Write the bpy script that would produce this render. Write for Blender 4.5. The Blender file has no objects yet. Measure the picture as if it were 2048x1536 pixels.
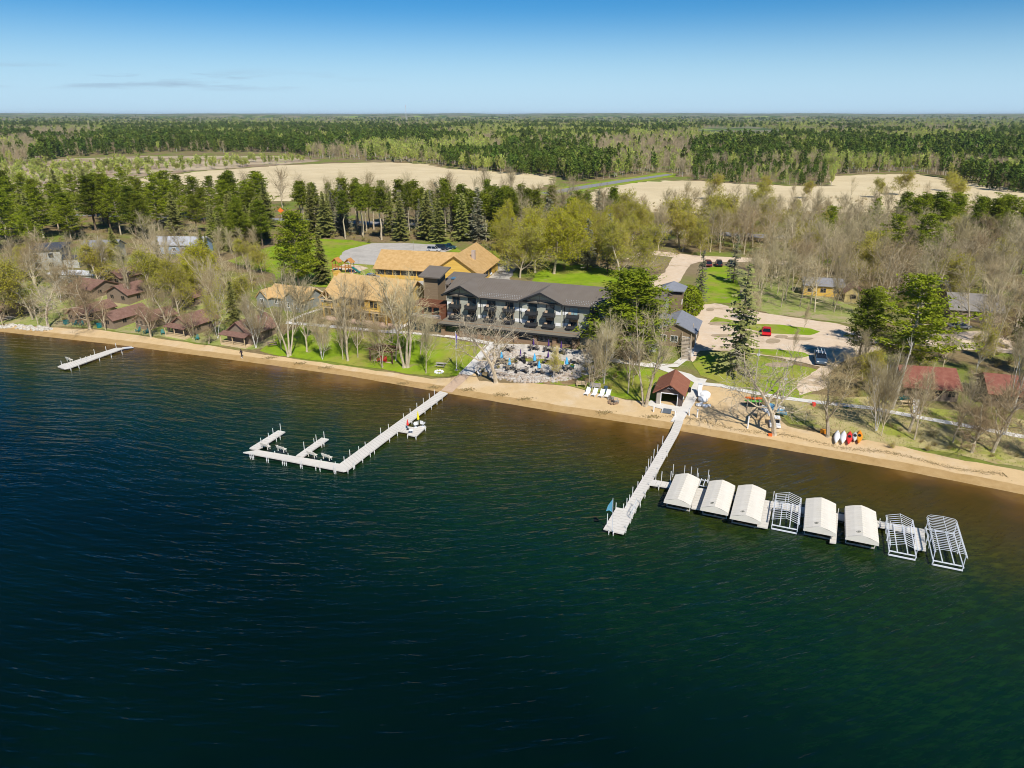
import bpy, bmesh, math, random
import numpy as np
from mathutils import Vector, Matrix, noise, geometry
S = bpy.context.scene
COL = S.collection
R = math.radians
# ---------------------------------------------------------------- camera
F = 1421.0; CH = 45.0; PT = math.atan(539 / F)
cd = bpy.data.cameras.new('camera'); cam = bpy.data.objects.new('camera', cd); COL.objects.link(cam)
cd.sensor_width = 36; cd.lens = 36 * F / 2048; cd.clip_start = 1; cd.clip_end = 80000
cam.location = (0, 0, CH); cam.rotation_euler = (math.pi / 2 - PT, 0, 0)
S.camera = cam
# ---------------------------------------------------------------- sky and sun
SUN_EL = 47; SUN_AZ = 162          # azimuth measured clockwise from +y (view direction); sun behind, a little to the right
w = bpy.data.worlds.new('World'); S.world = w; w.use_nodes = True
nt = w.node_tree; bg = nt.nodes['Background']
sky = nt.nodes.new('ShaderNodeTexSky'); sky.sky_type = 'NISHITA'; sky.sun_disc = False
sky.sun_elevation = R(SUN_EL); sky.sun_rotation = R(SUN_AZ); sky.air_density = 1.0; sky.dust_density = 0.0; sky.ozone_density = 5; sky.altitude = 1500
# thin streaks of cloud low over the horizon, to the left
tc = nt.nodes.new('ShaderNodeTexCoord'); mp = nt.nodes.new('ShaderNodeMapping'); mp.inputs['Scale'].default_value = (7, 7, 70)
nz = nt.nodes.new('ShaderNodeTexNoise'); nz.inputs['Scale'].default_value = 1.6; nz.inputs['Detail'].default_value = 6
nt.links.new(tc.outputs['Generated'], mp.inputs[0]); nt.links.new(mp.outputs[0], nz.inputs['Vector'])
r1 = nt.nodes.new('ShaderNodeValToRGB'); r1.color_ramp.elements[0].position = .5; r1.color_ramp.elements[1].position = .68
nt.links.new(nz.outputs[0], r1.inputs[0])
sx = nt.nodes.new('ShaderNodeSeparateXYZ'); nt.links.new(tc.outputs['Generated'], sx.inputs[0])
def wmap(src, a, b, c, d):
    m1 = nt.nodes.new('ShaderNodeMapRange'); m1.interpolation_type = 'SMOOTHSTEP'
    nt.links.new(src, m1.inputs[0]); m1.inputs[1].default_value = a; m1.inputs[2].default_value = b
    m2 = nt.nodes.new('ShaderNodeMapRange'); m2.interpolation_type = 'SMOOTHSTEP'
    nt.links.new(src, m2.inputs[0]); m2.inputs[1].default_value = c; m2.inputs[2].default_value = d; m2.inputs[3].default_value = 1; m2.inputs[4].default_value = 0
    mm = nt.nodes.new('ShaderNodeMath'); mm.operation = 'MULTIPLY'
    nt.links.new(m1.outputs[0], mm.inputs[0]); nt.links.new(m2.outputs[0], mm.inputs[1]); return mm.outputs[0]
a = wmap(sx.outputs[2], .024, .034, .042, .056); b = wmap(sx.outputs[0], -1.2, -1.0, -.42, -.12)
m = nt.nodes.new('ShaderNodeMath'); m.operation = 'MULTIPLY'; nt.links.new(a, m.inputs[0]); nt.links.new(b, m.inputs[1])
m2 = nt.nodes.new('ShaderNodeMath'); m2.operation = 'MULTIPLY'; nt.links.new(m.outputs[0], m2.inputs[0]); nt.links.new(r1.outputs[0], m2.inputs[1])
m3 = nt.nodes.new('ShaderNodeMath'); m3.operation = 'MULTIPLY'; nt.links.new(m2.outputs[0], m3.inputs[0]); m3.inputs[1].default_value = .55
hs = nt.nodes.new('ShaderNodeHueSaturation'); hs.inputs['Saturation'].default_value = 1.42
nt.links.new(sky.outputs[0], hs.inputs['Color'])
mx = nt.nodes.new('ShaderNodeMix'); mx.data_type = 'RGBA'
hb_ = nt.nodes.new('ShaderNodeMapRange'); hb_.interpolation_type = 'SMOOTHSTEP'; nt.links.new(sx.outputs[2], hb_.inputs[0]); hb_.inputs[1].default_value = .0; hb_.inputs[2].default_value = .13; hb_.inputs[3].default_value = .85; hb_.inputs[4].default_value = 0
mh_ = nt.nodes.new('ShaderNodeMix'); mh_.data_type = 'RGBA'; nt.links.new(hb_.outputs[0], mh_.inputs[0]); nt.links.new(hs.outputs[0], mh_.inputs[6]); mh_.inputs[7].default_value = (5.1, 7.8, 10.3, 1)
nt.links.new(m3.outputs[0], mx.inputs[0]); nt.links.new(mh_.outputs[2], mx.inputs[6]); mx.inputs[7].default_value = (3.4, 4.6, 6.2, 1)
nt.links.new(mx.outputs[2], bg.inputs[0]); bg.inputs[1].default_value = .084
sd = bpy.data.lights.new('sun', 'SUN'); sd.energy = 5.0; sd.angle = R(.5); sd.color = (1, .95, .87)
so = bpy.data.objects.new('sun', sd); COL.objects.link(so)
so.rotation_euler = (R(90 - SUN_EL), 0, R(180 - SUN_AZ)); so.location = (60, -100, 150)
S.view_settings.view_transform = 'Standard'; S.view_settings.look = 'None'; S.view_settings.exposure = 0.12; S.view_settings.gamma = 1
S.cycles.filter_width = 1.0; S.cycles.max_bounces = 5; S.cycles.transparent_max_bounces = 6; S.cycles.volume_bounces = 0
rnd = random.Random(11)
# ---------------------------------------------------------------- ground shape and pixel measurements
sn, cs = math.sin(PT), math.cos(PT)
def ray(px, py):
    u = (px - 1024) / F; v = (py - 768) / F
    return u, cs - v * sn, -sn - v * cs
def G0(px, py, z):
    d = ray(px, py); t = (z - CH) / d[2]; return d[0] * t, d[1] * t
SHP = [(0, 662), (250, 690), (500, 723), (700, 751), (890, 784), (1100, 820), (1350, 858), (1600, 903), (1800, 938), (2048, 987)]
SH = [G0(x, y, 0) for x, y in SHP]
SX = np.array([-6000.] + [p[0] for p in SH] + [6000.]); s0 = (SH[2][1] - SH[0][1]) / (SH[2][0] - SH[0][0]); s1 = (SH[-1][1] - SH[-3][1]) / (SH[-1][0] - SH[-3][0])
SY = np.array([SH[0][1] + s0 * (-6000 - SH[0][0])] + [p[1] for p in SH] + [SH[-1][1] + s1 * (6000 - SH[-1][0])])
def sdist(x, y): return (y - np.interp(x, SX, SY)) * .92
def hgt(x, y):
    d = sdist(np.asarray(x, float), np.asarray(y, float))
    t = np.clip((d - 8) / 22, 0, 1); t = t * t * (3 - 2 * t)
    up = 1.1 * (1 - np.exp(-np.clip(d, 0, 400) / 6)) + 1.7 * t
    return np.where(d < 0, np.maximum(d * .14, -3), up)
def P(px, py, dz=0.0):
    z = 2.5
    for _ in range(14):
        x, y = G0(px, py, z + dz); z = .5 * z + .5 * float(hgt(x, y))
    return Vector((x, y, float(hgt(x, y))))
def topH(bx, by, ty):               # height of an upright thing standing at pixel (bx,by) whose top is at row ty
    b_ = P(bx, by); d = ray(bx, ty); return CH + d[2] * b_.y / d[1] - b_.z
def proj(x, y, z):
    dz = z - CH; dep = y * cs - dz * sn; up = y * sn + dz * cs
    return 1024 + F * x / dep, 768 - F * up / dep
# ---------------------------------------------------------------- materials
MATS = {}
def mat(name, col, rough=.85, col2=None, scale=1.0, detail=4, bump=0.0, bscale=None, spec=.3, metal=0, rand=0.0, trans=0.0, contrast=.25, stretch=None, coord='Object', emit=None):
    if name in MATS: return MATS[name]
    M = bpy.data.materials.new(name); M.use_nodes = True; n = M.node_tree; L = n.links
    bs = n.nodes['Principled BSDF']; bs.inputs['Roughness'].default_value = rough; bs.inputs['Metallic'].default_value = metal
    bs.inputs['Specular IOR Level'].default_value = spec; bs.inputs['Base Color'].default_value = (*col, 1)
    tcn = n.nodes.new('ShaderNodeTexCoord'); out = tcn.outputs[coord]
    if stretch:
        mpn = n.nodes.new('ShaderNodeMapping'); mpn.inputs['Scale'].default_value = stretch; L.new(out, mpn.inputs[0]); out = mpn.outputs[0]
    c = None
    if col2 is not None:
        t = n.nodes.new('ShaderNodeTexNoise'); t.inputs['Scale'].default_value = scale; t.inputs['Detail'].default_value = detail; t.inputs['Roughness'].default_value = .6
        L.new(out, t.inputs['Vector'])
        rp = n.nodes.new('ShaderNodeValToRGB'); rp.color_ramp.elements[0].position = .5 - contrast; rp.color_ramp.elements[1].position = .5 + contrast
        rp.color_ramp.elements[0].color = (*col, 1); rp.color_ramp.elements[1].color = (*col2, 1)
        L.new(t.outputs[0], rp.inputs[0]); c = rp.outputs[0]
    if rand:
        oi = n.nodes.new('ShaderNodeObjectInfo'); hv = n.nodes.new('ShaderNodeHueSaturation')
        mr = n.nodes.new('ShaderNodeMapRange'); mr.inputs[3].default_value = 1 - rand; mr.inputs[4].default_value = 1 + rand
        mh = n.nodes.new('ShaderNodeMapRange'); mh.inputs[3].default_value = .5 - rand * .05; mh.inputs[4].default_value = .5 + rand * .05
        L.new(oi.outputs['Random'], mr.inputs[0]); L.new(mr.outputs[0], hv.inputs['Value'])
        wn = n.nodes.new('ShaderNodeTexWhiteNoise'); wn.noise_dimensions = '1D'; L.new(oi.outputs['Random'], wn.inputs['W']); L.new(wn.outputs[0], mh.inputs[0]); L.new(mh.outputs[0], hv.inputs['Hue'])
        if c: L.new(c, hv.inputs['Color'])
        else: hv.inputs['Color'].default_value = (*col, 1)
        c = hv.outputs[0]
    if c: L.new(c, bs.inputs['Base Color'])
    if bump:
        t2 = n.nodes.new('ShaderNodeTexNoise'); t2.inputs['Scale'].default_value = bscale or scale * 3; t2.inputs['Detail'].default_value = 5; L.new(out, t2.inputs['Vector'])
        bp = n.nodes.new('ShaderNodeBump'); bp.inputs['Strength'].default_value = 1; bp.inputs['Distance'].default_value = bump
        L.new(t2.outputs[0], bp.inputs['Height']); L.new(bp.outputs[0], bs.inputs['Normal'])
    if trans:
        tr = n.nodes.new('ShaderNodeBsdfTranslucent'); ms = n.nodes.new('ShaderNodeMixShader'); ms.inputs[0].default_value = trans
        if c: L.new(c, tr.inputs[0])
        else: tr.inputs[0].default_value = (*col, 1)
        L.new(bs.outputs[0], ms.inputs[1]); L.new(tr.outputs[0], ms.inputs[2]); L.new(ms.outputs[0], n.nodes['Material Output'].inputs[0])
    if emit: bs.inputs['Emission Color'].default_value = (*col, 1); bs.inputs['Emission Strength'].default_value = emit
    MATS[name] = M; return M
def blend_mat(name, layers, bump=.05, bscale=3, rough=.95):
    """layers: [(col, col2, fine_scale), (mask_scale, lo, hi, col, col2, fine_scale), ...] patches of ground cover one over the other"""
    M = bpy.data.materials.new(name); M.use_nodes = True; n = M.node_tree; L = n.links; bs = n.nodes['Principled BSDF']
    bs.inputs['Roughness'].default_value = rough; bs.inputs['Specular IOR Level'].default_value = .1
    tcn = n.nodes.new('ShaderNodeTexCoord')
    def nz_(s, det=6, off=0, ro=.62):
        mpn = n.nodes.new('ShaderNodeMapping'); mpn.inputs['Location'].default_value = (off, off * .7, 0); L.new(tcn.outputs['Object'], mpn.inputs[0])
        t = n.nodes.new('ShaderNodeTexNoise'); t.inputs['Scale'].default_value = s; t.inputs['Detail'].default_value = det; t.inputs['Roughness'].default_value = ro
        L.new(mpn.outputs[0], t.inputs['Vector']); return t.outputs[0]
    def ramp(src, lo, hi, c1, c2):
        rp = n.nodes.new('ShaderNodeValToRGB'); e = rp.color_ramp.elements; e[0].position = lo; e[1].position = hi; e[0].color = (*c1, 1); e[1].color = (*c2, 1); L.new(src, rp.inputs[0]); return rp.outputs[0]
    l0 = layers[0]; cur = ramp(nz_(l0[2]), .3, .7, l0[0], l0[1])
    for i, l in enumerate(layers[1:]):
        mk = ramp(nz_(l[0], off=37 * (i + 1)), l[1], l[2], (0, 0, 0), (1, 1, 1)); cc = ramp(nz_(l[5], off=11 * (i + 1)), .3, .7, l[3], l[4])
        x = n.nodes.new('ShaderNodeMix'); x.data_type = 'RGBA'; L.new(mk, x.inputs[0]); L.new(cur, x.inputs[6]); L.new(cc, x.inputs[7]); cur = x.outputs[2]
    L.new(cur, bs.inputs['Base Color'])
    if bump:
        bp = n.nodes.new('ShaderNodeBump'); bp.inputs['Distance'].default_value = bump; L.new(nz_(bscale), bp.inputs['Height']); L.new(bp.outputs[0], bs.inputs['Normal'])
    MATS[name] = M; return M
# ---------------------------------------------------------------- mesh collector and object helpers
class MB:
    def __init__(s): s.v = []; s.f = []; s.m = []
    def add(s, vs, fs, mi=0):
        o = len(s.v); s.v += [tuple(v) for v in vs]; s.f += [tuple(i + o for i in f) for f in fs]; s.m += [mi] * len(fs)
    def box(s, x0, x1, y0, y1, z0, z1, mi=0):
        s.add([(x0, y0, z0), (x1, y0, z0), (x1, y1, z0), (x0, y1, z0), (x0, y0, z1), (x1, y0, z1), (x1, y1, z1), (x0, y1, z1)],
              [(0, 3, 2, 1), (4, 5, 6, 7), (0, 1, 5, 4), (1, 2, 6, 5), (2, 3, 7, 6), (3, 0, 4, 7)], mi)
    def prism(s, poly, z0, z1, mi=0):
        n = len(poly)
        ar = sum(poly[i][0] * poly[(i + 1) % n][1] - poly[(i + 1) % n][0] * poly[i][1] for i in range(n))
        if ar < 0: poly = poly[::-1]
        s.add([(p[0], p[1], z0) for p in poly] + [(p[0], p[1], z1) for p in poly],
              [tuple(range(n))[::-1], tuple(range(n, 2 * n))] + [(i, (i + 1) % n, n + (i + 1) % n, n + i) for i in range(n)], mi)
    def ext(s, prof, a, b, axis='y', mi=0):     # profile (u,z) extruded along y (u=x) or x (u=y)
        n = len(prof)
        if axis == 'y': V = [(u, a, z) for u, z in prof] + [(u, b, z) for u, z in prof]
        else: V = [(a, u, z) for u, z in prof] + [(b, u, z) for u, z in prof]
        s.add(V, [tuple(range(n)), tuple(range(n, 2 * n))[::-1]] + [(i, n + i, n + (i + 1) % n, (i + 1) % n) for i in range(n)], mi)
    def tube(s, p, q, r0, r1=None, n=5, mi=0, cap=True):
        p = Vector(p); q = Vector(q); r1 = r0 if r1 is None else r1; d = q - p
        if d.length < 1e-6: return
        d.normalize(); a_ = d.orthogonal().normalized(); b_ = d.cross(a_); V = []
        for c_, r_ in ((p, r0), (q, r1)):
            for i in range(n):
                t = 2 * math.pi * i / n; V.append(c_ + (a_ * math.cos(t) + b_ * math.sin(t)) * r_)
        fs = [(i, (i + 1) % n, n + (i + 1) % n, n + i) for i in range(n)]
        if cap: fs += [tuple(range(n))[::-1], tuple(range(n, 2 * n))]
        s.add(V, fs, mi)
    def bar(s, p, q, w_, h_, mi=0):
        p = Vector(p); q = Vector(q); d = (q - p).normalized(); sd_ = d.cross(Vector((0, 0, 1)))
        if sd_.length < .01: sd_ = Vector((1, 0, 0))
        sd_.normalize(); u_ = sd_.cross(d) * (h_ / 2); sd_ *= w_ / 2
        V = [p - sd_ - u_, p + sd_ - u_, p + sd_ + u_, p - sd_ + u_, q - sd_ - u_, q + sd_ - u_, q + sd_ + u_, q - sd_ + u_]
        s.add(V, [(0, 1, 2, 3), (7, 6, 5, 4), (0, 4, 5, 1), (1, 5, 6, 2), (2, 6, 7, 3), (3, 7, 4, 0)], mi)
    def slab(s, pts, th, mi=0):                # a flat or sloped polygon given thickness along its normal (downwards)
        pts = [Vector(p) for p in pts]; nn = (pts[1] - pts[0]).cross(pts[2] - pts[0]).normalized()
        if nn.z < 0: pts = pts[::-1]; nn = -nn
        n = len(pts)
        s.add(pts + [p - nn * th for p in pts], [tuple(range(n)), tuple(range(n, 2 * n))[::-1]] + [(i, n + i, n + (i + 1) % n, (i + 1) % n) for i in range(n)], mi)
    def lathe(s, prof, n=8, c=(0, 0), mi=0):
        V = []
        for r_, z in prof:
            for i in range(n):
                t = 2 * math.pi * i / n; V.append((c[0] + r_ * math.cos(t), c[1] + r_ * math.sin(t), z))
        fs = [(j * n + i, j * n + (i + 1) % n, (j + 1) * n + (i + 1) % n, (j + 1) * n + i) for j in range(len(prof) - 1) for i in range(n)]
        fs += [tuple(range(n))[::-1], tuple(range((len(prof) - 1) * n, len(prof) * n))]
        s.add(V, fs, mi)
    def mesh(s, name, mats, smooth=False):
        me = bpy.data.meshes.new(name); me.from_pydata(s.v, [], s.f)
        if not isinstance(mats, (list, tuple)): mats = [mats]
        for m_ in mats: me.materials.append(m_)
        if len(mats) > 1: me.polygons.foreach_set('material_index', s.m)
        if smooth: me.polygons.foreach_set('use_smooth', [True] * len(me.polygons))
        me.update(); return me
    def build(s, name, mats, parent=None, smooth=False, bevel=0):
        o = bpy.data.objects.new(name, s.mesh(name, mats, smooth)); COL.objects.link(o)
        if parent is not None: o.parent = parent
        if bevel:
            b_ = o.modifiers.new('bevel', 'BEVEL'); b_.width = bevel; b_.segments = 2; b_.limit_method = 'ANGLE'
        return o
def tag(o, label, cat, group=None):
    o['label'] = label; o['category'] = cat
    if group: o['group'] = group
    return o
def thing(name, label, cat, loc=(0, 0, 0), rz=0.0, group=None, sc=1.0):
    o = bpy.data.objects.new(name, None); COL.objects.link(o); o.empty_display_size = .3
    o.location = loc; o.rotation_euler = (0, 0, rz); o.scale = (sc, sc, sc)
    return tag(o, label, cat, group)
def kind(o, k): o['kind'] = k; return o
KIDS = {}
def kids(o): return [c for c in bpy.data.objects if c.parent == o]
def dup(root, loc, rz, label=None, group=None, sc=None, recache=False):
    if root.name not in KIDS: KIDS[root.name] = [(c, kids(c)) for c in kids(root)]
    r_ = root.copy(); COL.objects.link(r_); r_.location = loc; r_.rotation_euler = (0, 0, rz)
    if sc is not None: r_.scale = sc if hasattr(sc, '__len__') else (sc, sc, sc)
    if label: r_['label'] = label
    if group: r_['group'] = group
    for c, gg in KIDS[root.name]:
        k = c.copy(); COL.objects.link(k); k.parent = r_
        for g in gg: k2 = g.copy(); COL.objects.link(k2); k2.parent = k
    return r_
def jag(poly, step, amp, seed=0):
    out = []
    n = len(poly)
    for i in range(n):
        p = Vector(poly[i][:2]); q = Vector(poly[(i + 1) % n][:2]); L_ = (q - p).length; k = max(1, int(L_ / step))
        nn = Vector((-(q - p).y, (q - p).x)); nn = nn.normalized() if L_ > 0 else nn
        for j in range(k):
            t = p.lerp(q, j / k); a_ = noise.fractal(Vector((t.x * .25, t.y * .25, seed)), 1, 2, 4) * amp
            out.append(t + nn * a_)
    return out
def inside(x, y, poly):
    c = np.zeros(np.shape(x), bool); n = len(poly)
    for i in range(n):
        x1, y1 = poly[i][0], poly[i][1]; x2, y2 = poly[(i + 1) % n][0], poly[(i + 1) % n][1]
        if y1 == y2: continue
        c ^= ((y1 > y) != (y2 > y)) & (x < (x2 - x1) * (y - y1) / (y2 - y1) + x1)
    return c
def sheet(name, poly, dz, m_, res=2.0, amp=0.0, step=None, seed=0, parent=None, px=True):
    if px: poly = [P(*p) for p in poly]
    pl = jag(poly, step or res, amp, seed) if amp or step else jag(poly, res, 0)
    xs = [p[0] for p in pl]; ys = [p[1] for p in pl]
    gx, gy = np.meshgrid(np.arange(min(xs), max(xs), res), np.arange(min(ys), max(ys), res)); gx = gx.ravel(); gy = gy.ravel()
    k = inside(gx, gy, pl); pts = [Vector((p[0], p[1])) for p in pl] + [Vector((a_, b_)) for a_, b_ in zip(gx[k], gy[k])]
    n = len(pl); r_ = geometry.delaunay_2d_cdt(pts, [], [list(range(n))], 1, 1e-4)
    V = np.array([(p.x, p.y) for p in r_[0]]); Z = hgt(V[:, 0], V[:, 1]) + dz
    mb = MB(); mb.v = [(a_[0], a_[1], z) for a_, z in zip(V, Z)]; mb.f = [tuple(f) for f in r_[2]]; mb.m = [0] * len(mb.f)
    o = mb.build(name, m_, parent, smooth=True); kind(o, 'structure'); return o
def strip(name, line, wd, dz, m_, res=1.5, amp=0.0, px=True):
    pts = [P(*p) for p in line] if px else [Vector(p) for p in line]; Lf = []; Rt = []
    for i, p in enumerate(pts):
        d = (pts[min(i + 1, len(pts) - 1)] - pts[max(i - 1, 0)]); d.z = 0; d.normalize(); nn = Vector((-d.y, d.x, 0)) * wd / 2
        Lf.append(p + nn); Rt.append(p - nn)
    return sheet(name, Lf + Rt[::-1], dz, m_, res, amp, px=False)

# ---------------------------------------------------------------- the setting
m_ground = blend_mat('leafy_ground', [((.16, .115, .055), (.29, .215, .11), 1.3), (.05, .45, .60, (.12, .18, .02), (.22, .24, .045), .6), (.012, .52, .66, (.30, .235, .14), (.20, .155, .085), .3)], bump=.08, bscale=2)  # leaf litter and grass, browns darkened: tree shade is put into the colour
m_lawn = blend_mat('lawn_grass', [((.17, .27, .010), (.26, .36, .018), .3), (.09, .47, .6, (.31, .33, .045), (.27, .25, .06), .5), (.35, .56, .68, (.12, .19, .010), (.17, .24, .015), 3), (.16, .62, .70, (.30, .25, .12), (.24, .26, .05), 1.5)], bump=.04, bscale=6)
m_thin = blend_mat('thin_grass', [((.23, .28, .06), (.33, .34, .11), .9), (.16, .45, .62, (.42, .34, .20), (.34, .28, .15), .7), (.5, .55, .7, (.13, .22, .02), (.19, .26, .04), 1.5)], bump=.06, bscale=3)
m_dry = blend_mat('dry_shore_grass', [((.38, .32, .13), (.48, .40, .20), .9), (.22, .48, .6, (.24, .27, .04), (.32, .33, .07), .7), (.5, .55, .66, (.42, .32, .17), (.34, .25, .12), 1.5)], bump=.06, bscale=3)
m_sand = blend_mat('beach_sand', [((.56, .40, .21), (.63, .46, .25), .8), (.22, .5, .7, (.60, .46, .29), (.66, .52, .34), 1.6), (1.4, .66, .74, (.33, .24, .10), (.42, .30, .14), 4)], bump=.05, bscale=5)
m_wet = blend_mat('wet_sand', [((.40, .26, .11), (.47, .32, .145), 1.0), (.4, .5, .65, (.34, .22, .085), (.42, .27, .11), 2)], bump=.02, bscale=5, rough=.6)
m_lot = blend_mat('packed_sand_gravel', [((.62, .48, .33), (.70, .56, .41), .8), (.16, .55, .68, (.42, .31, .19), (.48, .36, .23), 1.1), (.6, .55, .7, (.64, .54, .42), (.7, .6, .48), 3)], bump=.04, bscale=4)
m_grav = blend_mat('grey_gravel', [((.42, .39, .34), (.52, .48, .42), .9), (.22, .5, .66, (.36, .33, .28), (.44, .41, .36), 2)], bump=.03, bscale=5)
m_conc = mat('concrete', (.60, .57, .51), .85, (.70, .67, .61), .8, bump=.01, bscale=6)
m_asph = mat('worn_asphalt', (.22, .22, .225), .85, (.28, .28, .28), .5, bump=.01)
m_field = blend_mat('dry_reed_field', [((.60, .48, .28), (.70, .58, .36), .045), (.018, .5, .68, (.54, .43, .25), (.62, .51, .31), .2), (.3, .62, .72, (.48, .37, .21), (.58, .46, .27), 1)], bump=.15, bscale=.8)
m_marsh = blend_mat('brown_marsh', [((.42, .33, .21), (.55, .45, .30), .06), (.02, .45, .58, (.24, .16, .11), (.34, .25, .17), .15), (.05, .55, .68, (.30, .32, .10), (.40, .38, .16), .3)], bump=.2, bscale=.5)
m_canopy = blend_mat('forest_canopy', [((.14, .15, .07), (.23, .205, .14), .02), (.0045, .48, .54, (.045, .085, .02), (.08, .13, .03), .05), (.006, .56, .62, (.19, .27, .04), (.26, .34, .07), .05), (.003, .60, .66, (.22, .18, .14), (.30, .25, .19), .03)], bump=2, bscale=.05)
# ground sheet, dense near the shore, reaching the horizon and running on under the water
ax = np.concatenate([-np.geomspace(30000, 262, 26), np.arange(-260, 200, 2.0), np.geomspace(200, 30000, 28)])
ay = np.concatenate([np.array([-800, -300, -100, -20, 20, 40]), np.arange(52, 300, 2.0), np.geomspace(300, 32000, 40)])
gx, gy = np.meshgrid(ax, ay); gz = hgt(gx, gy)
nx_, ny_ = len(ax), len(ay)
mb = MB(); mb.v = list(zip(gx.ravel().tolist(), gy.ravel().tolist(), gz.ravel().tolist()))
mb.f = [(j * nx_ + i, j * nx_ + i + 1, (j + 1) * nx_ + i + 1, (j + 1) * nx_ + i) for j in range(ny_ - 1) for i in range(nx_ - 1)]; mb.m = [0] * len(mb.f)
kind(mb.build('ground', m_ground, smooth=True), 'structure')
# ---- water
def water_mat():
    M = bpy.data.materials.new('lake_water'); M.use_nodes = True; n = M.node_tree; L = n.links; bs = n.nodes['Principled BSDF']
    bs.inputs['Roughness'].default_value = .09; bs.inputs['IOR'].default_value = 1.333; bs.inputs['Specular IOR Level'].default_value = .36
    tcn = n.nodes.new('ShaderNodeTexCoord'); at = n.nodes.new('ShaderNodeAttribute'); at.attribute_name = 'depth'
    def nz_(vec, s, det=5, ro=.6):
        t = n.nodes.new('ShaderNodeTexNoise'); t.inputs['Scale'].default_value = s; t.inputs['Detail'].default_value = det; t.inputs['Roughness'].default_value = ro; L.new(vec, t.inputs['Vector']); return t.outputs[0]
    def mth(op, a_, b_):
        k = n.nodes.new('ShaderNodeMath'); k.operation = op
        for i, q in enumerate((a_, b_)):
            if isinstance(q, (int, float)): k.inputs[i].default_value = q
            else: L.new(q, k.inputs[i])
        return k.outputs[0]
    ob = tcn.outputs['Object']
    big = nz_(ob, .035, 5); d = mth('ADD', at.outputs['Fac'], mth('MULTIPLY', mth('SUBTRACT', big, .5), .5))
    rp = n.nodes.new('ShaderNodeValToRGB'); e = rp.color_ramp.elements
    e[0].position = 0; e[0].color = (.19, .105, .025, 1); e[1].position = 1; e[1].color = (.0003, .0055, .0035, 1)
    for p_, c_ in ((.035, (.11, .058, .012)), (.10, (.058, .038, .006)), (.22, (.036, .034, .004)), (.38, (.009, .024, .006)), (.60, (.002, .017, .008)), (.8, (.0008, .010, .006))):
        k = e.new(p_); k.color = (*c_, 1)
    L.new(d, rp.inputs[0])
    # weed beds seen through the shallow water
    st = n.nodes.new('ShaderNodeMapping'); st.inputs['Rotation'].default_value = (0, 0, R(-35)); st.inputs['Scale'].default_value = (.7, 2.0, 1); L.new(ob, st.inputs[0])
    wd = nz_(st.outputs[0], .8, 8, .75); r2 = n.nodes.new('ShaderNodeValToRGB'); r2.color_ramp.elements[0].position = .47; r2.color_ramp.elements[1].position = .63; L.new(wd, r2.inputs[0])
    r3 = n.nodes.new('ShaderNodeValToRGB'); q = r3.color_ramp.elements; q[0].position = .08; q[0].color = (0, 0, 0, 1); q[1].position = .85; q[1].color = (0, 0, 0, 1); z_ = q.new(.28); z_.color = (1, 1, 1, 1); L.new(d, r3.inputs[0])
    mk = mth('MULTIPLY', mth('MULTIPLY', r2.outputs[0], r3.outputs[0]), .8); wcl = n.nodes.new('ShaderNodeValToRGB'); we = wcl.color_ramp.elements; we[0].position = .1; we[0].color = (.13, .085, .008, 1); we[1].position = .45; we[1].color = (.012, .048, .008, 1); wk = we.new(.25); wk.color = (.075, .075, .006, 1); L.new(d, wcl.inputs[0])
    x = n.nodes.new('ShaderNodeMix'); x.data_type = 'RGBA'; L.new(mk, x.inputs[0]); L.new(rp.outputs[0], x.inputs[6]); L.new(wcl.outputs[0], x.inputs[7])
    L.new(x.outputs[2], bs.inputs['Base Color'])
    # wind ripples: long-crested, direction drifting from place to place
    wv = n.nodes.new('ShaderNodeTexNoise'); wv.inputs['Scale'].default_value = .012; wv.inputs['Detail'].default_value = 1; L.new(ob, wv.inputs['Vector'])
    rot = n.nodes.new('ShaderNodeVectorRotate'); rot.rotation_type = 'Z_AXIS'; L.new(ob, rot.inputs['Vector'])
    sx_ = n.nodes.new('ShaderNodeSeparateXYZ'); L.new(ob, sx_.inputs[0])
    mr_ = n.nodes.new('ShaderNodeMapRange'); mr_.inputs[1].default_value = -60; mr_.inputs[2].default_value = 60; mr_.inputs[3].default_value = .15; mr_.inputs[4].default_value = -.35; L.new(sx_.outputs[0], mr_.inputs[0])
    L.new(mr_.outputs[0], rot.inputs['Angle'])
    hs_ = []
    for sc_, ang, amp, det in (((.16, .85, 1), -20, 1.25, 3), ((.6, 2.2, 1), -34, .42, 2), ((.05, .22, 1), -8, 1.1, 2)):
        mp_ = n.nodes.new('ShaderNodeMapping'); mp_.inputs['Rotation'].default_value = (0, 0, R(ang)); mp_.inputs['Scale'].default_value = sc_; L.new(rot.outputs[0], mp_.inputs[0])
        hs_.append(mth('MULTIPLY', nz_(mp_.outputs[0], 1.0, det, .5), amp))
    hgt_ = mth('ADD', mth('ADD', hs_[0], hs_[1]), hs_[2])
    gust = n.nodes.new('ShaderNodeMapRange'); gust.inputs[1].default_value = .35; gust.inputs[2].default_value = .65; gust.inputs[3].default_value = .5; gust.inputs[4].default_value = 1.0; L.new(nz_(ob, .02, 3), gust.inputs[0])
    calm = n.nodes.new('ShaderNodeMapRange'); calm.inputs[1].default_value = 0; calm.inputs[2].default_value = .18; calm.inputs[3].default_value = .2; calm.inputs[4].default_value = 1; L.new(at.outputs['Fac'], calm.inputs[0])
    bp = n.nodes.new('ShaderNodeBump'); bp.inputs['Distance'].default_value = .31; L.new(hgt_, bp.inputs['Height']); L.new(mth('MULTIPLY', gust.outputs[0], calm.outputs[0]), bp.inputs['Strength'])
    L.new(bp.outputs[0], bs.inputs['Normal']); return M
wx = np.concatenate([-np.geomspace(9000, 210, 14), np.arange(-200, 160, 3.0), np.geomspace(160, 9000, 14)])
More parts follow.
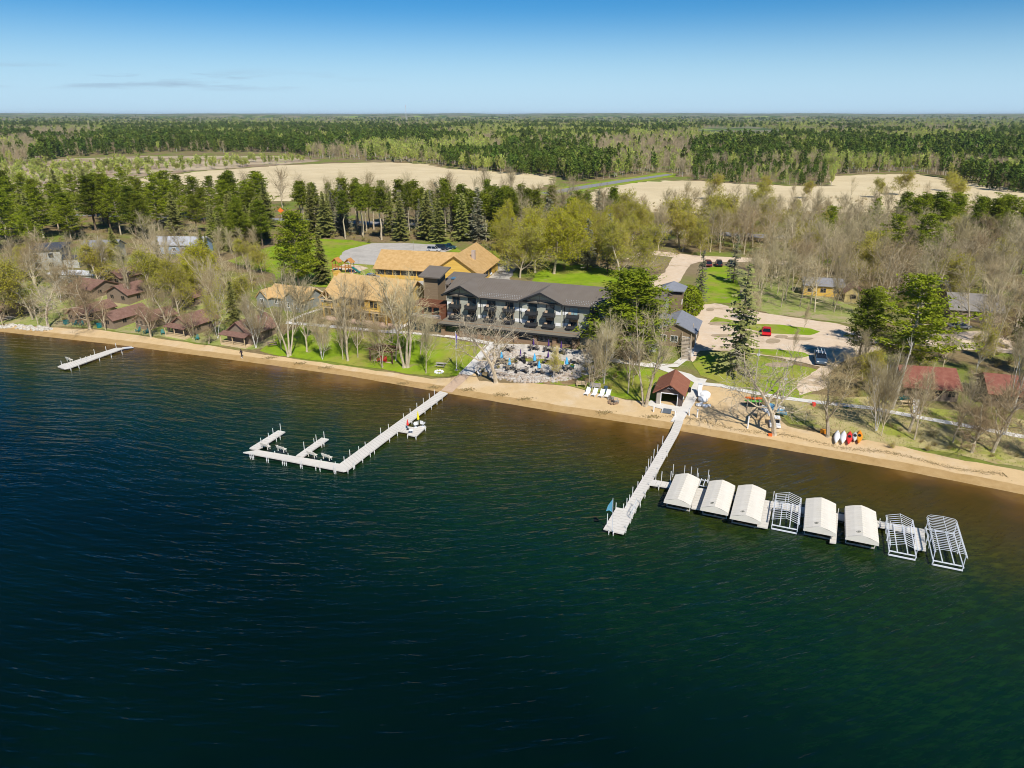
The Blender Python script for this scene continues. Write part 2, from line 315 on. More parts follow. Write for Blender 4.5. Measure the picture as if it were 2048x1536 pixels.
wy = np.concatenate([np.array([-4000, -1000, -300, -100, -30, 0]), np.arange(10, 200, 3.0), np.geomspace(200, 3600, 12)])
gx, gy = np.meshgrid(wx, wy); dd = -sdist(gx, gy)
n1, n2 = len(wx), len(wy); mb = MB(); mb.v = [(x, y, 0) for x, y in zip(gx.ravel().tolist(), gy.ravel().tolist())]
D = dd.ravel()
for j in range(n2 - 1):
    for i in range(n1 - 1):
        q = (j * n1 + i, j * n1 + i + 1, (j + 1) * n1 + i + 1, (j + 1) * n1 + i)
        if max(D[k] for k in q) > -6: mb.f.append(q); mb.m.append(0)
wo = kind(mb.build('water', water_mat()), 'structure')
at = wo.data.attributes.new('depth', 'FLOAT', 'POINT'); at.data.foreach_set('value', np.clip(D / 75 / np.interp(gx.ravel(), [-110, -20, 60], [.5, .75, .98]), 0, 1).astype(np.float32))
# ---- beach, lawns, fields, roads, lots
def spts(pairs, off): # shoreline-following points: (photo x, metres inland)
    out = []
    for px, d in pairs:
        x = np.interp(px, [p[0] for p in SHP], [p[0] for p in SH]) if 0 <= px <= 2048 else (SH[0][0] + (px) * .13 if px < 0 else SH[-1][0] + (px - 2048) * .06)
        y = float(np.interp(x, SX, SY)); out.append(Vector((x + .37 * (d + off), y + .93 * (d + off), 0)))
    return out
sand_up = [(-700, 640), (-300, 628), (0, 651), (100, 655), (200, 660), (300, 674), (400, 689), (500, 705), (600, 719), (730, 738), (820, 752), (862, 757), (900, 756), (948, 744), (958, 762), (1000, 766), (1080, 766), (1130, 771), (1190, 786), (1250, 800), (1300, 803), (1370, 800), (1398, 768), (1440, 768), (1500, 786), (1530, 815), (1575, 852), (1640, 868), (1690, 880), (1760, 880), (1850, 905), (1930, 922), (2048, 942), (2500, 1040)]
edge = [P(*p) for p in sand_up]; low = spts([(-900, 0), (-300, 0)] + [(x, 0) for x in range(0, 2049, 100)] + [(2600, 0)], -2.0)
sheet('beach_sand', edge + low[::-1], .03, m_sand, 2.0, .35, step=1.2, px=False)
wl = spts([(-900, 0), (-300, 0)] + [(x, 0) for x in range(0, 2049, 80)] + [(2600, 0)], 1.7)
sheet('wet_sand', wl + low[::-1], .045, m_wet, 2.0, .25, step=1.2, seed=4, px=False)
front = [(-300, 560), (0, 560), (150, 545), (330, 575), (455, 600), (520, 640), (560, 655), (570, 690), (505, 700), (400, 686), (300, 672), (200, 658), (100, 652), (0, 648), (-300, 624)]
sheet('thin_grass', front, .045, m_thin, 3.0, .8, step=1.5, seed=2)
sheet('thin_grass', [(1640, 790), (1760, 800), (1900, 820), (2100, 850), (2400, 900), (2450, 1010), (2048, 935), (1850, 900), (1700, 874), (1580, 848), (1535, 810), (1560, 796)], .045, m_dry, 3.0, .8, step=1.5, seed=3)
lawns = [
    [(520, 702), (560, 672), (612, 645), (650, 655), (700, 662), (760, 666), (830, 664), (880, 676), (985, 692), (960, 712), (930, 748), (900, 754), (870, 753), (820, 748), (730, 734), (640, 722), (560, 712)],
    [(455, 522), (500, 505), (560, 489), (640, 478), (700, 480), (745, 488), (745, 500), (690, 500), (680, 522), (745, 530), (752, 548), (735, 566), (650, 575), (560, 570), (480, 575), (460, 555), (520, 545)],
    [(1050, 585), (1075, 545), (1110, 530), (1185, 530), (1260, 550), (1250, 600)],
    [(940, 510), (1000, 500), (1000, 525), (955, 530), (915, 505), (880, 500), (900, 490)],
    [(1385, 612), (1392, 570), (1400, 540), (1440, 531), (1468, 534), (1478, 570), (1482, 606), (1430, 606)],
    [(1068, 768), (1120, 764), (1190, 760), (1230, 745), (1300, 738), (1345, 745), (1395, 765), (1378, 790), (1360, 802), (1300, 802), (1240, 797), (1190, 784), (1130, 770)],
    [(1386, 728), (1400, 712), (1470, 704), (1560, 722), (1640, 742), (1652, 760), (1600, 800), (1520, 788), (1440, 768), (1404, 752)],
    [(1430, 634), (1500, 648), (1560, 650), (1622, 658), (1640, 664), (1620, 671), (1545, 668), (1480, 656), (1420, 645)],
]
SKIP = {7}
sheet('thin_grass', [(1482, 612), (1474, 560), (1466, 534), (1520, 550), (1640, 590), (1760, 632), (1750, 655), (1640, 640), (1540, 628)], .05, m_thin, 2.5, .8, step=1.5, seed=71)
for i, pl in enumerate(lawns):
    if i not in SKIP: sheet('lawn', pl, .06, m_lawn, 2.0, .45, step=1.2, seed=10 + i)
sheet('dirt_patch', [(470, 560), (520, 540), (548, 548), (560, 575), (610, 578), (640, 600), (560, 600), (480, 580)], .085, m_ground, 3, .8, seed=31)
sheet('parking_lot', [(1365, 668), (1380, 612), (1430, 607), (1480, 618), (1560, 632), (1680, 648), (1750, 672), (1760, 700), (1680, 725), (1655, 750), (1660, 775), (1600, 792), (1590, 776), (1640, 735), (1560, 716), (1470, 702), (1400, 702), (1385, 725), (1372, 700)], .08, m_lot, 2.0, .6, step=1.2, seed=40)
sheet('lawn', lawns[7], .10, m_lawn, 2.0, .25, step=1, seed=41)
sheet('lawn', [(1495, 698), (1560, 700), (1608, 706), (1620, 712), (1600, 718), (1540, 712), (1492, 706)], .10, m_lawn, 2.0, .25, step=1, seed=42)
sheet('gravel_lot', [(675, 519), (690, 501), (742, 487), (800, 486), (905, 491), (910, 497), (870, 512), (830, 520), (800, 532), (700, 528)], .08, m_grav, 2.0, .5, step=1.5, seed=43)
sheet('gravel_yard', [(735, 556), (820, 566), (880, 556), (960, 540), (985, 520), (1040, 520), (1020, 560), (960, 590), (880, 620), (830, 640), (790, 620), (770, 580)], .08, m_grav, 2.0, .5, seed=44)
sheet('gravel_drive', [(1290, 560), (1330, 545), (1345, 515), (1290, 508), (1250, 520), (1290, 500), (1400, 512), (1500, 516), (1600, 525), (1600, 533), (1500, 525), (1400, 524), (1380, 530), (1350, 575), (1310, 590)], .08, m_lot, 2.0, .4, seed=45)
sheet('gravel_drive', [(545, 598), (620, 572), (650, 585), (640, 612), (600, 615)], .08, m_lot, 2.0, .4, seed=46)
sheet('gravel_drive', [(1840, 670), (1960, 662), (2100, 690), (2100, 720), (1960, 700), (1860, 700)], .07, m_lot, 2.0, .8, seed=47)
sheet('sand_play_area', [(692, 540), (703, 549), (737, 537), (722, 532), (690, 528), (660, 540)], .09, m_lot, 2.0, 0)
for i_, (cx_, cy_, a_, b_) in enumerate(((1440, 648, 22, 4), (1440, 672, 20, 3), (1600, 678, 30, 3), (1545, 683, 16, 5), (1630, 702, 16, 4), (1420, 620, 8, 3), (1560, 730, 30, 5), (1700, 660, 14, 3), (1560, 674, 14, 3))):
    sheet('leaf_litter', [(cx_ + a_ * math.cos(k * .6283), cy_ + b_ * math.sin(k * .6283)) for k in range(10)], .125 if cy_ < 725 else .09, mat('brown_leaf_litter', (.33, .24, .14), .95, (.45, .36, .24), 1.2), .8, .5, seed=80 + i_)
# walks
for ln, wd in (([(574, 646), (620, 650), (700, 657), (770, 664), (830, 667), (900, 673), (985, 688)], 1.3), ([(574, 646), (610, 629), (645, 618)], 1.0), ([(780, 667), (800, 655), (826, 640)], 1.8),
               ([(985, 690), (958, 722), (930, 750)], 2.6), ([(1400, 768), (1440, 772), (1500, 785), (1560, 796), (1640, 806), (1740, 817), (1850, 838), (1960, 858), (2100, 885)], 1.1),
               ([(1300, 728), (1345, 744), (1375, 752), (1402, 768)], 1.6), ([(1165, 700), (1230, 722), (1300, 732), (1350, 732), (1378, 712), (1385, 680)], 1.6), ([(1832, 796), (1833, 828)], .9),
               ([(1404, 758), (1388, 785), (1378, 806), (1366, 824), (1352, 846)], 1.7), ([(1296, 806), (1330, 815), (1371, 822)], 2.0)):
    strip('footpath', ln, wd, .12, m_conc)
strip('brick_path', [(934, 746), (915, 764), (893, 784)], 2.2, .10, mat('pink_paving', (.47, .33, .22), .9, (.56, .41, .29), 2))
strip('slate_bed', [(818, 660), (880, 668), (960, 682)], 1.0, .11, mat('slate_chips', (.20, .20, .21), .9, (.33, .33, .33), 3))
sheet('patio', [(985, 688), (1060, 690), (1150, 700), (1200, 702), (1190, 722), (1150, 745), (1100, 752), (1030, 752), (975, 745), (945, 742), (958, 722)], .13, mat('flagstone', (.46, .42, .36), .9, (.62, .57, .50), 1.1, contrast=.1, bump=.02), 2, .3)
sheet('highway', [(-900, 412), (-300, 420), (300, 430), (560, 437), (900, 449), (1250, 456), (1420, 463), (1700, 478), (2300, 505), (3000, 535), (3000, 548), (2300, 515), (1700, 486), (1420, 471), (1250, 464), (900, 456), (560, 443), (300, 435), (-300, 424), (-900, 416)], .10, m_asph, 4)
sheet('side_road', [(1080, 386), (1150, 374), (1230, 362), (1336, 348), (1345, 350), (1240, 366), (1165, 378), (1100, 390)], .10, m_asph, 6)
sheet('verge', [(1060, 388), (1140, 372), (1230, 359), (1330, 345), (1352, 348), (1350, 353), (1250, 369), (1170, 382), (1110, 392)], .06, m_lawn, 6, 1)
sheet('tan_field', [(140, 392), (180, 372), (250, 360), (400, 343), (560, 331), (660, 327), (770, 325), (850, 328), (900, 338), (1000, 344), (1105, 350), (1108, 365), (1060, 382), (1000, 392), (850, 400), (600, 402), (400, 404), (250, 402)], .05, m_field, 8, 7, step=5, seed=50)
sheet('tan_field', [(1170, 395), (1210, 372), (1330, 361), (1400, 362), (1500, 370), (1660, 373), (1662, 352), (1740, 349), (1830, 348), (1900, 360), (2048, 380), (2300, 385), (2300, 432), (2048, 428), (1700, 425), (1400, 428), (1200, 422)], .05, m_field, 8, 7, step=5, seed=51)
sheet('marsh', [(-200, 352), (0, 335), (120, 318), (300, 312), (560, 312), (640, 322), (560, 330), (400, 341), (250, 357), (170, 374), (100, 392), (-200, 400)], .05, m_marsh, 8, 3, step=8, seed=52)
sheet('marsh', [(1390, 262), (1500, 259), (1570, 265), (1560, 281), (1400, 280)], .05, m_marsh, 20, 6, step=20, seed=53)
sheet('far_meadow', [(90, 279), (200, 277), (215, 281), (120, 285)], .05, m_field, 20, 4, step=20, seed=54)

# ---------------------------------------------------------------- trees
m_bark = mat('grey_bark', (.38, .31, .20), .95, (.58, .50, .36), 3, bump=.03, spec=.1, rand=.15)
m_barkd = mat('dark_bark', (.10, .075, .05), .95, (.20, .15, .105), 3, spec=.1)
m_birch = mat('birch_bark', (.72, .69, .63), .8, (.45, .42, .37), 2.5, spec=.1, contrast=.15)
m_twig = mat('bare_twigs', (.40, .31, .165), .9, (.27, .20, .105), .5, spec=.05, rand=.22)
m_twigg = mat('pale_twigs', (.50, .42, .25), .9, (.36, .29, .165), .5, spec=.05, rand=.18)
m_bud = mat('opening_buds', (.38, .37, .04), .8, (.48, .42, .05), .6, spec=.1, rand=.12, trans=.3)
m_budo = mat('golden_catkins', (.50, .44, .02), .8, (.42, .42, .03), .6, spec=.1, rand=.08, trans=.3)
m_leaf = mat('young_leaves', (.20, .30, .025), .8, (.30, .38, .05), .3, spec=.1, rand=.18, trans=.3)
m_pine = mat('pine_needles', (.115, .155, .010), .8, (.21, .24, .018), .5, spec=.1, rand=.2, trans=.2)
m_pineb = mat('bright_pine_needles', (.17, .225, .010), .8, (.29, .325, .022), .6, spec=.1, rand=.08, trans=.2)
m_spr = mat('spruce_needles', (.165, .18, .035), .85, (.27, .265, .08), .6, spec=.1, rand=.2, trans=.15)
m_sprg = mat('thin_grey_spruce_needles', (.15, .16, .085), .85, (.27, .245, .16), .8, spec=.1, rand=.2, trans=.15)
m_farp = mat('distant_needles', (.07, .115, .018), .85, (.15, .20, .03), .15, spec=.05, rand=.35)
m_farb = mat('distant_twigs', (.44, .36, .22), .9, (.32, .25, .155), .15, spec=.05, rand=.25)
m_farg = mat('distant_young_leaves', (.33, .40, .06), .8, (.42, .48, .09), .15, spec=.05, rand=.25)
def rdir(r):
    z = r.uniform(-1, 1); t = r.uniform(0, 2 * math.pi); q = math.sqrt(1 - z * z); return Vector((q * math.cos(t), q * math.sin(t), z))
def tri(mb, p, size, r, flat=0.0, asp=.55, mi=0):
    a = rdir(r); a.z *= (1 - flat)
    if a.length < .05: a = Vector((1, 0, 0))
    a.normalize(); b = rdir(r); b.z *= (1 - flat); b -= a * b.dot(a)
    if b.length < .05: b = a.orthogonal()
    b.normalize()
    i = len(mb.v); mb.v += [tuple(p + a * size), tuple(p - a * size * .6 + b * size * asp), tuple(p - a * size * .6 - b * size * asp)]; mb.f.append((i, i + 1, i + 2)); mb.m.append(mi)
def blade(mb, p, d, L, wd, r, mi=0):
    s = d.cross(rdir(r))
    if s.length < .05: return
    s = s.normalized() * wd; i = len(mb.v); mb.v += [tuple(p - s), tuple(p + s), tuple(p + d * L)]; mb.f.append((i, i + 1, i + 2)); mb.m.append(mi)
def g_bare(seed, H, spread=.8, fork=.3, limbs=9, sub=5, sub2=4, tw=5, r0=None, droop=0.0, wob=.22, leaders=1, bud=0, budsize=.16, tww=.012, upright=.15, lean=0.0):
    r = random.Random(seed); tk, cr = MB(), MB(); r0 = r0 or H * .016; pts = []
    def twigs(p, d, L, n):
        for _ in range(n):
            q = (d + rdir(r) * .85 + Vector((0, 0, upright - droop))).normalized(); l_ = L * r.uniform(.6, 1.2)
            blade(cr, p, q, l_, tww, r); p2 = p + q * l_ * .5
            if r.random() < .4: blade(cr, p2, (q + rdir(r) * .7).normalized(), l_ * .6, tww * .8, r)
            if bud:
                for _ in range(bud): tri(cr, p + q * l_ * r.uniform(.3, 1.1) + rdir(r) * .15, budsize * r.uniform(.6, 1.3), r, mi=1)
    def grow(p, d, L, rad, lev, nmax):
        nseg = (6, 4, 3, 2)[lev]; step = L / nseg; mb = tk if lev < 2 else cr; ncross = (6, 5, 3, 3)[lev]
        for i in range(nseg):
            t = (i + 1) / nseg
            d2 = (d + rdir(r) * wob * (.5 if lev == 0 else 1.15) + Vector((0, 0, (.02, .12, .07, 0)[lev] * (1 + upright) - droop * t * .8 * (lev > 0)))).normalized()
            q = p + d2 * step; ra = rad * (1 - .72 * i / nseg); rb = rad * (1 - .72 * t)
            mb.tube(p, q, max(ra, (.05, .045, .032, .026)[lev]), max(rb, (.045, .035, .024, .018)[lev]), ncross, 0, cap=False)
            if lev < 3:
                k = (limbs if lev == 0 else (sub if lev == 1 else sub2)); lo = fork if lev == 0 else .2
                n = k / nseg / (1 - lo) * (1 if t > lo else 0); n = int(n) + (r.random() < n - int(n))
                for _ in range(n):
                    ang = r.uniform(.5, 1.0) * (1.15 if lev == 0 else 1) * spread + .15
                    s = d2.cross(rdir(r))
                    if s.length < .1: continue
                    s.normalize(); nd = (d2 * math.cos(ang) + s * math.sin(ang)).normalized()
                    pp = p.lerp(q, r.random())
                    if lev == 0: ll = L * r.uniform(.42, .68) * (1.2 - .65 * t) * (.7 + .5 * spread)
                    else: ll = L * r.uniform(.4, .65)
                    grow(pp, nd, ll, rb * r.uniform(.45, .7), lev + 1, k)
            else: twigs(q, d2, .45 + .06 * H, tw // 2 + 1)
            p, d = q, d2
        if lev >= 1: twigs(p, d, .45 + .06 * H, tw // 2)
        if lev == 0: grow(p, d, L * .3, rad * .3, 1, 4)
    for k in range(leaders):
        a = 2 * math.pi * k / max(leaders, 1) + r.random(); tilt = 0 if leaders == 1 else r.uniform(.14, .34)
        d = Vector((math.cos(a) * tilt + lean, math.sin(a) * tilt, 1)).normalized(); o = Vector((math.cos(a), math.sin(a), 0)) * (0 if leaders == 1 else r0 * .9)
        tk.tube(o - Vector((0, 0, .5)), o + Vector((0, 0, .12 * H * .25)), r0 * 1.5, r0 * 1.0, 7, 0, cap=False)
        grow(o, d, H * .78 * (1 if k == 0 else r.uniform(.75, .95)), r0 * (1 if leaders == 1 else .75), 0, limbs)
    return tk, cr
def g_pine(seed, H, Rm, base=.35, nb=55, clumps=7, per=24, size=.30, irregular=.35, top=.25, flat=.55):
    r = random.Random(seed); tk, cr = MB(), MB(); p = Vector((0, 0, -.5)); r0 = H * .015; ax_ = []
    n = 8
    for i in range(n):
        q = Vector((r.gauss(0, .012) * H, r.gauss(0, .012) * H, H * (i + 1) / n * .97)) if i else Vector((0, 0, H / n * .97)); tk.tube(p, q, r0 * (1 - i / n * .85), r0 * (1 - (i + 1) / n * .85), 6, cap=False); ax_.append((p, q)); p = q
    for i in range(nb):
        t = base + (1 - base) * ((i + r.random()) / nb); k = min(n - 1, int(t * n)); c = ax_[k][0].lerp(ax_[k][1], t * n - k if t < 1 else 1)
        s = (t - base) / (1 - base); prof = min(1, s / .25 + .45) * (1 - s ** 1.6 * (1 - top)); L = Rm * prof * (1 - irregular + r.random() * irregular * 2 * .8)
        a = i * 2.4 + r.uniform(-.4, .4); d = Vector((math.cos(a), math.sin(a), .10 + .55 * s)).normalized()
        mid = c + d * L * .55 + Vector((0, 0, -.05 * L)); end = c + d * L + Vector((0, 0, .06 * L))
        tk.tube(c, mid, r0 * .28, r0 * .16, 3, cap=False); tk.tube(mid, end, r0 * .16, .02, 3, cap=False)
        m_ = max(3, int(clumps * (.4 + .6 * L / Rm)))
        for j in range(m_):
            f = .3 + .7 * (j + r.random()) / m_; pp = (c.lerp(mid, f / .55) if f < .55 else mid.lerp(end, (f - .55) / .45)) + Vector((-d.y, d.x, 0)) * r.gauss(0, .16) * L + Vector((0, 0, r.uniform(0, .25)))
            for _ in range(per):
                tri(cr, pp + Vector((r.gauss(0, .42), r.gauss(0, .42), r.gauss(0, .14))), size * r.uniform(.6, 1.25), r, flat, .38)
    return tk, cr
def g_spruce(seed, H, Rm, base=.08, gap=.42, per=8, thin=1.0, size=.36):
    r = random.Random(seed); tk, cr = MB(), MB(); tk.tube((0, 0, -.4), (0, 0, H), H * .013, .02, 6, cap=False)
    z = H * base
    while z < H * .985:
        s = (z / H - base) / (1 - base); L0 = Rm * (1 - s) ** .85 + .12
        for j in range(per if s < .8 else 5):
            if r.random() > thin + .15: continue
            a = r.uniform(0, 6.283); L = L0 * r.uniform(.65, 1.12); d = Vector((math.cos(a), math.sin(a), 0)); sd_ = Vector((-d.y, d.x, 0)); zz = z + r.uniform(-.2, .2)
            droop = .32 + .15 * r.random(); n = max(2, int(L / .42)); o = Vector((0, 0, zz)); tip = o + d * L + Vector((0, 0, -droop * L * .8 + .08 * L))
            blade(cr, o, (tip - o).normalized(), L, .035, r, 1)
            for k in range(n):
                f = (k + .6) / n
                if r.random() > thin: continue
                pp = o + d * L * f + Vector((0, 0, -droop * L * f * .8 + .15 * f * f * L)); wd = (.5 - .35 * f) * min(L, 2.2) * .55 + .14
                for sg in (-1, 1):
                    i = len(cr.v); q = pp + sd_ * sg * wd + d * .25 + Vector((0, 0, -.22 - .1 * r.random())); e = pp + d * (.5 + .1 * r.random()) + Vector((0, 0, -.05))
                    cr.v += [tuple(pp - d * .12), tuple(q), tuple(e)]; cr.f.append((i, i + 1, i + 2)); cr.m.append(0)
                if r.random() < .7 * thin: tri(cr, pp + Vector((0, 0, -.15)), size * r.uniform(.6, 1), r, 0, .5)
        z += gap * (1 - .45 * s)
    return tk, cr
def g_dome(seed, H, Rm, n=3200):
    r = random.Random(seed); tk, cr = MB(), MB(); tk.tube((0, 0, -.3), (0, 0, H * .5), .14, .08, 6)
    for _ in range(n):
        t = r.random(); z = H * (.03 + .95 * t); rr = Rm * math.sqrt(max(0, 1 - max(0, (t - .3) / .7) ** 2.2)) * (.75 + .25 * min(1, t / .2)); a = r.uniform(0, 6.283)
        rr *= r.uniform(.8, 1.05) + .07 * math.sin(a * 5 + t * 9); tri(cr, Vector((rr * math.cos(a), rr * math.sin(a), z)), .24 * r.uniform(.6, 1.3), r, 0, .6)
    return tk, cr
def g_shrub(seed, H, Rm, n=26, bud=2):
    r = random.Random(seed); tk, cr = MB(), MB()
    for _ in range(n):
        d = Vector((r.gauss(0, .45) * Rm / H * 1.4, r.gauss(0, .45) * Rm / H * 1.4, 1)).normalized(); p = Vector((0, 0, -.15)); L = H * r.uniform(.5, .95)
        tk.tube(p, p + d * L * .5, .035, .02, 3, cap=False)
        for k in range(9):
            q = p + d * L * r.uniform(.25, .8); dd = (d + rdir(r) * .7).normalized(); l_ = L * r.uniform(.25, .5); blade(cr, q, dd, l_, .018, r)
            for _ in range(2): blade(cr, q + dd * l_ * .5, (dd + rdir(r) * .8).normalized(), l_ * .6, .014, r)
            for _ in range(bud): tri(cr, q + dd * l_ * r.uniform(.4, 1) + rdir(r) * .1, .10, r, mi=1)
    return tk, cr
PROTO = {}
def proto(key, gen, mt, mc): tk, cr = gen; PROTO[key] = (tk.mesh('trunk', mt), cr.mesh('crown', mc))
BA = dict(limbs=8, sub=5, sub2=3, tw=3)
for i in range(3): proto('oak%d' % i, g_bare(20 + i, 12, spread=1.05, fork=.28, r0=.34, wob=.34, limbs=9, sub=5, sub2=4, tw=4), [m_bark], [m_twig, m_bud])
proto('gnarled0', g_bare(27, 12, spread=1.1, fork=.3, r0=.36, wob=.45, limbs=8, sub=5, sub2=3, tw=2, tww=.016), [m_bark], [m_bark, m_bud])
for i in range(2): proto('bough%d' % i, g_bare(30 + i, 15, spread=.6, fork=.35, r0=.30, leaders=3, limbs=6, sub=4, sub2=3, tw=3, wob=.24), [m_bark], [m_twigg, m_bud])
for i in range(7): proto('bare%d' % i, g_bare(40 + i, 15, spread=.5 + .09 * i, fork=.22 + .04 * (i % 4), r0=.2 + .02 * (i % 3), wob=.18 + .03 * (i % 5), limbs=7 + i % 3, sub=5, sub2=3, tw=3, leaders=1 + (i == 3)), [m_bark], [m_twig if i % 2 else m_twigg, m_bud])
for i in range(2): proto('slim%d' % i, g_bare(50 + i, 14, spread=.42, fork=.25, r0=.14, wob=.14, upright=.4, limbs=12, sub=4, sub2=3, tw=5), [m_bark], [m_twigg, m_bud])
for i in range(2): proto('budding%d' % i, g_bare(60 + i, 13, spread=.8, fork=.25, r0=.24, limbs=10, sub=5, sub2=4, tw=6, bud=3, budsize=.15), [m_bark], [m_twigg, m_bud])
proto('golden0', g_bare(70, 12, spread=.85, fork=.2, r0=.26, limbs=11, sub=5, sub2=4, tw=6, bud=4, budsize=.15, droop=.05), [m_bark], [m_twigg, m_budo])
for i in range(2): proto('birch%d' % i, g_bare(80 + i, 13, spread=.45, fork=.3, r0=.13, limbs=10, sub=4, sub2=3, tw=4, upright=.2, wob=.12, leaders=1 + i * 2), [m_birch], [m_twigg, m_budo])
proto('birchy0', g_bare(85, 13, spread=.5, fork=.3, r0=.13, limbs=10, sub=4, sub2=3, tw=5, bud=1, budsize=.13, wob=.13, leaders=2), [m_birch], [m_twigg, m_budo])
for i in range(3): proto('pine%d' % i, g_pine(90 + i, 18, 4.3, nb=60, base=.3), [m_barkd], [m_pine])
for i in range(2): proto('brightpine%d' % i, g_pine(100 + i, 17, 5.4, nb=54, base=.22, irregular=.75, clumps=7, per=26), [m_bark], [m_pineb])
for i in range(2): proto('redpine%d' % i, g_pine(110 + i, 17, 2.5, nb=38, base=.55, clumps=6, per=20, irregular=.3, top=.35), [m_bark], [m_pine])
for i in range(3): proto('spruce%d' % i, g_spruce(120 + i, 17, 3.1), [m_barkd], [m_spr, m_barkd])
for i in range(2): proto('thinspruce%d' % i, g_spruce(130 + i, 17, 3.2, thin=.55, base=.1), [m_barkd], [m_sprg, m_bark])
proto('tallspruce0', g_spruce(135, 19, 4.2, thin=.55, base=.10, gap=.45, per=9), [m_barkd], [mat('pale_olive_needles', (.20, .22, .06), .85, (.33, .33, .12), .6, spec=.1, trans=.15), m_bark])
proto('fullpine0', g_pine(108, 17, 5.2, nb=95, base=.14, irregular=.3, clumps=9, per=22, top=.35), [m_bark], [m_pineb])
proto('cedar0', g_dome(140, 5.2, 2.7), [m_barkd], [m_pineb])
for i in range(2): proto('shrub%d' % i, g_shrub(150 + i, 3, 2.0), [m_bark], [m_twig, m_bud])
NH = dict(oak=12, gnarled=12, bough=15, bare=15, slim=14, budding=13, golden=12, birch=13, birchy=13, pine=18, brightpine=17, fullpine=17, redpine=17, spruce=17, thinspruce=17, tallspruce=19, cedar=5.2, shrub=3)
NM = dict(oak='oak_tree', gnarled='oak_tree', bough='bare_tree', bare='bare_tree', slim='poplar_tree', budding='budding_tree', golden='willow_tree', birch='birch_tree', birchy='birch_tree', pine='pine_tree', brightpine='pine_tree', fullpine='pine_tree', redpine='pine_tree', spruce='spruce_tree', thinspruce='spruce_tree', tallspruce='spruce_tree', cedar='cedar_tree', shrub='shrub')  # slim kind: slender upright bare trees of no known species
def plant(k, loc, H, label, group=None, width=1.0, rz=None, v=None, tilt=None):
    var = [x for x in PROTO if x.rstrip('0123456789') == k]; key = var[(v if v is not None else rnd.randrange(99)) % len(var)]; s_ = H / NH[k]
    o = thing(NM[k], label, 'shrub' if k == 'shrub' else 'tree', loc, rnd.uniform(0, 6.28) if rz is None else rz, group); o.scale = (s_ * width, s_ * width, s_)
    if tilt: o.rotation_euler = (tilt[0], tilt[1], 0)
    for nme, me in zip(('trunk', 'crown'), PROTO[key]):
        c = bpy.data.objects.new(nme if k != 'shrub' else ('stem' if nme == 'trunk' else 'twigs'), me); COL.objects.link(c); c.parent = o
    PL.append((loc[0], loc[1])); return o
PL = []
def tree(k, bx, by, ty, label, group=None, width=1.0, **kw): return plant(k, P(bx, by), topH(bx, by, ty), label, group, width, **kw)
